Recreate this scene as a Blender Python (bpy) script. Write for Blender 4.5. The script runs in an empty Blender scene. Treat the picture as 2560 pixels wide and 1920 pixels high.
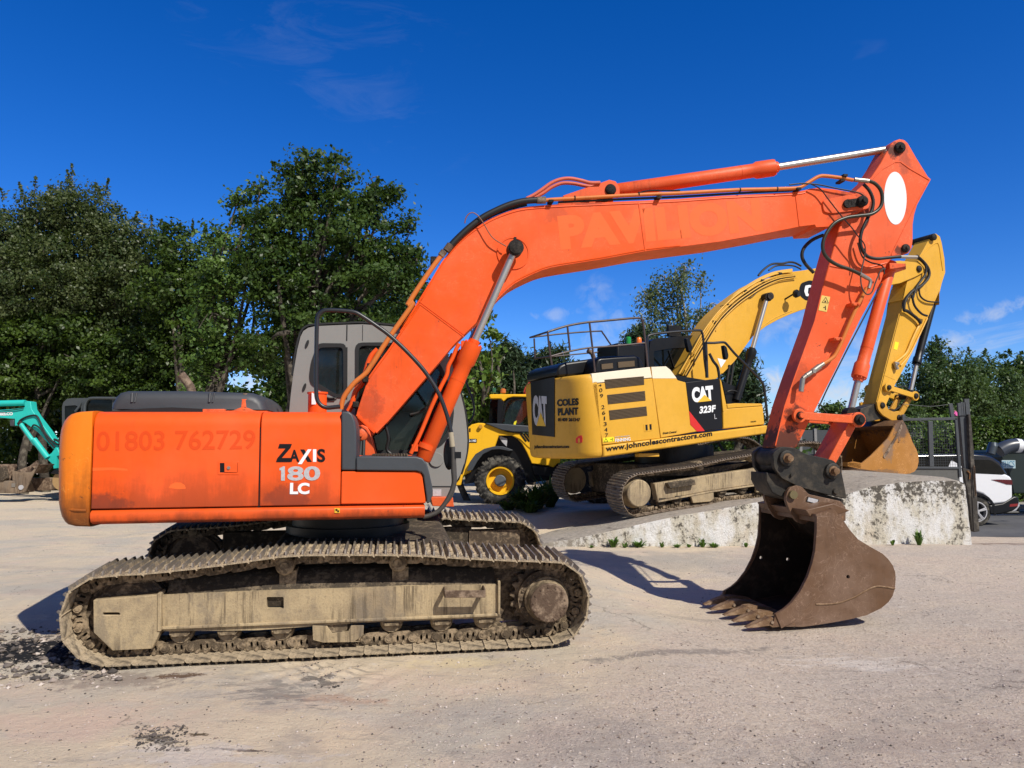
import bpy, bmesh, math, random
import numpy as np
from mathutils import Vector, Matrix
from mathutils.geometry import tessellate_polygon

# ------------------------------------------------------------------ camera, sky, sun, exposure
scene = bpy.context.scene
COL = scene.collection
F_PX, YH, CAM_H, ROLL = 1923.0, 1110.0, 1.8, 0.006
TH = math.atan((YH - 960) / F_PX)
_R = Vector((1, 0, 0)); _F = Vector((0, math.cos(TH), math.sin(TH))); _U = Vector((0, -math.sin(TH), math.cos(TH)))
CR = _R * math.cos(ROLL) - _U * math.sin(ROLL)
CU = _R * math.sin(ROLL) + _U * math.cos(ROLL)
CO = Vector((0, 0, CAM_H))
cd = bpy.data.cameras.new('camera'); cam = bpy.data.objects.new('camera', cd); COL.objects.link(cam)
cd.sensor_width = 36; cd.lens = F_PX / 2560 * 36; cd.clip_start = 0.05; cd.clip_end = 3000
m = Matrix((CR, CU, -_F)).transposed().to_4x4(); m.translation = CO
cam.matrix_world = m
scene.camera = cam

SUN_D = Vector((-0.67, 0.80, -1.0)).normalized()          # the way the light travels
EL = math.asin(-SUN_D.z); AZ = math.atan2(-SUN_D.x, -SUN_D.y)
world = bpy.data.worlds.new("World"); scene.world = world; world.use_nodes = True
wt = world.node_tree; wt.nodes.clear()
def nd(nt, typ, **kw):
    n = nt.nodes.new(typ)
    for k, v in kw.items():
        if k[0] == '_': setattr(n, k[1:], v)
        else: n.inputs[k.replace('__', ' ')].default_value = v
    return n
wo = nd(wt, 'ShaderNodeOutputWorld'); bg = nd(wt, 'ShaderNodeBackground', Strength=0.085)
sky = nd(wt, 'ShaderNodeTexSky', _sky_type='NISHITA', _sun_disc=False, _sun_elevation=EL, _sun_rotation=AZ, _altitude=0, _air_density=0.8, _dust_density=0.0, _ozone_density=7.0)
hs = nd(wt, 'ShaderNodeHueSaturation', Hue=0.514, Saturation=1.265, Value=1.78)
wt.links.new(sky.outputs[0], hs.inputs['Color'])
tc = nd(wt, 'ShaderNodeTexCoord'); sp = nd(wt, 'ShaderNodeSeparateXYZ'); wt.links.new(tc.outputs['Generated'], sp.inputs[0])
def wmath(op, a, b=None, c=None, clamp=False):
    n = nd(wt, 'ShaderNodeMath', _operation=op, _use_clamp=clamp)
    for i, v in enumerate((a, b, c)):
        if v is None: continue
        if isinstance(v, (int, float)): n.inputs[i].default_value = v
        else: wt.links.new(v, n.inputs[i])
    return n.outputs[0]
# clouds: direction divided by its height, as on a flat layer overhead
zc = wmath('MAXIMUM', sp.outputs[2], 0.02); zz = wmath('ADD', zc, 0.12)
cx = wmath('DIVIDE', sp.outputs[0], zz); cy = wmath('DIVIDE', sp.outputs[1], zz)
cb = nd(wt, 'ShaderNodeCombineXYZ'); wt.links.new(cx, cb.inputs[0]); wt.links.new(cy, cb.inputs[1])
mp = nd(wt, 'ShaderNodeMapping'); mp.inputs['Scale'].default_value = (1.0, 0.6, 1); mp.inputs['Location'].default_value = (3.3, 1.2, 0); mp.inputs['Rotation'].default_value = (0, 0, .5); wt.links.new(cb.outputs[0], mp.inputs[0])
n1 = nd(wt, 'ShaderNodeTexNoise', Scale=1.3, Detail=5.0, Roughness=0.62); n1.inputs['Distortion'].default_value = .6; wt.links.new(mp.outputs[0], n1.inputs['Vector'])
low = wmath('SUBTRACT', 1.0, wmath('MULTIPLY', sp.outputs[2], 2.9), clamp=True)   # more cloud towards the horizon
low2 = wmath('MULTIPLY', low, low)
thr = wmath('SUBTRACT', 0.655, wmath('MULTIPLY', low2, 0.20))
cl = wmath('MULTIPLY', wmath('SUBTRACT', n1.outputs[0], thr), 5.0, clamp=True)
cl = wmath('MULTIPLY', cl, wmath('ADD', wmath('MULTIPLY', low2, .85), .10))
# single clouds, each at its own bearing and height in the sky
def bearing(px, py): return (_F * F_PX + CR * (px - 1280) - CU * (py - 960)).normalized()
nrm_ = nd(wt, 'ShaderNodeVectorMath', _operation='NORMALIZE'); wt.links.new(tc.outputs['Generated'], nrm_.inputs[0])
mp2 = nd(wt, 'ShaderNodeMapping'); mp2.inputs['Rotation'].default_value = (0, .6, 0); mp2.inputs['Scale'].default_value = (1.0, 1.0, 3.2); wt.links.new(nrm_.outputs[0], mp2.inputs[0])
nw = nd(wt, 'ShaderNodeTexNoise', Scale=7.0, Detail=6.0, Roughness=0.7); nw.inputs['Distortion'].default_value = 1.2; wt.links.new(mp2.outputs[0], nw.inputs['Vector'])
ns = nd(wt, 'ShaderNodeTexNoise', Scale=42.0, Detail=4.0, Roughness=0.6); ns.inputs['Distortion'].default_value = .4; wt.links.new(nrm_.outputs[0], ns.inputs['Vector'])
for (px, py, rx, ry, tilt, amt, kind) in ((760, 150, .22, .07, -.42, .05, 1), (620, 110, .16, .05, -.35, .035, 1), (950, 60, .12, .04, -.2, .04, 1), (2490, 780, .07, .014, .25, .5, 2), (1905, 975, .075, .040, 0, .95, 2), (1960, 1020, .07, .04, 0, .9, 2), (1990, 815, .075, .028, .05, .3, 2), (1530, 840, .07, .05, .4, .3, 2), (1495, 738, .03, .03, .8, .22, 2), (1375, 785, .05, .012, 0, .3, 2), (2130, 1000, .09, .04, 0, .8, 2), (2395, 855, .06, .022, 0, .55, 2), (2150, 860, .07, .035, 0, .3, 2), (580, 965, .07, .04, 0, .8, 2), (2020, 790, .06, .02, .2, .25, 2)):
    q = bearing(px, py); rt = q.cross(Vector((0, 0, 1))).normalized(); upv = rt.cross(q); r2 = rt * math.cos(tilt) + upv * math.sin(tilt); u2 = -rt * math.sin(tilt) + upv * math.cos(tilt)
    def dp(v):
        n = nd(wt, 'ShaderNodeVectorMath', _operation='DOT_PRODUCT'); wt.links.new(nrm_.outputs[0], n.inputs[0]); n.inputs[1].default_value = v; return n.outputs['Value']
    dx_ = wmath('DIVIDE', dp(r2), rx); dy_ = wmath('DIVIDE', dp(u2), ry); r_ = wmath('SQRT', wmath('ADD', wmath('MULTIPLY', dx_, dx_), wmath('MULTIPLY', dy_, dy_)))
    f_ = wmath('MULTIPLY', wmath('SUBTRACT', 1.15, r_, clamp=True), wmath('GREATER_THAN', dp(q), 0.0)); src = {1: nw, 2: ns}[kind].outputs[0]
    k_ = wmath('MULTIPLY', wmath('MULTIPLY', wmath('SUBTRACT', wmath('ADD', src, wmath('MULTIPLY', f_, .26 if kind != 1 else .16)), .60), 3.6, clamp=True), wmath('MULTIPLY', f_, 1.6, clamp=True))
    cl = wmath('MAXIMUM', cl, wmath('MULTIPLY', k_, amt))
mx = nd(wt, 'ShaderNodeMix', _data_type='RGBA'); wt.links.new(cl, mx.inputs[0]); wt.links.new(hs.outputs[0], mx.inputs[6]); mx.inputs[7].default_value = (8.2, 8.6, 9.3, 1)
# unseen grey cloud added behind the camera to neutralise the blue shadow fill
bk = wmath('MULTIPLY', wmath('SUBTRACT', -0.05, sp.outputs[1]), 3.0, clamp=True)
cb2 = wmath('MULTIPLY', wmath('MULTIPLY', wmath('SUBTRACT', n1.outputs[0], .38), 5.0, clamp=True), bk)
mx2 = nd(wt, 'ShaderNodeMix', _data_type='RGBA'); wt.links.new(cb2, mx2.inputs[0]); wt.links.new(mx.outputs[2], mx2.inputs[6]); mx2.inputs[7].default_value = (2.9, 2.75, 2.6, 1)
wt.links.new(mx2.outputs[2], bg.inputs[0]); wt.links.new(bg.outputs[0], wo.inputs[0])
sd = bpy.data.lights.new('sun', 'SUN'); sd.energy = 5.0; sd.angle = math.radians(0.53); sd.color = (1, .94, .835)
sun = bpy.data.objects.new('sun', sd); COL.objects.link(sun); sun.rotation_euler = (-SUN_D).to_track_quat('Z', 'Y').to_euler(); sun.location = (20, -20, 30)
vs = scene.view_settings; scene.display_settings.display_device = 'sRGB'
vs.view_transform = 'Standard'; vs.look = 'None'; vs.gamma = 1; vs.use_curve_mapping = False; vs.exposure = 0.0

# ------------------------------------------------------------------ frames: a real place (origin, yaw) and its planes
class Frame:
    def __init__(s, ox, oy, oz=0.0, yaw=0.0):
        s.o = Vector((ox, oy, oz)); s.yaw = math.radians(yaw)
        c, n = math.cos(s.yaw), math.sin(s.yaw)
        s.X = Vector((c, n, 0)); s.Y = Vector((-n, c, 0))
    def ray(s, px, py): return _F * F_PX + CR * (px - 1280) - CU * (py - 960)
    def _l(s, w):
        d = w - s.o; return Vector((d.dot(s.X), d.dot(s.Y), d.z))
    def P(s, px, py, y=0.0):
        d = s.ray(px, py); t = ((s.o + s.Y * y - CO).dot(s.Y)) / d.dot(s.Y); return s._l(CO + d * t)
    def PX(s, px, py, x=0.0):
        d = s.ray(px, py); t = ((s.o + s.X * x - CO).dot(s.X)) / d.dot(s.X); return s._l(CO + d * t)
    def PZ(s, px, py, z=0.0):
        d = s.ray(px, py); t = (s.o.z + z - CO.z) / d.z; return s._l(CO + d * t)
    def xz(s, pts, y):
        r = [s.P(a, b, y) for a, b in pts]; return [(p.x, p.z) for p in r]
    def yz(s, pts, x):
        r = [s.PX(a, b, x) for a, b in pts]; return [(p.y, p.z) for p in r]
def crop(x0, y0, w, ow=2212.0):
    k = w / ow
    return lambda *p: [(x0 + p[i] * k, y0 + p[i + 1] * k) for i in range(0, len(p), 2)]
cA = crop(0, 900, 800); cB = crop(700, 900, 800); cC = crop(100, 1250, 800); cD = crop(800, 1200, 800)
cE = crop(1700, 1000, 800); c6 = crop(1280, 650, 700); cG = crop(1800, 300, 640); cH = crop(1800, 700, 640)
cI = crop(1000, 400, 700); cJ = crop(700, 700, 600); cR = crop(2100, 900, 460, 1590.0); cT = crop(1100, 900, 400, 1659.0)
cK = crop(0, 900, 300, 1422.0); cW = crop(1480, 1080, 560); cS = crop(2200, 760, 360, 1659.0)

# ------------------------------------------------------------------ mesh helpers
class MB:
    def __init__(s): s.v = []; s.f = []; s.m = []; s.k = []
    def add(s, vs_, fs, m=0):
        b = len(s.v); s.k.append((b, len(s.f))); s.v += [tuple(v) for v in vs_]
        for f in fs: s.f.append([i + b for i in f]); s.m.append(m)
        return s
    def box(s, x0, x1, y0, y1, z0, z1, m=0):
        return s.add([(x0, y0, z0), (x1, y0, z0), (x1, y1, z0), (x0, y1, z0), (x0, y0, z1), (x1, y0, z1), (x1, y1, z1), (x0, y1, z1)],
                     [(0, 3, 2, 1), (4, 5, 6, 7), (0, 1, 5, 4), (1, 2, 6, 5), (2, 3, 7, 6), (3, 0, 4, 7)], m)
    def prism(s, poly, a, b, holes=(), ax='y', m=0):
        mk = {'y': lambda p, q: (p[0], q, p[1]), 'x': lambda p, q: (q, p[0], p[1]), 'z': lambda p, q: (p[0], p[1], q)}[ax]
        loops = [list(poly)] + [list(h) for h in holes]; n = sum(len(l) for l in loops)
        flat = [p for l in loops for p in l]
        V = [mk(p, a) for p in flat] + [mk(p, b) for p in flat]; Fs = []
        if holes:
            for t in tessellate_polygon([[Vector((p[0], p[1], 0)) for p in l] for l in loops]):
                Fs.append(tuple(t)); Fs.append(tuple(i + n for i in reversed(t)))
        else:
            Fs.append(tuple(range(n))); Fs.append(tuple(range(2 * n - 1, n - 1, -1)))
        o = 0
        for l in loops:
            k = len(l)
            for i in range(k):
                j = (i + 1) % k; Fs.append((o + i, o + i + n, o + j + n, o + j))
            o += k
        return s.add(V, Fs, m)
    def loft(s, secs, m=0, caps=True):
        n = len(secs[0]); V = [p for sec in secs for p in sec]; Fs = []
        for k in range(len(secs) - 1):
            for i in range(n):
                j = (i + 1) % n; Fs.append((k * n + i, k * n + j, (k + 1) * n + j, (k + 1) * n + i))
        if caps: Fs.append(tuple(range(n))); Fs.append(tuple(range(len(V) - 1, len(V) - n - 1, -1)))
        return s.add(V, Fs, m)
    def cyl(s, p, q, r, r2=None, n=20, m=0, caps=True):
        p, q = Vector(p), Vector(q); r2 = r if r2 is None else r2
        d = (q - p).normalized(); a = d.orthogonal().normalized(); b = d.cross(a)
        sec = lambda c, rr: [c + a * math.cos(t) * rr + b * math.sin(t) * rr for t in [2 * math.pi * i / n for i in range(n)]]
        return s.loft([sec(p, r), sec(q, r2)], m, caps)
    def lathe(s, p, d, prof, n=28, m=0, caps=True):
        """prof: (along, radius) pairs around the axis d from p"""
        p, d = Vector(p), Vector(d).normalized(); a = d.orthogonal().normalized(); b = d.cross(a)
        secs = [[p + d * u + (a * math.cos(t) + b * math.sin(t)) * max(r, 1e-4) for t in [2 * math.pi * i / n for i in range(n)]] for u, r in prof]
        return s.loft(secs, m, caps)
    def tube(s, pts, r, n=8, m=0, sm=6, rs=None):
        P = [Vector(p) for p in pts]
        if sm > 1 and len(P) > 2:
            Q = []
            for i in range(len(P) - 1):
                p0 = P[max(i - 1, 0)]; p1 = P[i]; p2 = P[i + 1]; p3 = P[min(i + 2, len(P) - 1)]
                for k in range(sm):
                    t = k / sm
                    Q.append(0.5 * ((2 * p1) + (p2 - p0) * t + (2 * p0 - 5 * p1 + 4 * p2 - p3) * t * t + (3 * p1 - p0 - 3 * p2 + p3) * t ** 3))
            Q.append(P[-1]); P = Q
        secs = []; a = None
        for i, p in enumerate(P):
            d = (P[min(i + 1, len(P) - 1)] - P[max(i - 1, 0)])
            if d.length < 1e-9: continue
            d.normalize()
            a = d.orthogonal() if a is None else a - d * a.dot(d)
            if a.length < 1e-6: a = d.orthogonal()
            a.normalize(); b = d.cross(a)
            rr = r if rs is None else rs[0] + (rs[1] - rs[0]) * i / (len(P) - 1)
            secs.append([p + (a * math.cos(t) + b * math.sin(t)) * rr for t in [2 * math.pi * k / n for k in range(n)]])
        return s.loft(secs, m)
    def split(s, name, mat, parent=None, **kw):
        """every separate piece added becomes a mesh of its own"""
        out = []; K = s.k + [(len(s.v), len(s.f))]
        for (v0, f0), (v1, f1) in zip(K[:-1], K[1:]):
            q = MB(); q.v = s.v[v0:v1]; q.f = [[i - v0 for i in f] for f in s.f[f0:f1]]; q.m = s.m[f0:f1]; out.append(q.build(name, mat, parent, **kw))
        return out[0]
    def build(s, name, mat, parent=None, bevel=0.0, smooth=38, segs=2, recalc=True):
        me = bpy.data.meshes.new(name); me.from_pydata(s.v, [], s.f)
        mats = mat if isinstance(mat, (list, tuple)) else [mat]
        for q in mats: me.materials.append(q)
        if len(mats) > 1: me.polygons.foreach_set('material_index', s.m)
        if recalc:
            bm = bmesh.new(); bm.from_mesh(me); bmesh.ops.recalc_face_normals(bm, faces=bm.faces); bm.to_mesh(me); bm.free()
        if smooth:
            me.polygons.foreach_set('use_smooth', [True] * len(me.polygons)); me.set_sharp_from_angle(angle=math.radians(smooth))
        me.update()
        o = bpy.data.objects.new(name, me); COL.objects.link(o)
        if parent is not None: o.parent = parent
        if bevel:
            b = o.modifiers.new('bevel', 'BEVEL'); b.width = bevel; b.segments = segs; b.limit_method = 'ANGLE'; b.angle_limit = math.radians(40); b.harden_normals = False
        return o
def tag(o, label, cat, group=None, kind=None):
    if label: o['label'] = label
    if cat: o['category'] = cat
    if group: o['group'] = group
    if kind: o['kind'] = kind
    return o
def thing(name, fr, label, cat, group=None):
    o = bpy.data.objects.new(name, None); COL.objects.link(o); o.empty_display_size = .2
    o.location = fr.o; o.rotation_euler = (0, 0, fr.yaw); return tag(o, label, cat, group)
def dup(o, parent, loc=None):
    c = o.copy(); COL.objects.link(c); c.parent = parent
    if loc is not None: c.location = loc
    for ch in [k for k in o.children]: dup(ch, c)
    return c
def shift(pts, dx=0, dz=0): return [(a + dx, b + dz) for a, b in pts]
def rounded(poly, r, n=3):
    out = []; k = len(poly)
    for i in range(k):
        p0 = Vector(poly[i - 1]); p1 = Vector(poly[i]); p2 = Vector(poly[(i + 1) % k])
        a = (p0 - p1); b = (p2 - p1); ra = min(r, a.length * .45); rb = min(r, b.length * .45)
        s_ = p1 + a.normalized() * ra; e = p1 + b.normalized() * rb
        for j in range(n + 1):
            t = j / n; q = s_ * (1 - t) ** 2 + p1 * 2 * t * (1 - t) + e * t * t; out.append((q.x, q.y))
    return out
def smooth_poly(pts, sub=4):
    P = [Vector(p) for p in pts]; Q = []
    for i in range(len(P) - 1):
        p0 = P[max(i - 1, 0)]; p1 = P[i]; p2 = P[i + 1]; p3 = P[min(i + 2, len(P) - 1)]
        for k in range(sub):
            t = k / sub; Q.append(0.5 * ((2 * p1) + (p2 - p0) * t + (2 * p0 - 5 * p1 + 4 * p2 - p3) * t * t + (3 * p1 - p0 - 3 * p2 + p3) * t ** 3))
    Q.append(P[-1]); return [(q.x, q.y) for q in Q]
def circle(cx, cy, r, n=16, ry=None): return [(cx + r * math.cos(2 * math.pi * i / n), cy + (ry or r) * math.sin(2 * math.pi * i / n)) for i in range(n)]

def lettering(body, p00, p10, p01, mat, parent, name='lettering', th=0.003, bold=0.02, shear=0.0, space=1.0, res=4):
    """real raised letters filling the parallelogram p00 (bottom left), p10 (bottom right), p01 (top left)"""
    cu = bpy.data.curves.new('t', 'FONT'); cu.body = body; cu.offset = bold; cu.shear = shear; cu.extrude = .01; cu.resolution_u = res; cu.space_character = space
    ob = bpy.data.objects.new('t', cu); COL.objects.link(ob); bpy.context.view_layer.update()
    me = bpy.data.meshes.new_from_object(ob.evaluated_get(bpy.context.evaluated_depsgraph_get()))
    bpy.data.objects.remove(ob); bpy.data.curves.remove(cu)
    co = np.array([v.co[:] for v in me.vertices]); lo = co.min(0); hi = co.max(0)
    u = (co[:, 0] - lo[0]) / (hi[0] - lo[0]); v = (co[:, 1] - lo[1]) / (hi[1] - lo[1]); w = (co[:, 2] - lo[2]) / (hi[2] - lo[2])
    a, b, c = (np.array(q, dtype=float) for q in (p00, p10, p01)); n = np.cross(b - a, c - a); n /= np.linalg.norm(n)
    pos = a + np.outer(u, b - a) + np.outer(v, c - a) + np.outer(w * th, n)
    me.vertices.foreach_set('co', pos.ravel()); me.name = name; me.materials.clear(); me.materials.append(mat); me.update()
    o = bpy.data.objects.new(name, me); COL.objects.link(o); o.parent = parent; return o

# ------------------------------------------------------------------ materials
class NT:
    def __init__(s, name):
        s.mat = bpy.data.materials.new(name); s.mat.use_nodes = True; s.t = s.mat.node_tree; s.t.nodes.clear()
        s.out = s.t.nodes.new('ShaderNodeOutputMaterial'); s.tc = s.t.nodes.new('ShaderNodeTexCoord').outputs['Object']
    def n(s, typ, **kw): return nd(s.t, typ, **kw)
    def l(s, a, b): s.t.links.new(a, b)
    def noise(s, scale, detail=6, rough=.6, vec=None, dist=0.0, stretch=None):
        v = vec or s.tc
        if stretch:
            mp_ = s.n('ShaderNodeMapping'); mp_.inputs['Scale'].default_value = stretch; s.l(v, mp_.inputs[0]); v = mp_.outputs[0]
        x = s.n('ShaderNodeTexNoise', Scale=scale, Detail=detail, Roughness=rough); x.inputs['Distortion'].default_value = dist; s.l(v, x.inputs['Vector']); return x.outputs[0]
    def math(s, op, a, b=None, c=None, clamp=False):
        x = s.n('ShaderNodeMath', _operation=op, _use_clamp=clamp)
        for i, v in enumerate((a, b, c)):
            if v is None: continue
            if isinstance(v, (int, float)): x.inputs[i].default_value = v
            else: s.l(v, x.inputs[i])
        return x.outputs[0]
    def ramp(s, v, lo, hi): # smooth threshold
        x = s.n('ShaderNodeMapRange', _interpolation_type='SMOOTHSTEP'); s.l(v, x.inputs[0]); x.inputs[1].default_value = lo; x.inputs[2].default_value = hi; return x.outputs[0]
    def mix(s, f, a, b, mode='MIX'):
        x = s.n('ShaderNodeMix', _data_type='RGBA', _blend_type=mode)
        for i, v in ((0, f), (6, a), (7, b)):
            if isinstance(v, (int, float)): x.inputs[i].default_value = v
            elif isinstance(v, (tuple, list)): x.inputs[i].default_value = (*v, 1)
            else: s.l(v, x.inputs[i])
        return x.outputs[2]
    def bump(s, h, strength, dist=.01):
        b = s.n('ShaderNodeBump', Strength=strength, Distance=dist); s.l(h, b.inputs['Height']); return b.outputs[0]
    def bsdf(s, col, rough=.5, metal=0.0, normal=None, coat=0.0, spec=.5, sheen=0):
        p = s.n('ShaderNodeBsdfPrincipled', Metallic=metal); p.inputs['Specular IOR Level'].default_value = spec; p.inputs['Coat Weight'].default_value = coat
        for k, v in (('Base Color', col), ('Roughness', rough)):
            if isinstance(v, (int, float)): p.inputs[k].default_value = v
            elif isinstance(v, (tuple, list)): p.inputs[k].default_value = (*v, 1)
            else: s.l(v, p.inputs[k])
        if normal is not None: s.l(normal, p.inputs['Normal'])
        s.l(p.outputs[0], s.out.inputs[0]); return s.mat
def paint(name, col, rough=.45, fade=.12, grime=.25, gcol=(.05, .035, .025), low=None, scratch=0.0, spec=.3, chips=0.0, chipcol=(.03, .025, .02), stains=(), streak=0.0):
    """worn machine paint: fading, vertical dirt runs, scratches, grime gathered at the bottom edge of the panel"""
    s = NT(name); z = s.n('ShaderNodeSeparateXYZ'); s.l(s.tc, z.inputs[0])
    f = s.noise(1.3, 5, .6); c = s.mix(s.math('MULTIPLY', s.ramp(f, .35, .7), fade), col, tuple(min(1, q * 1.15 + .05) for q in col))
    f2 = s.noise(9, 7, .7); c = s.mix(s.math('MULTIPLY', s.ramp(f2, .45, .8), fade * .8), c, tuple(q * .72 for q in col))
    run = s.noise(7, 8, .7, stretch=(1, 1, .12)); blot = s.noise(2.2, 6, .65)
    g = s.math('MULTIPLY', s.ramp(run, .5, .78), s.ramp(blot, .42, .62)); g = s.math('MULTIPLY', g, grime)
    if low:
        lz = s.n('ShaderNodeMapRange'); s.l(z.outputs[2], lz.inputs[0]); lz.inputs[1].default_value = low[1]; lz.inputs[2].default_value = low[0]
        lc = s.math('MAXIMUM', s.math('MINIMUM', lz.outputs[0], 1.0), 0.0); k = s.math('MULTIPLY', s.math('MULTIPLY', s.math('POWER', lc, .6), s.ramp(s.math('ADD', s.math('ADD', s.math('MULTIPLY', blot, .5), s.math('MULTIPLY', run, .5)), s.math('MULTIPLY', lc, .24)), .50, .72)), low[2]); g = s.math('MAXIMUM', g, k)
    c = s.mix(g, c, gcol)
    spots = s.ramp(s.noise(60, 3, .6), .73, .76); c = s.mix(s.math('MULTIPLY', spots, min(1, grime * 1.6)), c, gcol)
    if chips:
        ch = s.ramp(s.noise(5, 9, .75, dist=.4), .66 - chips * .1, .70 - chips * .1); c = s.mix(ch, c, chipcol)
    if scratch:
        na_ = s.noise(3.5, 2, .5, dist=2.2); nb_ = s.noise(7.5, 2, .5, dist=1.8); sc = s.math('MAXIMUM', s.math('COMPARE', na_, .52, .0045), s.math('COMPARE', nb_, .48, .006)); sc2 = s.ramp(s.noise(2.6, 4, .6), .42, .56)
        c = s.mix(s.math('MULTIPLY', s.math('MULTIPLY', sc, sc2), scratch), c, tuple(min(1, q * 2 + .1) for q in col))
    for (x, zz_, rx, rz, amt, col_) in stains:      # grease and soot where the machine really carries it
        mp_ = s.n('ShaderNodeMapping', _vector_type='TEXTURE'); mp_.inputs['Location'].default_value = (x, 0, zz_); mp_.inputs['Scale'].default_value = (rx, 1e3, rz); s.l(s.tc, mp_.inputs[0])
        ln = s.n('ShaderNodeVectorMath', _operation='LENGTH'); s.l(mp_.outputs[0], ln.inputs[0]); q = s.math('SUBTRACT', 1.0, ln.outputs['Value'], clamp=True)
        k = s.ramp(s.math('ADD', s.math('MULTIPLY', q, .5), s.math('MULTIPLY', s.noise(11, 8, .72), .8)), .55, .72); c = s.mix(s.math('MULTIPLY', s.math('MULTIPLY', k, s.ramp(q, 0, .2)), amt), c, col_)
    if streak:
        k = s.math('MULTIPLY', s.ramp(s.noise(26, 5, .6, stretch=(1, 1, .05)), .55, .75), s.ramp(s.noise(1.1, 4, .6), .45, .65)); c = s.mix(s.math('MULTIPLY', k, streak), c, gcol)
    r = s.math('ADD', s.math('MULTIPLY', f2, .28), rough - .12)
    c = s.mix(s.math('MULTIPLY', s.ramp(s.noise(24, 6, .75), .66, .72), min(.8, grime * 1.8)), c, tuple(q * .35 + .01 for q in col))
    return s.bsdf(c, r, normal=s.bump(s.math('ADD', s.noise(2.0, 3, .5), s.math('MULTIPLY', s.noise(30, 4, .6), .06)), .12, .03), spec=spec)
def dusty(name, base, dust, amt=.7, rough=.9, bump=.5, scale=14, metal=0.0):
    s = NT(name); a = s.noise(scale * .25, 7, .65); b = s.noise(scale, 8, .7); d = s.noise(scale * 5, 5, .7)
    k = s.ramp(s.math('ADD', s.math('MULTIPLY', a, .55), s.math('MULTIPLY', b, .45)), .62 - amt * .32, .72 - amt * .22)
    c = s.mix(k, base, dust); c = s.mix(s.math('MULTIPLY', s.ramp(d, .4, .8), .45), c, tuple(q * .6 for q in dust)); c = s.mix(s.math('MULTIPLY', s.ramp(b, .6, .8), .35), c, tuple(min(1, q * 1.25) for q in dust))
    return s.bsdf(c, rough, metal, s.bump(s.math('ADD', b, d), bump, .012), spec=.25)
def plain(name, col, rough=.5, metal=0.0, spec=.5, var=.15, scale=8, bump=.0):
    s = NT(name); a = s.noise(scale, 6, .65); c = s.mix(s.math('MULTIPLY', s.ramp(a, .35, .75), var * 2), col, tuple(q * .55 for q in col))
    return s.bsdf(c, s.math('ADD', s.math('MULTIPLY', a, .2), rough - .1), metal, s.bump(a, bump, .01) if bump else None, spec=spec)
def glass(name, tint=(.25, .33, .30), alpha=.62, rough=.04, dk=1.0):
    s = NT(name); t = s.n('ShaderNodeBsdfTransparent'); t.inputs[0].default_value = (*tint, 1); g = s.n('ShaderNodeBsdfGlossy', Roughness=rough); g.inputs[0].default_value = (.9, .95, .95, 1)
    d = s.n('ShaderNodeBsdfDiffuse'); s.l(s.mix(s.ramp(s.noise(5, 6, .7), .4, .7), (.04 * dk, .048 * dk, .045 * dk), (.085 * dk, .095 * dk, .085 * dk)), d.inputs[0])
    fr = s.n('ShaderNodeFresnel', IOR=1.5); a = s.n('ShaderNodeMixShader'); a.inputs[0].default_value = 1 - alpha; s.l(t.outputs[0], a.inputs[1]); s.l(d.outputs[0], a.inputs[2])
    b = s.n('ShaderNodeMixShader'); s.l(s.math('MULTIPLY', fr.outputs[0], .7), b.inputs[0]); s.l(a.outputs[0], b.inputs[1]); s.l(g.outputs[0], b.inputs[2]); s.l(b.outputs[0], s.out.inputs[0]); return s.mat
def leaf(name, c1, c2, trans=.3, rough=.42):
    s = NT(name); at = s.n('ShaderNodeAttribute', _attribute_name='var'); c = s.mix(at.outputs['Fac'], c1, c2)
    p = s.n('ShaderNodeBsdfPrincipled', Roughness=rough); s.l(c, p.inputs['Base Color']); p.inputs['Specular IOR Level'].default_value = .35
    t = s.n('ShaderNodeBsdfTranslucent'); s.l(s.mix(.5, c, (.16, .26, .02)), t.inputs[0]); mxx = s.n('ShaderNodeMixShader'); mxx.inputs[0].default_value = trans
    s.l(p.outputs[0], mxx.inputs[1]); s.l(t.outputs[0], mxx.inputs[2]); s.l(mxx.outputs[0], s.out.inputs[0]); return s.mat

def mudmat(name, c1, c2):
    s = NT(name); a = s.noise(2.2, 8, .7); st = s.noise(34, 6, .65, stretch=(1, 1, .06)); f = s.noise(55, 6, .75); m_ = s.noise(1.4, 5, .6)
    c = s.mix(s.math('MULTIPLY', s.ramp(a, .40, .64), .8), c1, c2); c = s.mix(s.math('MULTIPLY', s.math('MULTIPLY', s.ramp(st, .47, .64), s.ramp(m_, .42, .55)), .8), c, tuple(q * .42 for q in c2)); c = s.mix(s.math('MULTIPLY', s.ramp(s.noise(4.5, 8, .75, stretch=(1, 1, .5)), .50, .66), .55), c, (.17, .145, .12)); c = s.mix(s.math('MULTIPLY', s.ramp(f, .50, .70), .5), c, tuple(q * .55 for q in c2)); c = s.mix(s.math('MULTIPLY', s.ramp(s.noise(5, 9, .75), .62, .68), .7), c, (.12, .10, .085))
    return s.bsdf(c, .93, normal=s.bump(s.math('ADD', a, f), .45, .012), spec=.2)
ORC = (.80, .090, .006); GREASE = (.02, .013, .010)
M = {}
M['orange'] = paint('orange_paint', ORC, grime=.22, fade=.25, streak=.12)
M['orange_door'] = paint('orange_door_paint', ORC, grime=.22, fade=.35, low=(1.30, 1.66, .62), gcol=(.16, .035, .012), streak=.25, stains=((-2.0, 1.28, .5, .22, .6, (.10, .03, .02)), (.35, 1.25, .5, .25, .6, (.10, .03, .02)), (-.45, 1.3, .3, .3, .5, (.12, .03, .02))))
M['orange_rail'] = paint('orange_rail_paint', (.72, .095, .012), grime=.4, low=(1.12, 1.29, .85), gcol=(.05, .022, .014), streak=.2, chips=.15)
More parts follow.
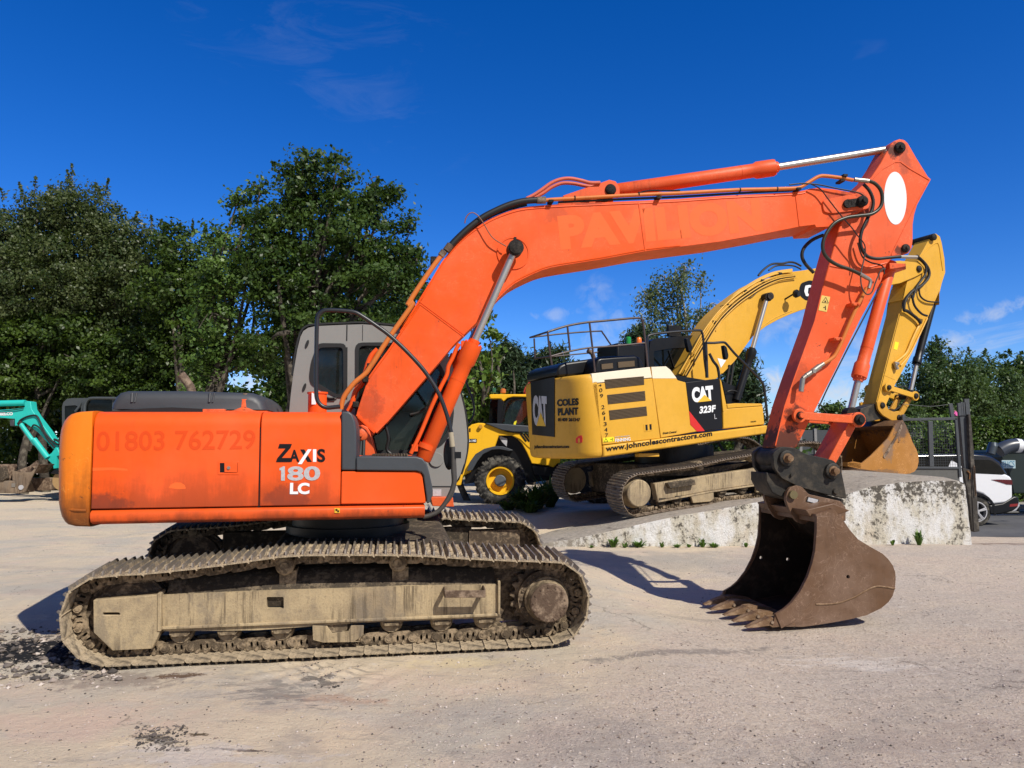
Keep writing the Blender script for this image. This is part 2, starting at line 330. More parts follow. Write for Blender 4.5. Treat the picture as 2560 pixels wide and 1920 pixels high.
M['orange_cw'] = paint('amber_counterweight_paint', (.80, .20, .010), grime=.4, low=(1.12, 1.75, .9), gcol=(.07, .03, .012), scratch=.3, chips=.35, chipcol=(.10, .035, .02), streak=.3)
M['orange_arm'] = paint('orange_arm_paint', (.74, .100, .020), grime=.5, fade=.35, gcol=(.05, .02, .015), scratch=.3, streak=.15)
M['orange_worn'] = paint('worn_orange_paint', (.70, .11, .025), grime=.9, fade=.3, chips=.55, gcol=(.035, .02, .014), scratch=.3)
M['orange_pale'] = paint('faded_orange_lettering', (.84, .128, .020), grime=.2)
M['orange_deep'] = paint('deep_orange_lettering', (.70, .066, .006), grime=.1)
M['pipe_orange'] = paint('rust_orange_pipe_paint', (.60, .17, .03), grime=.5, gcol=(.10, .04, .02))
M['pin'] = dusty('greasy_pin_steel', (.012, .010, .009), (.05, .04, .032), .45, .6, .9, 18)
M['darksteel'] = dusty('dark_hitch_steel', (.024, .023, .021), (.075, .062, .046), .5, .55, .35, 6)
M['bucket'] = paint('worn_bucket_steel', (.116, .058, .026), rough=.5, fade=.9, grime=.7, scratch=.55, spec=.4, gcol=(.055, .028, .016), streak=.4, chips=.2, chipcol=(.25, .13, .06))
M['bucket_shade'] = dusty('shaded_bucket_steel', (.022, .015, .011), (.055, .038, .026), .4, .8, .4, 8)  # steel darkened so that the shade inside the bucket is in its colour
M['tooth'] = dusty('worn_tooth_steel', (.16, .09, .045), (.30, .20, .12), .5, .5, .4, 22)
M['chrome'] = NT('chrome_rod').bsdf((.60, .56, .50), .34, .9)
M['hose'] = plain('black_hose_rubber', (.014, .014, .014), .5, spec=.4, scale=20)
M['hose_grey'] = plain('grey_sleeved_hose', (.055, .05, .045), .55, scale=20)
M['fitting'] = plain('zinc_fitting', (.42, .38, .32), .4, .8, scale=30)
M['black'] = plain('black_plastic', (.006, .0065, .008), .38, scale=6, spec=.35)
M['rail'] = plain('black_rail_paint', (.016, .018, .021), .38, scale=12)
M['grey_trim'] = plain('grey_plastic_trim', (.048, .055, .064), .5, var=.2, scale=5, bump=.1)
M['hood'] = plain('charcoal_hood', (.050, .055, .062), .5, var=.22, scale=4, bump=.1)
M['cabgrey'] = paint('grey_cab_paint', (.235, .235, .225), rough=.5, grime=.3, fade=.15, gcol=(.09, .08, .07))
M['seal'] = plain('black_rubber_seal', (.008, .009, .01), .6)
M['glass'] = glass('tinted_cab_glass', (.42, .52, .46), .80)
M['glass_dark'] = glass('dark_glass', (.05, .06, .07), .5, .03, .18)
M['glass_clear'] = glass('clear_cab_glass', (.62, .68, .64), .93, .03, .4)
M['white'] = plain('white_decal', (.80, .82, .84), .45, var=.04)
M['silver'] = plain('silver_decal', (.52, .52, .54), .5, .15, var=.25, scale=40)
M['blackdecal'] = plain('black_decal', (.006, .006, .008), .45, var=.1, spec=.3)
M['yellowdecal'] = plain('yellow_decal', (.80, .48, .03), .5, var=.1)
M['brightyellow'] = plain('bright_yellow_decal', (.85, .75, .02), .5, var=.1)
M['reddecal'] = plain('red_decal', (.62, .02, .015), .45, var=.1)
M['mud'] = mudmat('mud_covered_frame', (.46, .36, .22), (.27, .21, .14))
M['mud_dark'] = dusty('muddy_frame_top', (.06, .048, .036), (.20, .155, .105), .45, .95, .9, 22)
M['shoe'] = dusty('muddy_track_shoe', (.16, .13, .095), (.50, .40, .27), .78, .9, .8, 22)
M['chain'] = dusty('muddy_track_chain', (.07, .052, .038), (.28, .21, .14), .5, .85, .7, 20)
M['chainlight'] = dusty('dusty_track_chain', (.10, .075, .05), (.38, .29, .19), .55, .85, .7, 20)
M['barsteel'] = dusty('polished_track_bar', (.20, .175, .15), (.44, .35, .24), .42, .5, .35, 24, .35)
M['roller'] = dusty('muddy_roller', (.12, .09, .06), (.36, .28, .18), .6, .9, .5, 20)
M['rust'] = dusty('rusty_steel', (.10, .065, .045), (.30, .22, .155), .5, .7, .6, 12)

# ================================================================== the big orange excavator
def strip(mb, p, q, w, y0, y1):
    p, q = Vector(p), Vector(q); d = (q - p).normalized() * 1; n = Vector((-d.y, d.x)) * w / 2
    return mb.prism([tuple(p - n), tuple(q - n), tuple(q + n), tuple(p + n)], y0, y1)
def band(pts, w):
    """closed outline of a strip of width w along pts (2D), to the left of it"""
    P = [Vector(p) for p in pts]; N = []
    for i in range(len(P)):
        d = (P[min(i + 1, len(P) - 1)] - P[max(i - 1, 0)]).normalized(); N.append(Vector((-d.y, d.x)))
    return [tuple(p) for p in P] + [tuple(p + n * w) for p, n in reversed(list(zip(P, N)))]
def bolts(mb, c, r, n, rad, y0, y1, ph=0):
    for i in range(n):
        a = 2 * math.pi * i / n + ph; x = c[0] + r * math.cos(a); z = c[1] + r * math.sin(a); mb.cyl((x, y0, z), (x, y1, z), rad, n=6)
def inset(poly, k):
    c_ = Vector((sum(p[0] for p in poly) / len(poly), sum(p[1] for p in poly) / len(poly))); out = []
    for p in poly:
        v = Vector(p) - c_; out.append(tuple(c_ + v * (1 - k / v.length)))
    return out
def cylinder_ram(fr, name, parent, y, top, gl, base, rb, rg, rr, mat_b, mat_r, glen=.16, eye=None):
    """hydraulic ram: rod from pin `top` to the gland `gl`, barrel on to `base` (pixels traced on the plane y)"""
    a, g, b = (fr.P(*q, y) for q in (top, gl, base)); d = (b - a).normalized()
    mb = MB(); L = (b - g).length
    mb.lathe(g, d, [(0, rr * 1.35), (.0, rr * 1.5), (.05, rr * 1.5), (.051, rg), (glen, rg), (glen + .035, rb), (glen + .2, rb), (glen + .2, rb * 1.03), (glen + .215, rb * 1.03), (glen + .215, rb), (L - .02, rb), (L, rb * .8)], 26)
    o = mb.build(name, mat_b, parent, smooth=40)
    MB().cyl(a + d * .02, g + d * .06, rr, n=20).build('rod', mat_r, o)
    mb = MB(); side = d.orthogonal(); 
    bolts_ = 10
    for i in range(bolts_):
        t = 2 * math.pi * i / bolts_; s1 = d.orthogonal().normalized(); s2 = d.cross(s1); c = g + (s1 * math.cos(t) + s2 * math.sin(t)) * (rg * .84); mb.cyl(c + d * .045, c + d * .02 + d * .01, .009, n=6)
    mb.build('gland_bolts', mat_b, o)
    mb = MB(); e = eye or rr * 1.9
    mb.cyl(a + Vector((0, -.06, 0)), a + Vector((0, .06, 0)), e, n=22); mb.build('rod_eye', M['pin'], o)
    return o
def smoothpath(loop, pitch, n=None):
    P = [Vector(p) for p in loop]; P.append(P[0]); L = [0]
    for i in range(1, len(P)): L.append(L[-1] + (P[i] - P[i - 1]).length)
    n = n or round(L[-1] / pitch); out = []
    for k in range(n):
        s = L[-1] * k / n
        for i in range(1, len(P)):
            if L[i] >= s: out.append(P[i - 1].lerp(P[i], (s - L[i - 1]) / max(L[i] - L[i - 1], 1e-9))); break
    return out
def shoe_mesh(L, y0, y1, h, mat, seed=0):
    mb = MB(); a = L * .5; r = random.Random(seed)
    mb.prism([(-a, -.004), (-a * .86, .0), (a * .86, 0), (a * .97, -.012), (a * 1.04, -.022), (a * 1.0, -.030), (a * .85, -.016), (-a * .9, -.014), (-a, -.018)], y0, y1)
    for gx in (-.82, -.12, .62):
        g = gx * a
        # a grouser bar, chamfered at both ends
        sec = lambda y, k: [(g - .013, y, -.001), (g + .013, y, -.001), (g + .006, y, h * k), (g - .006, y, h * k)]
        mb.loft([sec(y0 + .004, .1), sec(y0 + .03, 1), sec((y0 + y1) / 2, 1), sec(y1 - .03, 1), sec(y1 - .004, .1)], 1)
    for yy in (.36, .64):
        for xx in (-.47, .28):
            y = y0 + (y1 - y0) * yy; mb.cyl((a * xx, y, -.001), (a * xx, y, .012), .013, n=6)
    # caked lumps of mud between the bars
    for k in range(10):
        x = r.choice((-.45, .25)) * a + r.uniform(-.02, .02); y = r.uniform(y0 + .05, y1 - .05); w = r.uniform(.012, .03)
        mb.loft([[(x + w * math.cos(t), y + w * 1.6 * math.sin(t), -.001) for t in [i * math.pi / 3 for i in range(6)]], [(x + w * .5 * math.cos(t), y + w * .8 * math.sin(t), r.uniform(.006, .014)) for t in [i * math.pi / 3 for i in range(6)]]])
    me = mb.build('track_shoe', [mat, M['barsteel']]).data; o = bpy.data.objects[-1] if False else None
    ob = [q for q in bpy.data.objects if q.data == me][0]; bpy.data.objects.remove(ob); return me
def track(root, loop, pitch, y0, y1, mats, h=.028, linkd=.1, n=None, rnd=None):
    pts = smoothpath(loop, pitch, n); n = len(pts); cx = sum(p.x for p in pts) / n; cz = sum(p.y for p in pts) / n
    yc = (y0 + y1) / 2; mb = MB(); area = sum(pts[i].x * pts[(i + 1) % n].y - pts[(i + 1) % n].x * pts[i].y for i in range(n)); sg = -1 if area > 0 else 1
    sizes = [(pts[(i + 1) % n] - pts[i]).length for i in range(n)]; Lm = sum(sizes) / n
    shoes = [shoe_mesh(Lm * .985, y0, y1, h, mats[0], k) for k in range(4)]
    rows = []
    for i in range(n):
        p, q = pts[i], pts[(i + 1) % n]; d = (q - p).normalized(); nn = Vector((-d.y, d.x)) * sg; c = (p + q) / 2; rows.append((c, d, nn))
        # chain link below the shoe
        for s in (-1, 1):
            ya = yc + s * .075 - .016; yb = ya + .032
            k = [(-.52, -.02), (.52, -.02), (.56, -.045), (.50, -linkd * .8), (.36, -linkd), (-.30, -linkd * .96), (-.50, -linkd * .86), (-.58, -.05)]
            poly = [tuple(c + d * (a * Lm) + nn * b) for a, b in k]
            ov = [[tuple(c + d * ((hx_ + .055 * math.cos(t)) * Lm) + nn * (-linkd * .5 + linkd * .24 * math.sin(t))) for t in [2 * math.pi * q_ / 7 for q_ in range(7)]] for hx_ in (-.12, .12)]
            mb.prism(poly, ya, yb, holes=ov)
        b_ = p - nn * (linkd * .55); mb.cyl((b_.x, yc - .118, b_.y), (b_.x, yc + .118, b_.y), .036, n=12); mb.cyl((b_.x, yc - .124, b_.y), (b_.x, yc + .124, b_.y), .02, n=8)
        for t in (-.17, .17):
            u = c + d * t * Lm - nn * .034; mb.cyl((u.x - d.x * .012, yc - .13, u.y), (u.x + d.x * .012, yc - .13 + .26, u.y), .014, n=6)
    chain = mb.build('crawler_track', mats[1], root)
    for i, (c, d, nn) in enumerate(rows):
        o = bpy.data.objects.new('track_shoe', shoes[(i * 7) % 4]); COL.objects.link(o); o.parent = chain
        # local x along the path, z outward; keep y so that the frame stays right handed
        X = Vector((d.x, 0, d.y)); Z = Vector((nn.x, 0, nn.y)); Y = Z.cross(X)
        if Y.y < 0: X = -X; Y = -Y
        mt = Matrix((X, Y, Z)).transposed().to_4x4(); mt.translation = Vector((c.x, 0, c.y)); o.matrix_local = mt
    return chain

O = Frame(-1.689, 8.002, 0, 8.74)
ex = thing('excavator', O, 'large orange crawler excavator parked side-on in front, muddy tracks, brown bucket resting on the ground', 'excavator')
YN = -1.25
# ---- undercarriage
tp = (cC(440, 1175, 815, 1155, 1190, 1135, 1740, 1115) + cD(0, 1240, 1050, 1190, 1480, 1165, 1690, 1135, 1822, 1035, 1872, 862, 1845, 700, 1785, 620, 1690, 560, 1560, 552, 1300, 545, 1100, 535, 900, 525, 740, 512, 560, 507, 300, 505, 0, 505)
      + cC(1700, 372, 1450, 410, 1200, 445, 1000, 470, 700, 500, 480, 508, 380, 520, 270, 556, 190, 640, 152, 730, 125, 870, 136, 940, 200, 1060, 290, 1118))
loopO = [(x, max(z, .032)) for x, z in O.xz(tp, -1.4)]
for side in (0, 1):
    y0, y1 = ((-1.40, -.80), (.80, 1.40))[side]; sgn = 1 if side == 0 else -1
    track(ex, loopO, .207, y0, y1, (M['shoe'], M['chainlight']), linkd=.125, h=.034)
    mir = lambda y: y if side == 0 else -y
    # frame: main beam with a rounded window, end box, sloping top
    beam = O.xz(cC(855, 660, 1500, 632, 2180, 612) + cD(600, 735, 1228, 725, 1232, 955, 300, 990) + cC(1500, 905, 855, 912), -1.25)
    hole = rounded(O.xz(cC(1570, 672, 1688, 672, 1688, 755, 1570, 755), -1.25), .012)
    mb = MB(); mb.prism(beam, mir(-1.25), mir(-1.16), holes=[hole])
    x0 = beam[0][0]; x1 = beam[4][0]; zt = .56
    fr_o = mb.build('track_frame', M['mud'], ex, bevel=0)
    mb = MB(); MB().box(hole[0][0] - .1, hole[0][0] + .2, *sorted((mir(-1.2), mir(-1.165))), .28, .56).build('hole_shade_plate', M['black'], fr_o); mb.prism([(mir(-1.24), .535), (mir(-1.12), .66), (mir(-1.0), .70), (mir(-.92), .70), (mir(-.92), .27), (mir(-1.15), .27)], x0 + .02, x1 - .02, ax='x'); mb.build('frame_top', M['mud_dark'], fr_o, bevel=.01)  # black plate behind the hole: its shade put into the colour
    mb = MB(); mb.prism([(x0 - .005, .30), (x1 + .02, .30), (x1 + .02, .275), (x0 - .005, .275)], mir(-1.275), mir(-1.2)); strip(mb, (x1 + .006, .29), (x1 + .006, .585), .022, mir(-1.285), mir(-1.15)); strip(mb, (x0 - .012, .27), (x0 - .012, .585), .03, mir(-1.30), mir(-1.15)); mb.build('frame_flange', M['mud'], fr_o, bevel=.006)
    endb = O.xz(cC(378, 692, 840, 655, 836, 905, 780, 1032, 500, 1046, 374, 920), -1.29)
    slot = rounded(O.xz(cC(442, 780, 558, 780, 558, 797, 442, 797), -1.29), .008)
    MB().prism(endb, mir(-1.29), mir(-1.17), holes=[slot]).build('idler_guard', M['mud'], fr_o, bevel=.006)
    MB().prism(inset(slot, -.01), mir(-1.21), mir(-1.2)).build('slot_shade_plate', M['black'], fr_o); MB().prism(inset(hole, -.02), mir(-1.262), mir(-1.244)) if False else None  # black plate stands in for the shade inside the slot
    MB().box(x1 - .05, O.P(*cD(1560, 825)[0], -1.2).x + .1, *sorted((mir(-1.02), mir(-.9))), .16, .66).build('motor_housing', M['chain'], fr_o)
    # end box top block behind
    mb = MB(); xe0 = endb[0][0]; mb.box(xe0, x0, *sorted((mir(-1.16), mir(-1.04))), .3, .58); mb.build('idler_yoke', M['mud_dark'], fr_o, bevel=.02)
    # grab step
    hs_ = O.xz(cD(858, 752, 1138, 752, 1138, 803, 862, 803), -1.36)
    if side == 0:
        mb = MB(); mb.prism(hs_, -1.40, -1.388); hx0, hx1 = hs_[0][0], hs_[1][0]; hz0, hz1 = hs_[2][1], hs_[0][1]
        mb.box(hx0 - .002, hx0 + .012, -1.388, -1.25, hz0 + .01, hz1 - .002); mb.box(hx1 - .012, hx1 + .002, -1.388, -1.25, hz0 + .01, hz1 - .002)
        mb.build('step', M['rust'], fr_o, bevel=.004)
    # sprocket + final drive
    sc = O.P(*cD(1560, 825)[0], -1.2); mb = MB(); teeth = []
    for i in range(21 * 4):
        a = 2 * math.pi * i / (21 * 4); rt_ = (.315, .325, .285, .28)[i % 4]; teeth.append((sc.x + rt_ * math.cos(a), sc.z + rt_ * math.sin(a)))
    mb.prism(teeth, mir(-1.13), mir(-1.07)); mb.cyl((sc.x, mir(-1.19), sc.z), (sc.x, mir(-1.0), sc.z), .255, n=40)
    bolts(mb, (sc.x, sc.z), .225, 18, .014, mir(-1.18), mir(-1.205)); spk = mb.build('sprocket', M['chain'], ex, bevel=0)
    mb = MB(); mb.lathe((sc.x, mir(-1.18), sc.z), (0, mir(-1), 0), [(0, .205), (.05, .20), (.06, .185), (.10, .18), (.16, .172)], 40); hub = mb.build('final_drive', M['roller'], spk, smooth=30)
    mb = MB(); mb.lathe((sc.x, mir(-1.34), sc.z), (0, mir(-1), 0), [(-.0, .172), (.012, .170), (.018, .162)], 40); bolts(mb, (sc.x, sc.z), .145, 13, .011, mir(-1.355), mir(-1.366), .2); mb.build('drive_cover', M['rust'], spk, smooth=30)
    # idler wheel
    ic = O.P(*cC(605, 800)[0], -1.2); mb = MB(); mb.lathe((ic.x, mir(-1.19), ic.z), (0, mir(1), 0), [(0, .1), (.0, .25), (.02, .27), (.05, .30), (.05, .325), (.13, .325), (.13, .30), (.17, .27)], 44); mb.build('idler', M['chain'], ex)
    # rollers under the beam
    rm = MB(); rp = cC(975, 925, 1305, 915, 1675, 905, 2060, 895) + cD(495, 990, 840, 985, 1140, 970)
    base = None
    for px in rp:
        c = O.P(*px, -1.2)
        if base is None:
            mb = MB(); mb.lathe((0, mir(-1.20), 0), (0, mir(1), 0), [(0, .04), (.0, .085), (.03, .10), (.09, .10), (.09, .085), (.3, .085)], 22)
            mb.prism([(-.085, .095), (.085, .095), (.08, .0), (.05, -.025), (-.05, -.025), (-.08, 0)], mir(-1.235), mir(-1.2)); mb.box(-.06, .06, *sorted((mir(-1.25), mir(-1.235))), -.015, .01)
            base = mb.build('roller', M['roller'], ex); base.location = (c.x, 0, c.z)
        else:
            o = base.copy(); COL.objects.link(o); o.location = (c.x, 0, c.z)
    for px in cC(1700, 455) + cD(540, 570):
        c = O.P(*px, -1.2); mb = MB(); mb.lathe((c.x, mir(-1.24), c.z), (0, mir(1), 0), [(0, .03), (0, .062), (.015, .078), (.12, .078), (.12, .07), (.3, .07)], 24); mb.box(c.x - .05, c.x + .09, *sorted((mir(-1.18), mir(-1.0))), c.z - .2, c.z - .05); mb.lathe((c.x, mir(-1.245), c.z), (0, mir(-1), 0), [(0, .04), (.012, .036)], 18); mb.build('carrier_roller', M['roller'], ex)
    # chain guide
    g = O.xz(cC(1885, 872, 1890, 975, 1960, 990) + cD(0, 1125, 240, 1122, 300, 1075, 303, 1010), -1.27)
    cut = O.xz(cC(1985, 885) + cC(2010, 930, 2100, 935) + cD(215, 1020) , -1.27)
    g = O.xz(cC(1885, 872, 1888, 972, 1960, 990, 2212, 985) + cD(240, 1120, 300, 1075, 303, 1010, 215, 1010, 195, 1050) + cC(2020, 925, 1985, 875), -1.27)
    MB().prism(g, mir(-1.275), mir(-1.255)).build('chain_guard', M['mud'], fr_o, bevel=.004)
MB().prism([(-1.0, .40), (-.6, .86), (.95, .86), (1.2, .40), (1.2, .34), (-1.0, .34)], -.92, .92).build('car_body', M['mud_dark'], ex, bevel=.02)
# the ground rises away from the camera here: the whole undercarriage leans with it
_rot = Matrix.Translation((0, -1.4, 0)) @ Matrix.Rotation(math.atan(.06), 4, 'X') @ Matrix.Translation((0, 1.4, 0))
bpy.context.view_layer.update()
for o in list(ex.children): o.matrix_local = _rot @ o.matrix_local
# slew ring
mb = MB(); mb.prism([(.2, .74), (1.25, .70), (1.30, .55), (1.28, .45), (.2, .4)], .25, .85); mb.build('axle_cover', M['mud_dark'], ex, bevel=.015)
mb = MB(); mb.cyl((0, 0, .75), (0, 0, 1.0), .62, n=48); mb.cyl((0, 0, .98), (0, 0, 1.14), .56, n=48); mb.build('slew_ring', M['black'], ex)

# ---- upper structure
PO = lambda px, py: O.P(px, py, YN)
ZB = 1.15; ZR = PO(450, 1272).z; ZT = 2.095
xs0 = PO(229, 1150).x; xs1 = PO(649, 1150).x; xs2 = PO(852, 1150).x; xe = PO(1062, 1275).x
def door(x0, x1, zb, zt, y=YN, r=.13):
    c = [(y, zb), (y, zt - r)] + [(y + r * (1 - math.cos(a)), zt - r + r * math.sin(a)) for a in [math.pi / 2 * i / 6 for i in range(1, 7)]] + [(y + .3, zt), (y + .3, zb)]
    return MB().prism(c, x0, x1, ax='x')
d1 = door(xs0 + .006, xs1 - .006, ZR + .01, ZT).build('engine_door', M['orange_door'], ex, bevel=.008)
d2 = door(xs1 + .006, xs2, ZR + .01, ZT).build('pump_door', M['orange_door'], ex, bevel=.008)
c = [(YN + .02, ZR), (YN - .012, ZR - .02), (YN - .02, ZR - .055), (YN + .0, ZB + .02), (YN + .05, ZB), (YN + .3, ZB), (YN + .3, ZR)]
MB().prism(c, xs0 + .004, xe, ax='x').build('lower_rail', M['orange_rail'], ex, bevel=.01, segs=3)
MB().box(xs0 + .02, xs2 - .03, YN + .16, 1.22, ZB + .04, ZT - .015).build('engine_bay', M['black'], ex)
MB().box(xs1 - .012, xs1 + .012, YN + .012, YN + .2, ZR, ZT - .14).build('door_gap', M['black'], ex)
MB().box(xs0 + .02, xe - .03, YN + .1, 1.2, ZB + .0, ZB + .16).build('turntable', M['black'], ex)
# opposite side skin
MB().prism([(1.22, ZB), (1.25, ZB + .05), (1.25, ZT - .12), (1.2, ZT - .02), (1.1, ZT - .001), (.9, ZT - .001), (.9, ZB)], xs0 + .01, xs2 - .3, ax='x').build('opposite_door', M['orange_door'], ex, bevel=.01)
MB().box(xs0 + .03, xs2 - .05, YN + .25, 1.0, ZT - .03, ZT - .002).build('engine_deck', M['orange'], ex)
# counterweight: outline lofted across the machine with rounded ends
cwp = cA(640, 356, 600, 362, 560, 368, 520, 380, 495, 398, 470, 425, 448, 470, 436, 530, 430, 640, 428, 800, 430, 980, 440, 1030, 452, 1070, 475, 1105, 500, 1125, 560, 1137, 640, 1140)
cw = O.xz(cwp, -1.02); xr = xs0 - .006
secs = []
zm = (ZB + ZT) / 2
for y, k, zk in ((-1.25, .45, .955), (-1.245, .62, .975), (-1.22, .76, .99), (-1.16, .9, 1), (-1.06, .98, 1), (-.9, 1.03, 1), (-.45, 1.09, 1), (0, 1.11, 1), (.45, 1.09, 1), (.9, 1.03, 1), (1.06, .98, 1), (1.16, .9, 1), (1.22, .76, .99), (1.245, .62, .975), (1.25, .45, .955)):
    sec = [(xr - (xr - min(x, xr)) * k if i not in (0, len(cw) - 1) else xr, y, zm + (z - zm) * zk) for i, (x, z) in enumerate(cw)]
    secs.append(sec)
secs = [[(p[0], p[1], p[2]) for p in s_] for s_ in secs]
cwo = MB().loft(secs).build('counterweight', M['orange_cw'], ex, smooth=60)
mb = MB(); gz = ZB + .13; sm_ = O.xz(cA(470, 1012, 610, 1022), -1.2)
mb.tube([(xr - .02, YN - .0, gz - .01), (xr - .12, YN + .0, gz - .005), (xr - .19, YN + .04, gz)], .012); mb.build('weld_rib', M['orange_cw'], cwo)
# latch in the engine door
lp = O.xz(cA(1507, 700, 1652, 700, 1652, 793, 1507, 793), YN); li = O.xz(cA(1520, 712, 1642, 712, 1642, 778, 1520, 778), YN)
MB().prism(lp, YN - .004, YN + .004, holes=[li]).build('latch_frame', M['orange'], d1, bevel=.002)
MB().prism(li, YN - .001, YN + .0).build('latch_recess', M['blackdecal'], d1)
lh = O.xz(cA(1552, 710, 1640, 710, 1640, 778, 1552, 776), YN); lo_ = MB().prism(lh, YN - .010, YN - .001).build('door_latch', M['orange'], d1, bevel=.003)
kc = O.P(*cA(1583, 745)[0], YN); MB().cyl((kc.x, YN - .018, kc.z), (kc.x, YN - .008, kc.z), .014).build('lock', M['fitting'], lo_)
def PT(c, y): return O.P(*c[0], y)
def letO(txt, cr, bl, br, tl, mat, parent, y=YN - .001, **k):
    return lettering(txt, PT(cr(*bl), y), PT(cr(*br), y), PT(cr(*tl), y), mat, parent, **k)
def polyO(cr, pts, mat, parent, y=YN - .003, th=.002, name='lettering', fr=None):
    return MB().prism((fr or O).xz(cr(*pts), y), y, y + th).build(name, mat, parent)
letO('01803 762729', cA, (665, 632), (1765, 618), (668, 492), M['orange_deep'], d1, th=.0008, bold=.015)
letO('80', cA, (1985, 835), (2213, 833), (1987, 735), M['silver'], d2, bold=.03); polyO(cA, (1932, 748, 1958, 735, 1969, 735, 1969, 834, 1943, 834, 1943, 762, 1932, 764), M['silver'], d2)
letO('LC', cB, (68, 928), (203, 928), (70, 848), M['white'], d2, bold=.045)
polyO(cA, (1932, 580, 2018, 580, 2008, 608, 1948, 677, 2012, 677, 2003, 706, 1907, 706, 1916, 680, 1974, 611, 1922, 611), M['blackdecal'], d2)
letO('A', cB, (66, 704), (134, 704), (66, 620), M['blackdecal'], d2, bold=.03)
polyO(cB, (140, 618, 168, 618, 220, 704, 190, 704), M['blackdecal'], d2)
polyO(cB, (193, 617, 218, 617, 150, 720, 123, 720), M['white'], d2, y=YN - .0045)
polyO(cB, (228, 617, 251, 617, 251, 704, 228, 704), M['white'], d2)
letO('S', cB, (257, 706), (313, 706), (257, 614), M['blackdecal'], d2, bold=.03)
polyO(cB, (377, 1024, 413, 1024, 413, 1057, 377, 1057), M['yellowdecal'], ex, y=YN - .0235, name='warning_sticker')
polyO(cB, (383, 1030, 398, 1030, 396, 1042, 384, 1044), M['blackdecal'], ex, y=YN - .0255, name='warning_symbol')
polyO(cB, (395, 1040, 408, 1038, 408, 1052, 396, 1052), M['blackdecal'], ex, y=YN - .0255, name='warning_symbol')
polyO(cA, (1165, 885, 1180, 862, 1210, 846, 1250, 848, 1278, 866, 1284, 890, 1240, 894), M['orange_pale'], d1, y=YN - .0012, th=.001, name='worn_patch')
polyO(cA, (640, 745, 780, 742, 880, 752, 882, 766, 760, 762, 640, 768), M['orange_pale'], d1, y=YN - .0012, th=.001, name='worn_patch')
# toolbox, trims
tb = O.xz(cB(425, 770, 940, 770, 972, 776, 985, 795, 1008, 960, 1008, 990, 420, 997), YN)
MB().prism(tb, YN - .01, -.6).build('toolbox', M['orange'], ex, bevel=.012, segs=3)
tg = O.xz(cB(425, 355, 480, 357, 500, 375, 518, 420, 528, 480, 528, 762, 425, 762), YN)
MB().prism(tg, YN - .012, -.55).build('corner_trim', M['grey_trim'], ex, bevel=.015, segs=3)
tt = O.xz(cB(528, 672, 560, 664, 940, 668, 985, 680, 1015, 720, 1030, 775, 1053, 880, 1052, 940, 1030, 990, 1013, 990, 1012, 950, 990, 795, 975, 775, 940, 766, 528, 762), YN)
MB().prism(tt, YN - .03, -.55).build('toolbox_trim', M['grey_trim'], ex, bevel=.014, segs=3)
mb = MB(); tm = O.xz(cB(640, 664, 880, 664), YN)
for i in range(14):
    x = tm[0][0] + (tm[1][0] - tm[0][0]) * i / 13; mb.box(x - .008, x + .008, YN + .05, -.6, tm[0][1] - .01, tm[0][1] + .014)
mb.build('anti_slip_tread', M['mud_dark'], ex)
xT = PO(1065, 1180).x
MB().box(xs2 + .05, xe - .1, -.62, -.56, ZB + .1, ZB + .55).build('inner_wall', M['orange'], ex)
MB().box(xs2, xs2 + .5, -.55, .32, ZB + .1, ZB + .42).build('centre_frame', M['black'], ex)
# engine hood
hp = O.xz(cA(765, 338, 775, 300, 800, 250, 830, 222, 870, 212, 1300, 212, 1740, 226, 1790, 246, 1825, 280, 1850, 345), -.95)
secs = []; z0 = min(z for x, z in hp)
for y, k, e in ((-1.0, .55, .06), (-.985, .8, .03), (-.95, .95, .01), (-.88, 1, 0), (-.2, 1.03, 0), (.3, .95, .02), (.34, .6, .06)):
    xm0, xm1 = hp[0][0], hp[-1][0]; secs.append([(x + e * (1 - 2 * (x - xm0) / (xm1 - xm0)), y, z0 + (z - z0) * k) for x, z in hp])
hood = MB().loft(secs).build('engine_hood', M['hood'], ex, smooth=50)
mb = MB(); hx = hp[0][0]; mb.prism([(hx - .1, ZT - .004), (hp[-1][0] - .3, ZT - .004), (hp[-1][0] - .32, ZT + .02), (hp[-1][0] - .8, ZT + .045), (hx + .3, ZT + .035), (hx + .02, ZT + .012)], -1.02, -.7); mb.build('hood_rubber', M['seal'], hood)
mb = MB()
for q in (920, 1455):
    a = O.P(*cA(q, 230)[0], -.97); b = O.P(*cA(q, 292)[0], -1.0); mb.tube([(a.x, -.99, a.z), (b.x - .01, -1.003, b.z)], .012)
    a = O.P(*cA(q + 30, 230)[0], -.97); mb.tube([(a.x, -.99, a.z), (a.x - .01, -1.003, b.z)], .008)
mb.build('hood_ribs', M['hood'], hood)
mb = MB(); a = O.P(*cA(1325, 215)[0], .25); b = O.P(*cA(1290, 150)[0], .25); c2 = O.P(*cA(1252, 100)[0], .25); mb.tube([a - Vector((0, 0, .2)), a, b, c2], .045, n=14, sm=3); mb.build('exhaust_pipe', M['rust'], ex)
# fuel filler
fc = O.P(*cA(1700, 300)[0], -.9); mb = MB(); zf = ZT
mb.lathe((fc.x, -.95, zf - .01), (0, 0, 1), [(0, .16), (.02, .16), (.03, .10), (.05, .065), (.055, .055), (.13, .052), (.135, .03), (.15, .028)], 26); mb.box(fc.x - .2, fc.x + .22, -1.1, -.8, zf - .004, zf + .012)
mb.build('filler_cap', M['orange_worn'], ex)
fc2 = O.P(*cA(1698, 255)[0], -.95); MB().cyl((fc.x, -.95, zf + .13), (fc.x, -.95, zf + .175), .022, n=8).build('filler_bolt', M['rust'], ex)
MB().box(O.P(512, 1020, -1).x, O.P(566, 1020, -1).x, -1.08, -.9, ZT - .004, ZT + .028).build('deck_bracket', M['orange_worn'], ex, bevel=.004)
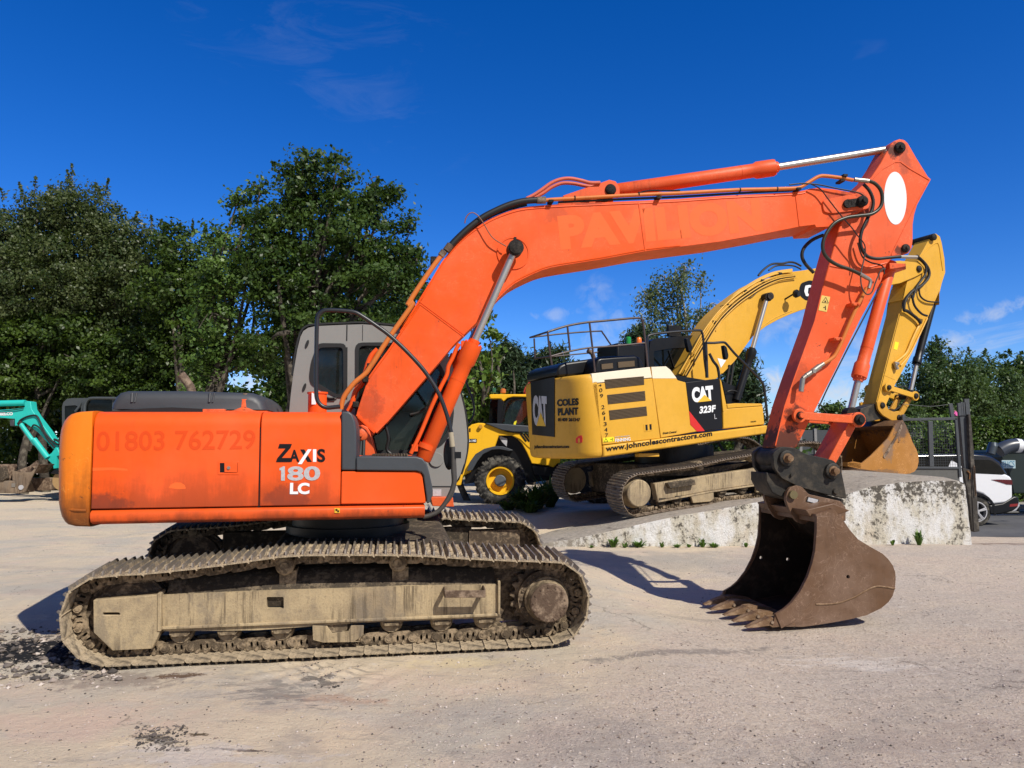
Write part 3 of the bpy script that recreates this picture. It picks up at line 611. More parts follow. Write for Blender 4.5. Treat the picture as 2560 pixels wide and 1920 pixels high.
# filter canister beside the cab
fx = O.P(*cJ(345, 1120)[0], -.6); mb = MB(); mb.cyl((fx.x, -.6, ZT - .02), (fx.x, -.6, O.P(*cJ(345, 1050)[0], -.6).z), .088, n=24); mb.cyl((fx.x, -.6, O.P(*cJ(345, 1050)[0], -.6).z), (fx.x, -.6, O.P(*cJ(345, 1044)[0], -.6).z + .01), .098, n=24); mb.build('canister', M['orange'], ex)
p_ = O.P(*cJ(302, 1080)[0], -.69); MB().box(p_.x - .01, p_.x + .03, -.692, -.688, ZT + .09, ZT + .2).build('canister_label', M['white'], ex)

# ---- cab
YC0, YC1 = .34, 1.26
cabp = O.xz(cJ(85, 1210, 100, 1050, 125, 850, 160, 640, 190, 520, 215, 470, 260, 440, 330, 425) + cJ(620, 412, 760, 408, 1000, 425, 1300, 470, 1480, 560, 1580, 760, 1655, 1000, 1700, 1180, 1722, 1350, 1728, 1480, 1722, 1580, 1712, 1659) + cB(1268, 730, 1248, 790, 1205, 865, 1178, 945, 1060, 950, 800, 950), YC0)
cabp += [(cabp[0][0], cabp[-1][1])]
cc = Vector((sum(p[0] for p in cabp) / len(cabp), sum(p[1] for p in cabp) / len(cabp)))
inner = [((p[0] - cc.x) * .93 + cc.x, (p[1] - cc.y) * .95 + cc.y) for p in cabp]
w1 = rounded(O.xz(cJ(352, 598, 598, 598, 606, 1050, 545, 1082, 352, 982, 300, 955, 285, 900, 300, 760), YC0), .05)
w2 = rounded(O.xz(cJ(706, 588, 1000, 588, 1340, 640, 1480, 800, 1560, 1010, 1592, 1200, 1570, 1400, 1480, 1520, 1250, 1590, 706, 1590), YC0), .07)
w3 = rounded(O.xz(cJ(706, 588, 1150, 588, 1480, 760, 1592, 1200, 706, 1200), YC0), .07)
sealw = lambda w, k=1.0: w
cab = MB().prism(cabp, YC0, YC0 + .05, holes=[w1, w2]).prism(cabp, YC0 + .0501, YC1 - .0501, holes=[inner]).prism(cabp, YC1 - .05, YC1, holes=[w1, w3]).build('cab', M['cabgrey'], ex, smooth=30)
MB().box(min(p[0] for p in inner) + .25, max(p[0] for p in inner) - .1, YC1 - .14, YC1 - .06, min(p[1] for p in inner) + .05, O.P(*cJ(900, 1190)[0], YC0).z).build('door_lining', M['black'], cab)
def inset(poly, k):
    c_ = Vector((sum(p[0] for p in poly) / len(poly), sum(p[1] for p in poly) / len(poly))); out = []
    for p in poly:
        v = Vector(p) - c_; out.append(tuple(c_ + v * (1 - k / v.length)))
    return out
for w in (w1, w2):
    MB().prism(inset(w, -.018), YC0 - .012, YC0 + .01, holes=[inset(w, .03)]).build('window_seal', M['seal'], cab)
    MB().prism(inset(w, .0), YC0 + .015, YC0 + .021).build('window', M['glass'], cab)
    MB().prism(inset(w if w is w1 else w3, .0), YC1 - .03, YC1 - .024).build('window', M['glass'], cab)
MB().prism(inset([(x, z) for x, z in inner], -.005), YC0 + .05, YC0 + .051, holes=[inner]) if False else None
mb = MB(); rl = smooth_poly(O.xz(cJ(118, 880, 160, 620, 200, 480, 250, 432, 330, 416, 620, 402, 760, 399, 1000, 416, 1300, 462), YC0 - .0), 3)
mb.prism(band(rl, .02), YC0 - .005, YC1 + .005); mb.build('roof_seal', M['seal'], cab)
mb = MB(); fe = smooth_poly(O.xz(cJ(1655, 1000, 1700, 1180, 1724, 1350, 1731, 1480, 1724, 1580) + cB(1272, 730, 1252, 790), YC0), 3); mb.prism(band(fe, .014), YC0 - .006, YC1 + .002); mb.build('front_seal', M['seal'], cab)
mb = MB(); a = O.P(*cJ(618, 415)[0], YC0); b = O.P(*cJ(615, 560)[0], YC0); strip(mb, (a.x, a.z), (b.x, b.z), .012, YC0 - .004, YC0 + .01); a = O.P(*cJ(614, 620)[0], YC0); b = O.P(*cJ(612, 1100)[0], YC0); strip(mb, (a.x, a.z), (b.x, b.z), .02, YC0 - .004, YC0 + .01)
a = O.P(*cJ(762, 415)[0], YC0); b = O.P(*cJ(760, 560)[0], YC0); strip(mb, (a.x, a.z), (b.x, b.z), .006, YC0 - .003, YC0 + .01); mb.build('panel_joint', M['seal'], cab)
mb = MB()
for q in ((250, 590), (225, 990)):
    a = O.P(*cJ(*q)[0], YC0); mb.add([(a.x + .03 * math.cos(t) * .55 + .012 * math.sin(t), YC0 - .012, a.z + .045 * math.sin(t)) for t in [i * math.pi / 5 for i in range(10)]] + [(a.x + .03 * math.cos(t) * .55 + .012 * math.sin(t), YC0 + .002, a.z + .045 * math.sin(t)) for t in [i * math.pi / 5 for i in range(10)]], [tuple(range(10))] + [(i, (i + 1) % 10, (i + 1) % 10 + 10, i + 10) for i in range(10)])
mb.build('vent', M['seal'], cab)
a = O.P(*cJ(460, 1090)[0], YC0); mb = MB(); mb.box(a.x - .05, a.x + .05, YC0 - .015, YC0, a.z - .03, a.z + .0); mb.tube([(a.x - .08, YC0 - .02, a.z + .03), (a.x, YC0 - .03, a.z), (a.x + .08, YC0 - .02, a.z + .01)], .007); mb.build('cab_bracket', M['seal'], cab)
# lower cab panel line and label
a = O.P(*cB(1040, 875)[0], YC0); b = O.P(*cB(1190, 875)[0], YC0); mb = MB(); strip(mb, (a.x, a.z), (b.x, b.z), .012, YC0 - .004, YC0 + .01); mb.build('panel_joint', M['seal'], cab)
MB().prism(O.xz(cB(1056, 893, 1115, 893, 1115, 940, 1056, 940), YC0 - .003), YC0 - .006, YC0 - .001).build('data_plate', M['silver'], cab)
gl = O.P(*cB(1080, 690)[0], YC0); MB().lathe((gl.x, YC0 - .02, gl.z), (0, 1, 0), [(0, .05), (.0, .075), (.02, .08)], 24).build('grommet', M['cabgrey'], cab)
# seat, console and wheel inside
mb = MB(); sx = O.P(840, 950, .8).x; mb.box(sx - .05, sx + .45, .55, 1.05, 1.55, 1.68); mb.prism([(sx - .1, 1.6), (sx + .06, 1.6), (sx - .0, 2.35), (sx - .14, 2.35)], .55, 1.05); mb.box(sx + .0, sx + .4, .42, .52, 1.6, 1.85); mb.build('seat', M['black'], cab, bevel=.03)
mb = MB(); wc = O.P(*cJ(420, 900)[0], .8); mb.tube([wc + Vector((.16 * math.cos(t), .17 * math.sin(t), .06 * math.cos(t) + .08)) for t in [i * math.pi / 8 for i in range(17)]], .014, sm=1); mb.tube([wc + Vector((0, 0, .06)), wc + Vector((.1, 0, -.4))], .03, sm=1); mb.build('control_lever', M['black'], cab)
# orange step under the cab front
sf = O.xz(cB(1040, 945, 1190, 945, 1198, 1010, 1050, 1005), .3); MB().prism(sf, .2, 1.2).build('cab_step', M['orange_worn'], ex, bevel=.006)
# rails and mirror
mb = MB(); hr = [O.P(*q, -1.0 + .0 * i) for i, q in enumerate(cJ(555, 1166, 500, 1172, 430, 1176, 375, 1150, 340, 1090, 333, 980, 333, 800, 336, 600, 340, 420, 352, 330, 400, 285, 470, 278, 600, 285, 690, 298, 760, 335, 880, 415, 1000, 502, 1150, 640, 1300, 800, 1395, 930, 1470, 1060, 1540, 1250, 1585, 1440))]
mb.tube(hr, .0195, n=10, sm=4); hro = mb.build('hand_rail', M['rail'], ex)
mb = MB(); mb.tube([O.P(*q, -1.0) for q in cB(1178, 500, 1190, 560, 1196, 640, 1198, 760, 1200, 860, 1160, 960, 1100, 1040, 1040, 1072, 990, 1085)], .022, n=10); mb.tube([O.P(*q, -1.0) for q in cB(1190, 560, 1205, 660, 1212, 780, 1212, 850, 1180, 950, 1120, 1020)], .013); mb.build('cable_bundle', M['hose_grey'], ex)
mb = MB(); a = O.P(*cB(1180, 500)[0], -1.0); b = O.P(*cB(1192, 600)[0], -1.0); mb.cyl(a, b, .026, n=10); mb.build('tape_wrap', plain('beige_tape', (.36, .31, .22), .8), ex)
mc = O.P(*cB(1166, 650)[0], -.95); mb = MB(); mb.lathe((mc.x, -.97, mc.z), (.25, 1, 0), [(0, .02), (.0, .07), (.02, .085), (.05, .07)], 24)
for i, v in enumerate(mb.v): mb.v[i] = (mc.x + (v[0] - mc.x) * .62, v[1], mc.z + (v[2] - mc.z) * 1.75)
mb.box(mc.x + .05, mc.x + .11, -1.02, -.96, mc.z - .04, mc.z + .02); mb.build('mirror', M['black'], ex)
mb = MB(); mb.tube([O.P(*q, 1.3) for q in cJ(1705, 900, 1735, 1000, 1770, 1090, 1790, 1190, 1775, 1270, 1740, 1320)], .013); mb.build('hand_rail', M['rail'], ex)

# ---- boom
bo = (cJ(705, 1232, 730, 1150, 822, 880, 900, 770) + cJ(1000, 636, 1290, 205) + cI(0, 1335, 90, 1200, 180, 1052, 330, 805, 390, 725, 450, 655, 530, 580, 620, 515, 710, 462, 800, 422, 900, 388, 1000, 368, 1150, 355, 1300, 346, 1600, 333, 1900, 321, 2212, 306) + cG(0, 655, 300, 640, 640, 622, 735, 606, 775, 592, 870, 585, 990, 598, 1100, 618, 1190, 645, 1245, 660, 1290, 700, 1295, 740, 1270, 770, 1215, 788, 1100, 825, 960, 922, 830, 928, 820, 905, 700, 920, 400, 980, 0, 1052)
      + cI(1940, 722, 1600, 785, 1300, 832, 1200, 850, 1120, 873, 1050, 903, 970, 942, 900, 982, 830, 1040, 780, 1092, 730, 1160, 670, 1230, 600, 1290, 430, 1455) + cJ(1480, 745, 1380, 862, 1000, 1300, 892, 1412, 870, 1402))
YB = .25
boP = O.xz(bo, -YB)
_s = lambda cr, x, y: (lambda p: (p.x, p.z))(O.P(*cr(x, y)[0], -YB))
M['boom'] = paint('orange_boom_paint', ORC, grime=.45, fade=.6, streak=.25, scratch=.2, chips=.05, stains=((*_s(cJ, 830, 1150), .22, .3, .35, (.12, .03, .02)), (*_s(cG, 1080, 740), .45, .32, .5, (.10, .03, .02)), (*_s(cI, 1230, 400), .25, .25, .3, (.15, .04, .02)), (*_s(cI, 900, 740), .22, .25, .55, GREASE), (*_s(cI, 1450, 330), .5, .08, .5, GREASE), (*_s(cG, 1160, 720), .16, .13, .9, GREASE)))
M['arm'] = paint('orange_stick_paint', (.74, .100, .020), grime=.5, fade=.4, gcol=(.05, .02, .015), scratch=.35, chips=.15, streak=.15, stains=((*_s(cG, 1555, 240), .16, .16, .9, GREASE), (*_s(cG, 1605, 1110), .12, .12, .8, GREASE), (*_s(cG, 1280, 740), .22, .25, .7, GREASE), (*_s(cH, 600, 1400), .40, .32, .9, (.04, .022, .016)), (*_s(cH, 680, 1170), .20, .20, .8, GREASE), (*_s(cG, 1640, 330), .15, .3, .4, (.12, .04, .03)), (*_s(cH, 700, 850), .25, .4, .35, (.12, .03, .02))))
boom = MB().prism(boP, -YB, YB).build('boom', M['boom'], ex, bevel=.012)
def liney(mb, cr, a, b, w, y0, y1):
    p, q = O.P(*cr(*a)[0], y0), O.P(*cr(*b)[0], y0); strip(mb, (p.x, p.z), (q.x, q.z), w, y0, y1)
mb = MB()
for dlt in (0, 22): liney(mb, cJ, (1292, 200 + dlt), (1695, 500 + dlt), .012, -YB - .005, -YB + .002)
liney(mb, cI, (1886, 330), (1940, 722), .012, -YB - .006, -YB + .002); liney(mb, cG, (655, 628), (690, 916), .014, -YB - .007, -YB + .002); liney(mb, cJ, (705, 1240), (880, 1398), .02, -YB - .008, -YB + .002); liney(mb, cJ, (715, 1262), (872, 1410), .012, -YB - .006, -YB + .002)
up = [O.P(*q, -YB) for q in bo[2:27]]; mb.tube([(p.x, -YB - .002, p.z - .03) for p in up], .007, n=6, sm=2)
lowp = [O.P(*q, -YB) for q in cI(2212, 683, 1940, 712, 1600, 775, 1300, 822, 1200, 840, 1120, 863, 1050, 893, 970, 930, 900, 970, 830, 1028, 780, 1080)]; mb.tube([(p.x, -YB - .002, p.z + .008) for p in lowp], .006, n=6, sm=2)
mb.build('weld_bead', M['orange'], boom)
rc = O.P(*cI(895, 735)[0], -YB); MB().prism(circle(rc.x, rc.z, .175, 40), -YB - .012, -YB + .002, holes=[circle(rc.x, rc.z, .158, 40)]).build('boss_ring', M['orange'], boom)
MB().lathe((rc.x, -YB - .006, rc.z), (0, 1, 0), [(0, .158), (.01, .158)], 40).build('boss_plate', M['orange'], boom)
letO('PAVILION', cI, (1270, 715), (2870, 560), (1240, 440), M['orange_pale'], boom, y=-YB - .0006, th=.0006, bold=.06, space=1.02)
# tip details: reinforcing plate and pins
tpl = rounded(O.xz(cG(875, 700, 1100, 650, 1290, 690, 1280, 770, 960, 812, 890, 800), -YB), .04, 3); MB().prism(tpl, -YB - .02, -YB + .005).build('boss_plate', M['orange_arm'], boom, bevel=.004)
def pin(c, y0, y1, r, parent, hexr=0, mat=None, r2=None):
    mb = MB(); mb.lathe((c.x, y0, c.z), (0, 1, 0), [(-.01, r * .6), (0, r * .92), (.01, r), (y1 - y0, r)], 24)
    if hexr: mb.cyl((c.x, y0 - .035, c.z), (c.x, y0, c.z), hexr, n=6)
    return mb.build('pin', mat or M['pin'], parent)
t1 = O.P(*cG(1225, 705)[0], -.3); pin(t1, -.34, .34, .062, boom, .03)
mb = MB(); a = O.P(*cG(1110, 720)[0], -.3); mb.prism(circle(a.x, a.z, .05, 18) , -.30, -.26); strip(mb, (a.x, a.z), (t1.x, t1.z), .09, -.30, -.262); mb.build('pin_keeper', M['pin'], boom)
t2 = O.P(*cI(908, 700)[0], -.47); 
# boom foot and bracket
foot = O.xz(cJ(712, 1262, 870, 1408, 840, 1440, 800, 1470, 760, 1500, 715, 1480, 700, 1420), -.22); MB().prism(foot, -.22, .22).build('boom_foot', M['orange_arm'], boom, bevel=.01)
bk = O.xz(cJ(720, 1350, 760, 1335, 805, 1355, 830, 1400, 880, 1612, 690, 1640, 690, 1400), -.3)
mb = MB(); mb.prism(bk, -.33, -.26); mb.prism(bk, .26, .33); mb.build('boom_bracket', M['orange_arm'], ex, bevel=.008)
fp = O.P(*cJ(745, 1425)[0], -.35); pin(fp, -.37, .35, .07, ex, .02, mat=M['orange_worn'])
mb = MB()
for i, (a, b) in enumerate((((720, 1480), (715, 1620)), ((745, 1490), (735, 1620)), ((770, 1480), (765, 1620)))): mb.tube([O.P(*cJ(*a)[0], -.4), O.P(*cJ(*b)[0], -.45)], .02)
mb.tube([O.P(*q, -.15) for q in cJ(960, 1300, 1000, 1450, 985, 1560, 1020, 1600)], .016); mb.tube([O.P(*q, .1) for q in cJ(1200, 1240, 1280, 1220, 1360, 1170)], .014); mb.split('slew_hose', M['hose'], ex)
# boom rams, one each side
for s in (-1, 1):
    y = s * .41; yn = -.41
    tops = [O.P(*q, yn) for q in (cI(908, 703)[0], cJ(1796, 566)[0], cJ(1318, 1665)[0])]
    class _f:
        @staticmethod
        def P(a, b, yy): p = O.P(a, b, yn); return Vector((p.x, yy, p.z))
    ram = cylinder_ram(_f, 'boom_ram', ex, y, cI(908, 703)[0], cJ(1796, 556)[0], cJ(1318, 1665)[0], .079, .098, .0375, M['orange'], M['chrome'], glen=.24)
    a = _f.P(*cI(908, 703)[0], y); mb = MB(); mb.cyl((a.x, y - .075, a.z), (a.x, y + .075, a.z), .082, n=26); mb.lathe((a.x, y - s * -.075, a.z), (0, s, 0), [(0, .07), (.01, .07), (.02, .05)], 24)
    mb.box(a.x - .012, a.x + .012, y - .03, y + .02, a.z + .06, a.z + .12); mb.build('ram_pin', M['pin'], ram)
    b0, b1 = _f.P(*cJ(1330, 1560)[0], y), _f.P(*cJ(1322, 1585)[0], y); g0 = _f.P(*cJ(1345, 1560)[0], y); dd = (_f.P(*cJ(1796, 556)[0], y) - _f.P(*cJ(1318, 1665)[0], y)).normalized()
    mb = MB(); mb.cyl(g0, g0 + dd * .05, .088, n=26); mb.box(g0.x - .14, g0.x - .08, y - .03, y + .03, g0.z - .02, g0.z + .05); mb.build('clamp_band', M['orange'], ram)
    # the oil pipe beside it
    mb = MB(); mb.tube([_f.P(*q, y - s * -.02) for q in cJ(1650, 590, 1622, 640, 1590, 720, 1550, 800, 1535, 880, 1480, 990, 1400, 1160, 1300, 1400, 1205, 1600)], .021, n=10)
    mb.box(tops[1].x - .14, tops[1].x - .06, y - .03, y + .03, tops[1].z - .06, tops[1].z - .0); mb.build('oil_pipe', M['orange'], ram)
mb = MB(); mb.cyl((rc.x, -.33, O.P(*cI(908, 703)[0], -.41).z), (rc.x, .33, O.P(*cI(908, 703)[0], -.41).z), .055)
# arm ram on top of the boom
ar = cylinder_ram(O, 'arm_ram', ex, 0.0, cG(1530, 240)[0], cG(492, 408)[0], cI(1690, 232)[0], .080, .098, .043, M['orange_arm'], M['chrome'], glen=.26)
ab = O.xz(cI(1285, 285, 1600, 178, 1650, 160, 1700, 172, 1730, 215, 1735, 275, 1600, 300, 1290, 330), -.13)
mb = MB(); mb.prism(ab, -.15, -.11); mb.prism(ab, .11, .15); mb.build('ram_bracket', M['orange_arm'], boom, bevel=.006)
pin(O.P(*cI(1665, 232)[0], -.16), -.17, .17, .062, boom)
# pipes and hoses over the boom
mb = MB(); mb.tube([O.P(*q, -.27) for q in cI(1150, 318, 1220, 312, 1400, 302, 1700, 285, 2000, 270, 2212, 262) + cG(150, 604, 400, 598, 640, 590, 700, 578, 780, 530, 850, 490, 910, 484, 1040, 500, 1150, 520)], .021, n=10, sm=4); mb.build('hydraulic_pipe', M['pipe_orange'], boom)
mb = MB(); mb.tube([O.P(*q, -.24) for q in cI(1250, 335, 1700, 312, 2212, 290) + cG(300, 625, 620, 610)], .012, n=8); mb.tube([O.P(*q, -.2) for q in cI(1880, 262, 1950, 245, 2050, 240, 2212, 243)], .009, n=6); mb.tube([O.P(*q, -.29) for q in cG(600, 560, 720, 548, 860, 560, 1000, 590, 1200, 630, 1260, 680)], .008); mb.build('cable', M['hose'], boom)
mb = MB(); mb.tube([O.P(*q, -.27) for q in cI(1140, 318, 1060, 318, 960, 328, 860, 355, 760, 398, 660, 450, 570, 515, 490, 585, 420, 655, 375, 710)], .034, n=12, sm=4); mb.tube([O.P(*q, -.2) for q in cI(1000, 350, 850, 388, 700, 450, 560, 545, 420, 690)], .02); mb.build('hydraulic_hose', M['hose'], boom)
mb = MB(); mb.cyl(O.P(*cI(1150, 317)[0], -.27), O.P(*cI(1080, 318)[0], -.27), .038, n=12); mb.cyl(O.P(*cI(400, 670)[0], -.27), O.P(*cI(365, 718)[0], -.27), .04, n=12); mb.cyl(O.P(*cI(350, 720)[0], -.27), O.P(*cI(322, 758)[0], -.27), .036, n=8); mb.split('hose_fitting', M['rust'], boom)
mb = MB(); mb.tube([O.P(*q, -.27) for q in cI(330, 750, 220, 900, 60, 1145) + cJ(1230, 210, 1000, 540, 840, 790, 780, 870, 690, 945, 620, 1030, 580, 1100, 560, 1190)], .026, n=12, sm=4); mb.build('hydraulic_pipe', M['pipe_orange'], boom)
mb = MB(); mb.tube([O.P(*q, -.12) for q in cJ(900, 640, 850, 690, 815, 760, 790, 850, 760, 950, 700, 1020, 660, 1150, 630, 1210)], .028, n=10); mb.build('hydraulic_pipe', M['orange'], boom)
mb = MB()
for q in ((830, 800), (790, 920), (700, 1150)): a = O.P(*cJ(*q)[0], -.2); mb.box(a.x - .03, a.x + .03, -.28, -.1, a.z - .03, a.z + .03)
a = O.P(*cI(265, 800)[0], -.2); mb.box(a.x - .03, a.x + .03, -.26, -.1, a.z - .03, a.z + .04); mb.build('pipe_clamp', M['pin'], boom, bevel=.006)
mb = MB(); mb.tube([O.P(*q, -.16) for q in cI(1000, 305, 1060, 275, 1120, 235, 1190, 185, 1260, 155, 1340, 146, 1430, 162, 1500, 180, 1580, 180)], .020, n=10); mb.tube([O.P(*q, .0) for q in cI(1060, 300, 1130, 262, 1200, 215, 1280, 184, 1370, 186, 1480, 207, 1560, 210)], .020, n=10); mb.build('sleeved_hose', plain('pink_orange_sleeve', (.60, .12, .06), .6), boom)
mb = MB(); mb.tube([O.P(*q, -.32) for q in cI(512, 500, 520, 460, 545, 425, 580, 417, 620, 445, 660, 500, 700, 570, 745, 625, 840, 682)], .0065, n=6); mb.build('grease_line', plain('brown_grease_line', (.20, .07, .03), .6), boom)
mb = MB()
for cr, xs_, y_ in ((cI, 1380, 300), (cI, 1885, 270), (cG, 170, 605), (cG, 492, 597)): a = O.P(*cr(xs_, y_)[0], -.27); mb.cyl((a.x - .006, a.y, a.z), (a.x + .006, a.y, a.z), .026, n=10)
for cr, xs_, y_ in ((cI, 1190, 330), (cI, 2040, 300), (cG, 670, 600), (cG, 1045, 530), (cG, 1070, 485)): a = O.P(*cr(xs_, y_)[0], -.27); mb.box(a.x - .025, a.x + .025, -.31, -.2, a.z - .012, a.z + .012)
mb.split('pipe_strap', M['pin'], boom)

# ---- arm (stick)
st = (cG(1480, 205, 1510, 178, 1555, 163, 1595, 172, 1625, 200, 1700, 330, 1800, 490, 1826, 512, 1790, 575, 1705, 735, 1680, 820, 1668, 900, 1667, 1040, 1660, 1100, 1630, 1150, 1570, 1170, 1500, 1180, 1440, 1250) + cH(1395, 10, 1220, 330, 1010, 760, 820, 1130, 700, 1370, 665, 1440, 620, 1470, 470, 1450, 480, 1405, 560, 1085, 640, 850, 820, 350, 890, 60) + cG(945, 1240, 1040, 900, 1110, 760, 1180, 610, 1310, 490, 1390, 370))
YS = .15
stick = MB().prism(O.xz(st, -YS), -YS, YS).build('arm', M['arm'], ex, bevel=.010)
mb = MB(); lp_ = [O.P(*q, -YS) for q in cG(1300, 520, 1400, 425, 1510, 362, 1560, 362, 1640, 420, 1810, 518, 1700, 720, 1480, 1165)]
for i in range(len(lp_) - 1): strip(mb, (lp_[i].x, lp_[i].z), (lp_[i + 1].x, lp_[i + 1].z), .014, -YS - .007, -YS + .002)
arc = [O.P(*q, -YS) for q in cG(950, 1260, 1100, 1285, 1250, 1280, 1440, 1235)]; mb.tube([(p.x, -YS - .002, p.z) for p in arc], .008)
for seg in (((480, 1430), (560, 1090)), ((560, 1090), (640, 855)), ((640, 855), (820, 355)), ((820, 355), (890, 70))): liney(mb, cH, seg[0], seg[1], .012, -YS - .006, -YS + .002)
mb.build('weld_bead', M['orange_arm'], stick)
ov = [O.P(*cG(1514 + 97 * math.cos(t) + 4 * math.sin(t), 676 + 228 * math.sin(t))[0], -YS) for t in [2 * math.pi * i / 48 for i in range(48)]]
MB().prism([(p.x, p.z) for p in ov], -YS - .003, -YS + .001).build('white_oval_decal', M['white'], stick)
pin(O.P(*cG(1555, 238)[0], -.16), -.18, .18, .066, stick, .03); pin(O.P(*cG(1605, 1108)[0], -.16), -.175, .175, .05, stick, .022)
dk = MB().prism(O.xz(cH(878, 132, 952, 146, 922, 276, 850, 262), -YS - .002), -YS - .004, -YS + .001).build('warning_sticker', plain('pale_yellow_sticker', (.74, .52, .12), .5), stick)
mb = MB(); tri = [O.P(*cH(*q)[0], -YS) for q in ((912, 150), (935, 200), (880, 195))]
for i in range(3): strip(mb, (tri[i].x, tri[i].z), (tri[(i + 1) % 3].x, tri[(i + 1) % 3].z), .005, -YS - .006, -YS - .003)
a = O.P(*cH(908, 188)[0], -YS); mb.box(a.x - .009, a.x + .009, -YS - .006, -YS - .003, a.z - .005, a.z + .012); a = O.P(*cH(908, 238)[0], -YS); mb.box(a.x - .004, a.x + .006, -YS - .006, -YS - .003, a.z - .03, a.z + .02); mb.box(a.x - .025, a.x + .006, -YS - .006, -YS - .003, a.z - .004, a.z + .003); mb.build('warning_symbol', M['blackdecal'], stick)
YH_ = -.30
mb = MB(); mb.tube([O.P(*q, YH_) for q in cG(1280, 525, 1340, 550, 1390, 610, 1402, 690, 1380, 760, 1310, 812, 1200, 828, 1090, 845, 990, 890, 925, 970, 890, 1060, 895, 1140, 940, 1205, 1020, 1255, 1120, 1290, 1210, 1330)], .0205, n=10, sm=5); mb.build('arm_hose', plain('olive_black_hose', (.022, .024, .012), .38), stick)
mb = MB(); mb.tube([O.P(*q, YH_ + .04) for q in cG(1240, 555, 1290, 610, 1322, 690, 1315, 770, 1275, 850, 1232, 940, 1212, 1030, 1225, 1110, 1270, 1175, 1350, 1198, 1450, 1190, 1560, 1180)], .019, n=10, sm=5); mb.tube([O.P(*q, -.05) for q in cG(890, 995, 800, 1035, 730, 1100, 708, 1170, 735, 1240, 810, 1320)], .02, n=10)
mb.tube([O.P(*q, YH_ - .01) for q in cG(790, 555, 870, 600, 940, 690, 1050, 830, 1130, 920, 1190, 1000, 1250, 1080, 1255, 1180)], .007, n=6); mb.tube([O.P(*q, -.2) for q in cG(1190, 1060, 1230, 1180, 1300, 1230, 1400, 1260, 1420, 1330)], .009, n=6)
rings = [O.P(*q, YH_ + .04) for q in cG(1302, 640, 1322, 690, 1318, 740, 1300, 800, 1275, 850, 1250, 900, 1225, 960, 1212, 1030, 1215, 1080, 1240, 1135, 1300, 1187, 1370, 1198, 1420, 1193, 1470, 1188)]
mb.build('arm_hose', M['hose'], stick)
mb = MB(); mb.tube([O.P(*q, -.27) for q in cG(1250, 1110, 1245, 1200, 1218, 1320, 1222, 1430, 1262, 1502, 1310, 1490, 1345, 1400, 1390, 1300, 1430, 1285)], .008, n=6); mb.build('grey_cable', M['hose_grey'], stick)
mb = MB(); mb.cyl(O.P(*cG(1160, 515)[0], YH_ + .02), O.P(*cG(1285, 528)[0], YH_), .026, n=10); mb.cyl(O.P(*cG(1200, 1325)[0], -.28), O.P(*cG(1280, 1370)[0], -.25), .023, n=10); mb.tube([O.P(*q, -.24) for q in cG(1270, 1365, 1300, 1390, 1285, 1455)], .02, sm=3); mb.cyl(O.P(*cG(1540, 1182)[0], -.24), O.P(*cG(1700, 1185)[0], -.2), .02, n=8); mb.split('hose_fitting', M['fitting'], stick)
mb = MB(); mb.tube([O.P(*q, -.22) for q in cG(1268, 1450, 1195, 1590) + cH(1190, 215, 1120, 370, 1060, 510, 1015, 610, 975, 670, 890, 725)], .022, n=10, sm=3); mb.build('hydraulic_pipe', M['pipe_orange'], stick)
mb = MB()
for q in ((1165, 212), (1015, 512)):
    a = O.P(*cH(*q)[0], -.24); mb.box(a.x - .05, a.x + .05, -.26, -YS, a.z - .016, a.z + .02); mb.cyl((a.x - .03, -.275, a.z), (a.x - .03, -.2, a.z), .014, n=6); mb.cyl((a.x + .03, -.275, a.z), (a.x + .03, -.2, a.z), .014, n=6)
mb.build('pipe_clamp', M['orange_worn'], stick, bevel=.004)
mb = MB(); A_ = [O.P(*q, -.24) for q in cH(895, 722, 860, 745, 800, 790, 745, 825, 715, 850, 700, 965)]
for i, r_ in enumerate((.025, .034, .030, .026, .028)): mb.cyl(A_[i], A_[i + 1], r_, n=10)
mb.cyl(A_[2] - Vector((0, .04, 0)), A_[2] + Vector((0, .04, 0)), .022); mb.build('valve_fitting', M['fitting'], stick)
mb = MB(); mb.tube([O.P(*q, -.05) for q in cH(1400, 30, 1215, 380, 1120, 560, 1015, 765, 925, 945, 850, 1110)], .008, n=6); mb.build('cable', M['hose'], stick)
# ---- bucket ram and linkage
br_ = cylinder_ram(O, 'bucket_ram', ex, 0.0, cH(1122, 1155)[0], cH(1190, 872)[0], cG(1490, 1230)[0], .070, .088, .038, M['orange_arm'], M['chrome'], glen=.20)
mb = MB(); a = O.P(*cG(1480, 1290)[0], -.0); mb.box(a.x - .09, a.x + .12, -.1, .1, a.z - .02, a.z + .05); mb.build('clamp_band', M['orange_worn'], br_, bevel=.005)
lk0, lk1 = O.P(*cH(682, 1172)[0], -.22), O.P(*cH(1190, 1208)[0], -.22)
mb = MB()
for s in (-1, 1):
    y0, y1 = sorted((s * .20, s * .245)); mb.prism(circle(lk0.x, lk0.z, .078, 22), y0, y1); mb.prism(circle(lk1.x, lk1.z, .085, 22), y0, y1)
    d = Vector((lk1.x - lk0.x, lk1.z - lk0.z)).normalized(); strip(mb, (lk0.x + d.x * .05, lk0.z + d.y * .05), (lk1.x - d.x * .05, lk1.z - d.y * .05), .088, *sorted((s * .202, s * .243)))
link = mb.build('side_link', M['orange_worn'], ex, bevel=.006)
pin(lk0, -.27, .27, .045, link, .0); MB().lathe((lk0.x, -.30, lk0.z), (0, 1, 0), [(0, .028), (.03, .034)], 18).build('pin', M['orange_worn'], link)
pin(lk1, -.275, .275, .062, link, .038)
hp0 = O.P(*cE(1055, 490)[0], -.28); l2 = (hp0.x, hp0.z)
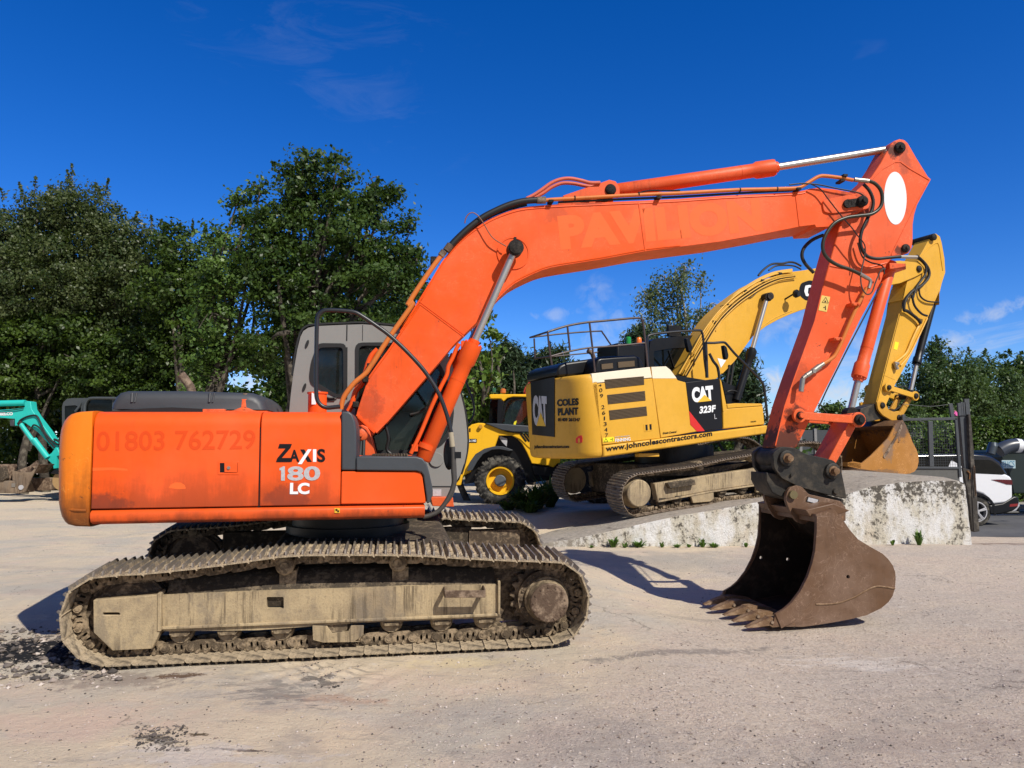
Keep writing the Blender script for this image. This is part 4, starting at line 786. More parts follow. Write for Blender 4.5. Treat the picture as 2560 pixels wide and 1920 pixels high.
mb = MB(); mb.prism(circle(lk1.x, lk1.z, .08, 20), -.16, .16); d = Vector((hp0.x - lk1.x, hp0.z - lk1.z)).normalized(); strip(mb, (lk1.x, lk1.z), (hp0.x - d.x * .06, hp0.z - d.y * .06), .10, -.17, .17)
mb.build('power_link', M['orange_worn'], ex, bevel=.008)
# ---- quick hitch
hp_ = rounded(O.xz(cE(640, 365, 700, 322, 790, 330, 862, 372, 1000, 402, 1060, 418, 1110, 478, 1135, 600, 1152, 685, 960, 640, 820, 600, 700, 540, 648, 470), -.25), .03)
mb = MB(); mb.prism(hp_, -.26, -.20); mb.prism(hp_, .20, .26); mb.prism([(x, z - .01) for x, z in inset(hp_, .05)], -.205, .205); hitch = mb.build('quick_hitch', M['darksteel'], ex, bevel=.008)
hk = O.xz(cE(600, 500, 720, 520, 960, 640, 1140, 690, 1130, 720, 900, 700, 740, 690, 640, 640, 600, 560), -.2); MB().prism(hk, -.19, .19).build('hitch_hook', M['darksteel'], hitch, bevel=.01)
h0 = O.P(*cE(735, 402)[0], -.27)
for c_ in (h0, hp0):
    MB().lathe((c_.x, -.30, c_.z), (0, 1, 0), [(0, .055), (0, .075), (.005, .085), (.05, .09)], 30).build('pin_boss', M['darksteel'], hitch)
    MB().lathe((c_.x, -.37, c_.z), (0, 1, 0), [(0, .030), (.002, .035), (.06, .037), (.062, .055), (.08, .055)], 22).build('pin', M['tooth'], hitch)
MB().lathe((h0.x, -.20, h0.z), (0, 1, 0), [(0, .125), (.4, .125)], 32).build('arm_boss', M['darksteel'], stick)
mb = MB(); a = O.P(*cE(1075, 632)[0], -.27); mb.lathe((a.x, -.285, a.z), (0, 1, 0), [(0, .025), (.01, .032), (.05, .032)], 18); a = O.P(*cE(770, 518)[0], -.27); mb.cyl((a.x, -.285, a.z), (a.x, -.26, a.z), .015, n=6); mb.build('hitch_bolt', M['darksteel'], hitch)

# ---- bucket
YK = .64
front = cE(660, 1480, 720, 1445, 770, 1400, 830, 1320, 880, 1220, 910, 1130, 930, 1040, 940, 900, 940, 790)
back = cE(1060, 752, 1095, 790, 1130, 832, 1175, 900, 1230, 962, 1310, 1012, 1400, 1062, 1440, 1100, 1472, 1145, 1488, 1190, 1491, 1240, 1486, 1300, 1470, 1355, 1440, 1398, 1390, 1440, 1290, 1488, 1180, 1515, 1090, 1532, 970, 1552, 850, 1568, 640, 1566)
side_px = front + back; sp_ = O.xz(side_px, -YK)
holes_ = [circle(O.P(*cE(*q)[0], -YK).x, O.P(*cE(*q)[0], -YK).z, .020, 12) for q in ((952, 1210), (1162, 1222))]
bsh = O.xz(back, -YK); inn = inset(bsh, .03)
shell = bsh + list(reversed(inn))
bucket = MB().prism(shell, -YK + .03, YK - .03).build('bucket', M['bucket'], ex, bevel=0, smooth=40)
for y0, y1 in ((-YK, -YK + .03), (YK - .03, YK)): MB().prism(sp_, y0, y1, holes=holes_).build('side_plate', M['bucket'], bucket, smooth=30)
spi = inset(sp_, .035)
MB().prism(spi, YK - .036, YK - .031, holes=holes_).prism(inset(inn, .002) + list(reversed(inset(inn, .008))), -YK + .032, YK - .037).build('inner_shade_liner', M['bucket_shade'], bucket, smooth=40)  # added sheet over the inner faces, its dark colour stands for shade
mb = MB(); fe_ = O.xz(cE(655, 1478, 720, 1445, 770, 1400, 830, 1320, 880, 1220, 910, 1130, 930, 1040, 941, 900, 941, 800), -YK - .0)
mb.prism(band(list(reversed(fe_)), .16)[:], -YK - .012, -YK + .001); mb.build('side_cutter', M['bucket'], bucket, bevel=.004)
mb = MB(); sc_ = [O.P(*q, -YK) for q in cE(940, 1412, 1080, 1405, 1200, 1365, 1300, 1310, 1370, 1288, 1485, 1303)]; mb.tube([(p.x, -YK - .001, p.z) for p in sc_], .009, n=6); mb.build('weld_bead', M['tooth'], bucket)
mb = MB(); ZL = O.P(*cE(640, 1583)[0], -YK).z - .005
lx0 = O.P(*cE(640, 1550)[0], -YK).x; lx1 = O.P(*cE(850, 1550)[0], -YK).x
mb.prism([(lx0 - .02, ZL + .03), (lx0 + .12, ZL + .075), (lx1, ZL + .07), (lx1, ZL + .035), (lx0 + .0, ZL + .018)], -YK, YK); mb.build('cutting_edge', M['tooth'], bucket, bevel=.004)
cr_ = MB(); tb_ = O.xz(cE(940, 790, 1060, 752, 1062, 800, 948, 850), -YK); cr_.prism(tb_, -YK + .03, YK - .03).build('top_beam', M['bucket'], bucket, bevel=.01)
tth = None
for y in (-.565, -.29, 0, .29, .565):
    if tth is None:
        secs = []
        for x, zc_, hh, ww in ((-.36, .012, .010, .035), (-.31, .022, .024, .05), (-.22, .045, .052, .06), (-.13, .062, .070, .062), (-.12, .066, .085, .07), (-.02, .07, .085, .07), (.10, .065, .055, .055), (.2, .06, .03, .04)):
            secs.append([(lx0 + x + .10, -ww, zc_ - hh / 2), (lx0 + x + .10, ww, zc_ - hh / 2), (lx0 + x + .10, ww * .8, zc_ + hh / 2), (lx0 + x + .10, -ww * .8, zc_ + hh / 2)])
        tth = MB().loft(secs).build('tooth', M['tooth'], bucket, bevel=.006); tth.location = (0, y, ZL + .006)
        pn = MB().cyl((lx0 - .0, -.078, .065), (lx0 - .0, .078, .065), .017, n=12).build('tooth_pin', M['rust'], tth)
    else:
        dup(tth, bucket, (random.Random(int(y * 100)).uniform(-.02, .02), y, ZL + .006))
ear = rounded(O.xz(cE(722, 690, 728, 640, 750, 605, 795, 588, 835, 600, 880, 650, 960, 668, 1100, 698, 1135, 740, 1135, 840, 1060, 790, 940, 800, 850, 860, 800, 840, 750, 770), -.24), .02)
mb = MB(); mb.prism(ear, -.27, -.22); mb.prism(ear, .22, .27); mb.build('bucket_ear', M['bucket'], bucket, bevel=.006)
e0 = O.P(*cE(785, 655)[0], -.3); MB().lathe((e0.x, -.31, e0.z), (0, 1, 0), [(0, .035), (0, .045), (.06, .048), (.58, .048)], 22).build('pin', plain('grey_gold_pin', (.22, .18, .09), .45, .6), bucket)
e1 = O.P(*cE(1088, 738)[0], -.3); MB().lathe((e1.x, -.29, e1.z), (0, 1, 0), [(0, .04), (0, .055), (.03, .06), (.55, .06)], 22).build('pin', M['bucket'], bucket)
pl = O.xz(cE(882, 668, 962, 688, 950, 720, 872, 700), -.275); MB().prism(pl, -.277, -.268).build('plate_frame', M['pin'], bucket); MB().prism(inset(pl, .012), -.28, -.27).build('maker_plate', M['silver'], bucket)
# wedge surface from ears to the side plate top
MB().prism(O.xz(cE(770, 745, 960, 700, 1070, 750, 940, 795, 800, 790), -.26), -.55, .55).build('top_plate', M['bucket'], bucket, bevel=.01)
tc_ = MB(); tc_.prism([(e1.x + .02, e1.z + .25), (e1.x + .1, e1.z + .2), (e1.x + .13, e1.z - .05), (e1.x + .02, e1.z - .1)], .3, .34); tc_.build('mud_flap', M['darksteel'], hitch)

# ================================================================== the yard
W0 = Frame(0, 0, 0, 0)
def sstep(x, a, b): t = np.clip((x - a) / (b - a), 0, 1); return t * t * (3 - 2 * t)
_T = {}
def vnoise(x, y, seed=0):
    """cheap smooth value noise on arrays"""
    if seed not in _T: _T[seed] = np.random.RandomState(seed).rand(256, 256)
    T = _T[seed]; xi = np.floor(x).astype(int); yi = np.floor(y).astype(int); fx = x - xi; fy = y - yi
    fx = fx * fx * (3 - 2 * fx); fy = fy * fy * (3 - 2 * fy); g = lambda a, b: T[a % 256, b % 256]
    return (g(xi, yi) * (1 - fx) + g(xi + 1, yi) * fx) * (1 - fy) + (g(xi, yi + 1) * (1 - fx) + g(xi + 1, yi + 1) * fx) * fy
def fbm(x, y, sc, oct_=4, seed=0):
    s = 0; a = 1; t = 0
    for k in range(oct_): s = s + a * (vnoise(x * sc, y * sc, seed + k) - .5); t += a; a *= .55; sc *= 2.1
    return s / t
def gz_base(x, y):
    z = .30 * sstep(y, 14.6, 18.0) * sstep(x, -4.5, -2) * (1 - sstep(x, 4, 6))      # raised ground round the yellow loader
    z = z - .40 * sstep(x, 6.6, 8.5) * sstep(y, 13.2, 17.5)                          # falls to the road
    z = z - .40 * sstep(y, 22, 26) * sstep(x, 1.0, 3.0) * (1 - sstep(x, 6.6, 8.5))
    return z
def height(x, y):
    x = np.asarray(x, float); y = np.asarray(y, float)
    z = gz_base(x, y)
    near = 0
    co_, si_ = math.cos(O.yaw), math.sin(O.yaw); xl = (x - O.o.x) * co_ + (y - O.o.y) * si_; yl = -(x - O.o.x) * si_ + (y - O.o.y) * co_
    z = z + .06 * np.clip(yl + 1.4, 0, 2.9) * (1 - sstep(yl, 1.6, 5.0)) * sstep(xl, -6.5, -2.6) * (1 - sstep(xl, 2.3, 4.2))
    z = z - .125 * sstep(xl, 2.5, 4.0) * sstep(y, 3.0, 6.0) * (1 - sstep(y, 9.8, 12.8))
    z = z + fbm(x, y, .45, 3, 5) * .05 * (1 - .0 * near) - .012
    z = z + fbm(x, y, 2.2, 4, 11) * .022 + np.maximum(fbm(x, y, 9, 3, 21), 0.05) * .012
    # broken heap of asphalt at the left end of the track, churned skid marks in front of it
    def at(px, py): p = W0.PZ(px, py, 0); return p.x, p.y
    a = at(90, 1640); k = np.exp(-(((x - a[0]) / .75) ** 2 + ((y - a[1]) / .35) ** 2)); z = z + k * (.03 + .16 * np.maximum(fbm(x, y, 6, 4, 31), 0))
    a = at(790, 1690); k = np.exp(-(((x - a[0]) / .55) ** 2 + ((y - a[1]) / .40) ** 2)); rr = np.hypot(x - a[0] + .9, y - a[1] - .9); z = z + k * (.03 * np.sin(rr * 28 + 3 * fbm(x, y, 3, 2, 41)) * .5 + .03 * fbm(x, y, 7, 3, 42))
    a = at(390, 1850); k = np.exp(-(((x - a[0]) / .22) ** 2 + ((y - a[1]) / .07) ** 2)); z = z + k * .05 * (fbm(x, y, 14, 3, 51) + .3)
    a = at(1690, 1610); rr2 = np.exp(-(((x - a[0]) * .5 + (y - a[1]) * .9) / .10) ** 2) * np.exp(-((x - a[0]) / 1.5) ** 2); z = z - rr2 * .01
    return z
def grid(name, xs, ys, mat, zoff=0.0):
    X, Y = np.meshgrid(xs, ys); Z = height(X, Y) + zoff; V = np.stack([X.ravel(), Y.ravel(), Z.ravel()], 1); nx, ny = len(xs), len(ys)
    i = np.arange((nx - 1) * (ny - 1)); r, c_ = i // (nx - 1), i % (nx - 1); a = r * nx + c_
    Fs = np.stack([a, a + 1, a + nx + 1, a + nx], 1)
    me = bpy.data.meshes.new(name); me.vertices.add(len(V)); me.vertices.foreach_set('co', V.ravel()); me.loops.add(Fs.size); me.loops.foreach_set('vertex_index', Fs.ravel().astype(np.int32))
    me.polygons.add(len(Fs)); me.polygons.foreach_set('loop_start', np.arange(0, Fs.size, 4, dtype=np.int32)); me.update(calc_edges=True); me.materials.append(mat); me.polygons.foreach_set('use_smooth', [True] * len(Fs)); me.update()
    o = bpy.data.objects.new(name, me); COL.objects.link(o); return o
def ground_mat():
    s = NT('dusty_yard_ground'); A = s.noise(.35, 4, .55); B = s.noise(1.6, 8, .62, dist=.3); C_ = s.noise(9, 9, .68); D = s.noise(45, 6, .75); E = s.noise(160, 3, .7)
    c = s.mix(s.ramp(A, .42, .60), (.66, .55, .395), (.53, .475, .385))
    c = s.mix(s.math('MULTIPLY', s.ramp(B, .45, .70), .75), c, (.66, .52, .40))
    c = s.mix(s.math('MULTIPLY', s.ramp(s.noise(.8, 6, .6, dist=.8), .54, .66), .7), c, (.74, .60, .41))
    c = s.mix(s.math('MULTIPLY', s.ramp(s.noise(1.1, 7, .65, stretch=(.6, 1.6, 1)), .53, .66), .5), c, (.52, .475, .41))
    c = s.mix(s.math('MULTIPLY', s.math('MULTIPLY', s.ramp(s.noise(3.5, 9, .75, stretch=(.5, 1.8, 1)), .60, .70), s.ramp(B, .4, .55)), .65), c, (.80, .73, .63))
    # gravelly half of the yard
    z = s.n('ShaderNodeSeparateXYZ'); s.l(s.tc, z.inputs[0]); right = s.ramp(s.math('ADD', s.math('SUBTRACT', z.outputs[0], s.math('MULTIPLY', z.outputs[1], .42)), s.math('MULTIPLY', B, 1.6)), -1.6, -.4)
    vo = s.n('ShaderNodeTexVoronoi', Scale=55.0); s.l(s.tc, vo.inputs['Vector']); vc = s.n('ShaderNodeSeparateColor'); s.l(vo.outputs['Color'], vc.inputs[0])
    peb = s.math('MULTIPLY', s.ramp(vc.outputs[0], .60, .80), right)
    c = s.mix(s.math('MULTIPLY', right, .6), c, (.52, .43, .36)); c = s.mix(s.math('MULTIPLY', peb, .35), c, (.70, .62, .53)); c = s.mix(s.math('MULTIPLY', s.math('MULTIPLY', s.ramp(vc.outputs[1], .80, .88), right), .4), c, (.24, .20, .17))
    c = s.mix(s.math('MULTIPLY', s.ramp(C_, .55, .75), .55), c, (.38, .32, .26)); c = s.mix(s.math('MULTIPLY', s.ramp(D, .56, .72), .5), c, (.30, .24, .185)); c = s.mix(s.math('MULTIPLY', s.ramp(D, .42, .30), .35), c, (.78, .68, .56))
    def blob(px, py, rx, ry, col, amt, rot=0, nsc=7, lo=.42, hi=.55, strx=1, frame=None):
        p = W0.PZ(px, py, 0); mp_ = s.n('ShaderNodeMapping', _vector_type='TEXTURE'); mp_.inputs['Location'].default_value = (p.x, p.y, 0); mp_.inputs['Rotation'].default_value = (0, 0, math.radians(rot)); mp_.inputs['Scale'].default_value = (rx, ry, 1e3); s.l(s.tc, mp_.inputs[0])
        ln = s.n('ShaderNodeVectorMath', _operation='LENGTH'); s.l(mp_.outputs[0], ln.inputs[0]); f = s.math('SUBTRACT', 1.0, ln.outputs['Value'], clamp=True)
        nn_ = s.noise(nsc, 9, .72, stretch=(strx, 1, 1)); k = s.ramp(s.math('ADD', s.math('MULTIPLY', f, .30), nn_), lo + .16, hi + .16); k = s.math('MULTIPLY', s.math('MULTIPLY', k, s.ramp(f, 0, .15)), amt); return s.mix(k, c, col)
    c = blob(90, 1640, 1.25, .55, (.022, .022, .024), 1.0, nsc=5, lo=.44, hi=.50)
    c = blob(300, 1700, .9, .35, (.30, .24, .20), .7, nsc=6)
    c = blob(700, 1720, 1.0, .55, (.47, .43, .37), .6, -20, 6, .36, .52)
    c = blob(690, 1730, .9, .5, (.20, .19, .175), .7, -35, 12, .50, .60, .4)
    c = blob(800, 1700, .40, .22, (.12, .11, .10), .8, -50, 16, .48, .58, .6)
    c = blob(840, 1745, .55, .12, (.50, .32, .22), .6, -10, 5, .38, .56)
    c = blob(440, 1690, .40, .10, (.14, .085, .055), .9, 12, 10, .46, .54, 1)
    c = blob(390, 1850, .30, .09, (.11, .09, .065), .95, -28, 16, .44, .52)
    c = blob(495, 1838, .10, .04, (.13, .10, .06), .95, -8, 16, .38, .5)
    c = blob(600, 1870, .30, .03, (.13, .10, .08), .9, -4, 20, .44, .52)
    c = blob(1160, 1780, 1.0, .35, (.42, .37, .32), .4, 20, 3, .36, .55)
    c = blob(1700, 1620, 1.6, .12, (.20, .18, .165), .6, 26, 8, .38, .54)
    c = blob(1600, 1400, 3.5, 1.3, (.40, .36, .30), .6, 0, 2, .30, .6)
    c = blob(2500, 1345, 2.0, 1.0, (.22, .15, .115), .8, 0, 3, .34, .55)
    c = blob(520, 1890, 1.2, .35, (.66, .60, .54), .55, -10, 7, .46, .58, .5)
    c = s.mix(s.math('MULTIPLY', s.ramp(s.noise(2.2, 9, .78, stretch=(.35, 1.5, 1), dist=.6), .56, .64), .45), c, (.30, .265, .235))
    c = s.mix(s.math('MULTIPLY', s.ramp(s.noise(5.0, 9, .8, stretch=(.4, 1.6, 1)), .60, .66), .5), c, (.84, .78, .69))
    c = blob(2150, 1620, 1.3, .55, (.80, .74, .66), .45, -14, 14, .48, .62, .22)
    c = blob(1500, 1850, 1.3, .6, (.36, .31, .27), .45, 0, 4, .42, .60)
    c = blob(2250, 1800, 1.5, .7, (.40, .32, .27), .5, 15, 3, .42, .60)
    c = blob(150, 1800, 1.0, .5, (.66, .49, .38), .6, 0, 2.5, .38, .58)
    c = blob(1150, 1660, .8, .25, (.74, .60, .36), .7, 10, 4, .40, .58)
    pc = W0.PZ(1010, 1600, 0); cm = s.n('ShaderNodeVectorMath', _operation='SUBTRACT'); s.l(s.tc, cm.inputs[0]); cm.inputs[1].default_value = (pc.x, pc.y, 0); cs = s.n('ShaderNodeSeparateXYZ'); s.l(cm.outputs[0], cs.inputs[0])
    rad = s.math('SQRT', s.math('ADD', s.math('MULTIPLY', cs.outputs[0], cs.outputs[0]), s.math('MULTIPLY', cs.outputs[1], cs.outputs[1]))); rad = s.math('ADD', rad, s.math('MULTIPLY', s.noise(2.5, 3, .5), .10))
    wv_ = s.math('SINE', s.math('MULTIPLY', rad, 62.0)); am = s.math('MULTIPLY', s.math('MULTIPLY', s.ramp(rad, .45, .6), s.ramp(rad, 1.5, 1.2)), s.math('MULTIPLY', s.ramp(cs.outputs[1], .35, -.1), s.ramp(cs.outputs[0], .15, -.2)))
    am = s.math('MULTIPLY', am, s.ramp(s.noise(3.3, 6, .7), .40, .60)); c = s.mix(s.math('MULTIPLY', s.math('MULTIPLY', s.ramp(wv_, .1, .95), am), .7), c, (.27, .23, .19))
    # worn tyre lanes swinging across the yard
    for (wx, wy, r0, wd, am2) in ((9.0, -2.0, 7.9, .22, .5), (9.0, -2.0, 9.8, .24, .5), (-9.5, 1.0, 9.0, .20, .4), (-9.5, 1.0, 10.9, .22, .4)):
        v2 = s.n('ShaderNodeVectorMath', _operation='DISTANCE'); s.l(s.tc, v2.inputs[0]); v2.inputs[1].default_value = (wx, wy, 0)
        q2 = s.math('ABSOLUTE', s.math('SUBTRACT', s.math('ADD', v2.outputs['Value'], s.math('MULTIPLY', A, .5)), r0 + .25)); k2 = s.math('MULTIPLY', s.ramp(q2, wd, wd * .3), s.ramp(s.math('ADD', s.math('MULTIPLY', C_, .5), s.math('MULTIPLY', B, .5)), .42, .58)); c = s.mix(s.math('MULTIPLY', k2, am2), c, (.36, .315, .27))
    # hairline cracks
    vk = s.n('ShaderNodeTexVoronoi', _feature='DISTANCE_TO_EDGE', Scale=.9); wv = s.n('ShaderNodeVectorMath', _operation='ADD'); s.l(s.tc, wv.inputs[0]); nv = s.n('ShaderNodeTexNoise', Scale=3.0, Detail=6.0); s.l(s.tc, nv.inputs['Vector']); sc3 = s.n('ShaderNodeVectorMath', _operation='SCALE'); s.l(nv.outputs['Color'], sc3.inputs[0]); sc3.inputs['Scale'].default_value = .8; s.l(sc3.outputs[0], wv.inputs[1]); s.l(wv.outputs[0], vk.inputs['Vector'])
    crack = s.math('MULTIPLY', s.ramp(vk.outputs['Distance'], .012, .004), s.ramp(s.noise(.7, 3, .5), .54, .60)); c = s.mix(s.math('MULTIPLY', crack, .4), c, (.07, .055, .045))
    h = s.math('ADD', s.math('ADD', s.math('MULTIPLY', C_, .8), s.math('MULTIPLY', D, .55)), s.math('ADD', s.math('MULTIPLY', E, .22), s.math('MULTIPLY', s.math('MULTIPLY', vo.outputs['Distance'], s.math('MULTIPLY', right, s.ramp(B, .45, .6))), -.22)))
    return s.bsdf(c, .95, normal=s.bump(h, 1.0, .028), spec=.12)
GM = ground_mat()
def axis(segs):
    out = []
    for a, b, st_ in segs: out += list(np.arange(a, b, st_))
    return np.array(out + [segs[-1][1]])
yard = grid('ground', axis([(-900, -60, 60), (-60, -13, 1.5), (-13, -7, .12), (-7, 9, .04), (9, 14, .12), (14, 60, 1.5), (60, 900, 60)]), axis([(-40, 1.2, 1.5), (1.2, 11, .04), (11, 20, .1), (20, 60, .6), (60, 1500, 60)]), GM); tag(yard, None, None, kind='structure')
# road beyond the yard, on the right
ASP = NT('asphalt'); _a = ASP.noise(120, 4, .7); _b = ASP.noise(1.2, 5, .6); ASP = ASP.bsdf(ASP.mix(ASP.ramp(_b, .4, .6), ASP.mix(_a, (.055, .056, .06), (.13, .13, .135)), ASP.mix(_a, (.075, .075, .08), (.15, .15, .15))), .9, normal=ASP.bump(_a, .4, .01), spec=.3)
zr = -.405
mb = MB(); mb.add([(7.4, 18.3, zr), (60, 14, zr), (60, 25, zr), (7.4, 25.2, zr)], [(0, 1, 2, 3)]); road = mb.build('road', ASP, None, recalc=False); tag(road, None, None, kind='structure')
mb = MB(); mb.box(11.8, 60, 23.2, 23.32, zr, zr + .005); mb.build('road_marking', plain('road_paint', (.7, .7, .68), .7), None); tag(bpy.data.objects['road_marking'], None, None, kind='structure')
mb = MB(); mb.prism([(7, 25.2), (60, 25.2), (60, 27), (7, 27)], zr - .1, zr + .12, ax='z'); pv = mb.build('pavement', plain('pavement_concrete', (.34, .31, .27), .9, scale=5, bump=.3), None, bevel=.02); tag(pv, None, None, kind='structure')
# loose stones
def stones(name, n, seed, mat, region, smin, smax):
    r = np.random.RandomState(seed); px = r.uniform(region[0], region[1], n); py = r.uniform(region[2], region[3], n); V = []; Fs = []; b = 0
    base = np.array([(0, 0, 1), (.9, 0, .3), (.28, .85, .3), (-.72, .53, .3), (-.72, -.53, .3), (.28, -.85, .3), (.5, .5, -.4), (-.6, .1, -.4), (.2, -.6, -.4)]); fc_ = [(0, 1, 2), (0, 2, 3), (0, 3, 4), (0, 4, 5), (0, 5, 1), (1, 6, 2), (2, 6, 7), (2, 7, 3), (3, 7, 4), (4, 7, 8), (4, 8, 5), (5, 8, 1), (1, 8, 6)]
    P_ = [W0.PZ(px[i], py[i], 0) for i in range(n)]; H_ = height([p.x for p in P_], [p.y for p in P_])
    for i in range(n):
        p = P_[i]; z = float(H_[i]); s_ = smin * (smax / smin) ** (r.rand() ** 2.6); a = r.rand() * 6.28; c_, sn = math.cos(a), math.sin(a)
        k = base * (1 + r.uniform(-.3, .3, base.shape)) * np.array([s_, s_ * r.uniform(.6, 1), s_ * r.uniform(.4, .75)]); q = np.stack([k[:, 0] * c_ - k[:, 1] * sn + p.x, k[:, 0] * sn + k[:, 1] * c_ + p.y, k[:, 2] + z + s_ * .12], 1)
        V += q.tolist(); Fs += [tuple(j + b for j in f) for f in fc_]; b += len(base)
    mb = MB(); mb.add(V, Fs); o = mb.build(name, mat, None, smooth=0, recalc=False); return tag(o, None, None, kind='stuff')
def stone_mat(name, a, b_):
    s = NT(name); v = s.n('ShaderNodeTexVoronoi', Scale=11.0); s.l(s.tc, v.inputs['Vector']); q = s.n('ShaderNodeSeparateColor'); s.l(v.outputs['Color'], q.inputs[0]); return s.bsdf(s.mix(q.outputs[0], a, b_), .9, normal=s.bump(s.noise(60, 4, .7), .5, .005), spec=.2)
SM = stone_mat('loose_stone', (.22, .17, .14), (.60, .53, .47)); SMd = stone_mat('dark_loose_stone', (.05, .045, .042), (.19, .16, .14))
tag(stones('gravel', 9000, 3, SM, (1000, 2700, 1400, 1960), .0025, .016), 'fine loose gravel scattered over the right side of the yard', 'gravel')
tag(stones('gravel', 1500, 4, SM, (-150, 1300, 1600, 1960), .003, .015), 'sparse pale stones on the packed dirt in front of the track', 'gravel')
tag(stones('gravel', 2200, 5, SMd, (-150, 2700, 1400, 1960), .0025, .012), 'scattered dark stones lying over the whole yard', 'gravel')
tag(stones('rubble', 900, 6, SMd, (-60, 300, 1585, 1700), .006, .05), 'heap of broken black asphalt crumbs beside the left track end', 'rubble')
tag(stones('rubble', 140, 7, SM, (-60, 300, 1590, 1720), .012, .05), 'pale broken crust plates on the asphalt heap', 'rubble')
tag(stones('rubble', 260, 8, SMd, (340, 470, 1815, 1875), .006, .022), 'small patch of dry brown debris in the left foreground', 'rubble')
tag(stones('rubble', 110, 9, SMd, (750, 860, 1655, 1725), .004, .018), 'black asphalt crumbs in the curved skid mark before the track', 'rubble')

# ================================================================== the whitewashed concrete ramp
def wall_mat():
    s = NT('whitewashed_concrete'); a = s.noise(.9, 7, .65, stretch=(1, 1, .6)); b = s.noise(2.2, 9, .72, stretch=(1.3, 1, .55)); d = s.noise(13, 9, .78); e = s.noise(42, 6, .75)
    z = s.n('ShaderNodeSeparateXYZ'); s.l(s.tc, z.inputs[0]); g = s.n('ShaderNodeNewGeometry'); gs = s.n('ShaderNodeSeparateXYZ'); s.l(g.outputs['Normal'], gs.inputs[0])
    c = s.mix(s.ramp(b, .40, .58), (.80, .80, .79), (.62, .58, .48)); c = s.mix(s.math('MULTIPLY', s.ramp(a, .50, .62), .5), c, (.60, .50, .36))
    left = s.ramp(z.outputs[0], 3.2, -2.0); k = s.ramp(s.math('ADD', s.math('ADD', s.math('MULTIPLY', d, .6), s.math('MULTIPLY', s.ramp(z.outputs[2], .45, 1.05), .07)), s.math('ADD', s.math('MULTIPLY', b, .4), s.math('MULTIPLY', left, .16))), .53, .585)
    c = s.mix(k, c, (.115, .105, .090)); c = s.mix(s.math('MULTIPLY', s.ramp(e, .56, .66), .55), c, (.13, .11, .09)); c = s.mix(s.ramp(s.noise(5, 8, .7), .67, .70), c, (.07, .045, .035))
    c = s.mix(s.math('MULTIPLY', s.ramp(s.math('ADD', z.outputs[0], s.math('MULTIPLY', d, 1.5)), 3.0, .6), .85), c, s.mix(s.ramp(d, .4, .6), (.30, .27, .22), (.58, .52, .44)))
    top = s.ramp(gs.outputs[2], .45, .8); tcol = s.mix(s.ramp(d, .35, .65), (.34, .30, .25), (.52, .46, .37)); tcol = s.mix(s.math('MULTIPLY', s.ramp(s.noise(1.8, 8, .75), .54, .66), .75), tcol, (.10, .09, .08)); c = s.mix(top, c, tcol)
    return s.bsdf(c, .95, normal=s.bump(s.math('ADD', s.math('MULTIPLY', d, 1.2), e), .8, .03), spec=.15)
WL = Frame(0, 13.75, 0, 0.6)
edge_px = [(1290, 1372), (1370, 1352), (1450, 1340), (1520, 1325), (1600, 1306), (1700, 1285), (1800, 1268), (1884, 1252), (2000, 1242), (2116, 1231), (2180, 1212), (2250, 1202), (2330, 1198), (2400, 1198), (2412, 1206)]
ed = [WL.P(a, b, 0) for a, b in edge_px]
mb = MB(); nx = 150; nz = 14; x0, x1 = ed[0].x, ed[-1].x; ex_ = np.array([p.x for p in ed]); ez_ = np.array([p.z for p in ed])
xs = np.linspace(x0, x1, nx); zt_ = np.interp(xs, ex_, ez_)
V = []; Fs = []
rows_ = nz + 1 + 26
for j in range(rows_):
    for i in range(nx):
        x = xs[i]; zt = zt_[i]
        if j <= nz:
            t = j / nz; zz_ = -.12 + (zt + .12 - .03) * t; xx = x + (.05 * (1 - t) if i == nx - 1 else 0); yy = -.04 * (1 - t) + .035 * float(fbm(np.array([x]), np.array([zz_ * 2]), 2.5, 4, 61)[0]) + .02 * float(fbm(np.array([x]), np.array([zz_ * 2]), 11, 3, 67)[0]); V.append((xx, yy, zz_ + (.02 * float(fbm(np.array([x]), np.array([3.]), 4, 3, 62)[0]) if j == nz else 0)))
        else:
            u = (j - nz) / 26; yy = .03 + u * 11.0; zz_ = zt - (.045 + .040 * float(sstep(x, 1.5, 3.8))) * min(yy, 3.0) * (1 - float(sstep(x, 4.9, 6.4))) + .02 * (1 - math.exp(-(yy / .05))) + .02 * float(fbm(np.array([x]), np.array([yy]), 1.3, 3, 63)[0])
            if x < x0 + 3: zz_ = max(zz_, -.1)
            V.append((x, yy, zz_))
for j in range(rows_ - 1):
    for i in range(nx - 1): a = j * nx + i; Fs.append((a, a + 1, a + nx + 1, a + nx))
b0 = len(V)  # right end face
for j in range(rows_): p = V[j * nx + nx - 1]; V.append((p[0], p[1], p[2])); V.append((p[0] + .04, p[1] + .02, -.8))
for j in range(nz, rows_ - 1): a = b0 + 2 * j; Fs.append((a, a + 2, a + 3, a + 1))
mb.add(V, Fs); ramp_o = mb.build('concrete_ramp', wall_mat(), None, recalc=False, smooth=50); ramp_o.location = WL.o; ramp_o.rotation_euler = (0, 0, WL.yaw)
tag(ramp_o, 'low concrete loading ramp with flaking whitewash, yellow excavator standing on top', 'ramp')
def ramp_z(px, y):  # top of the ramp, in WL x
    return float(np.interp(px, ex_, ez_))

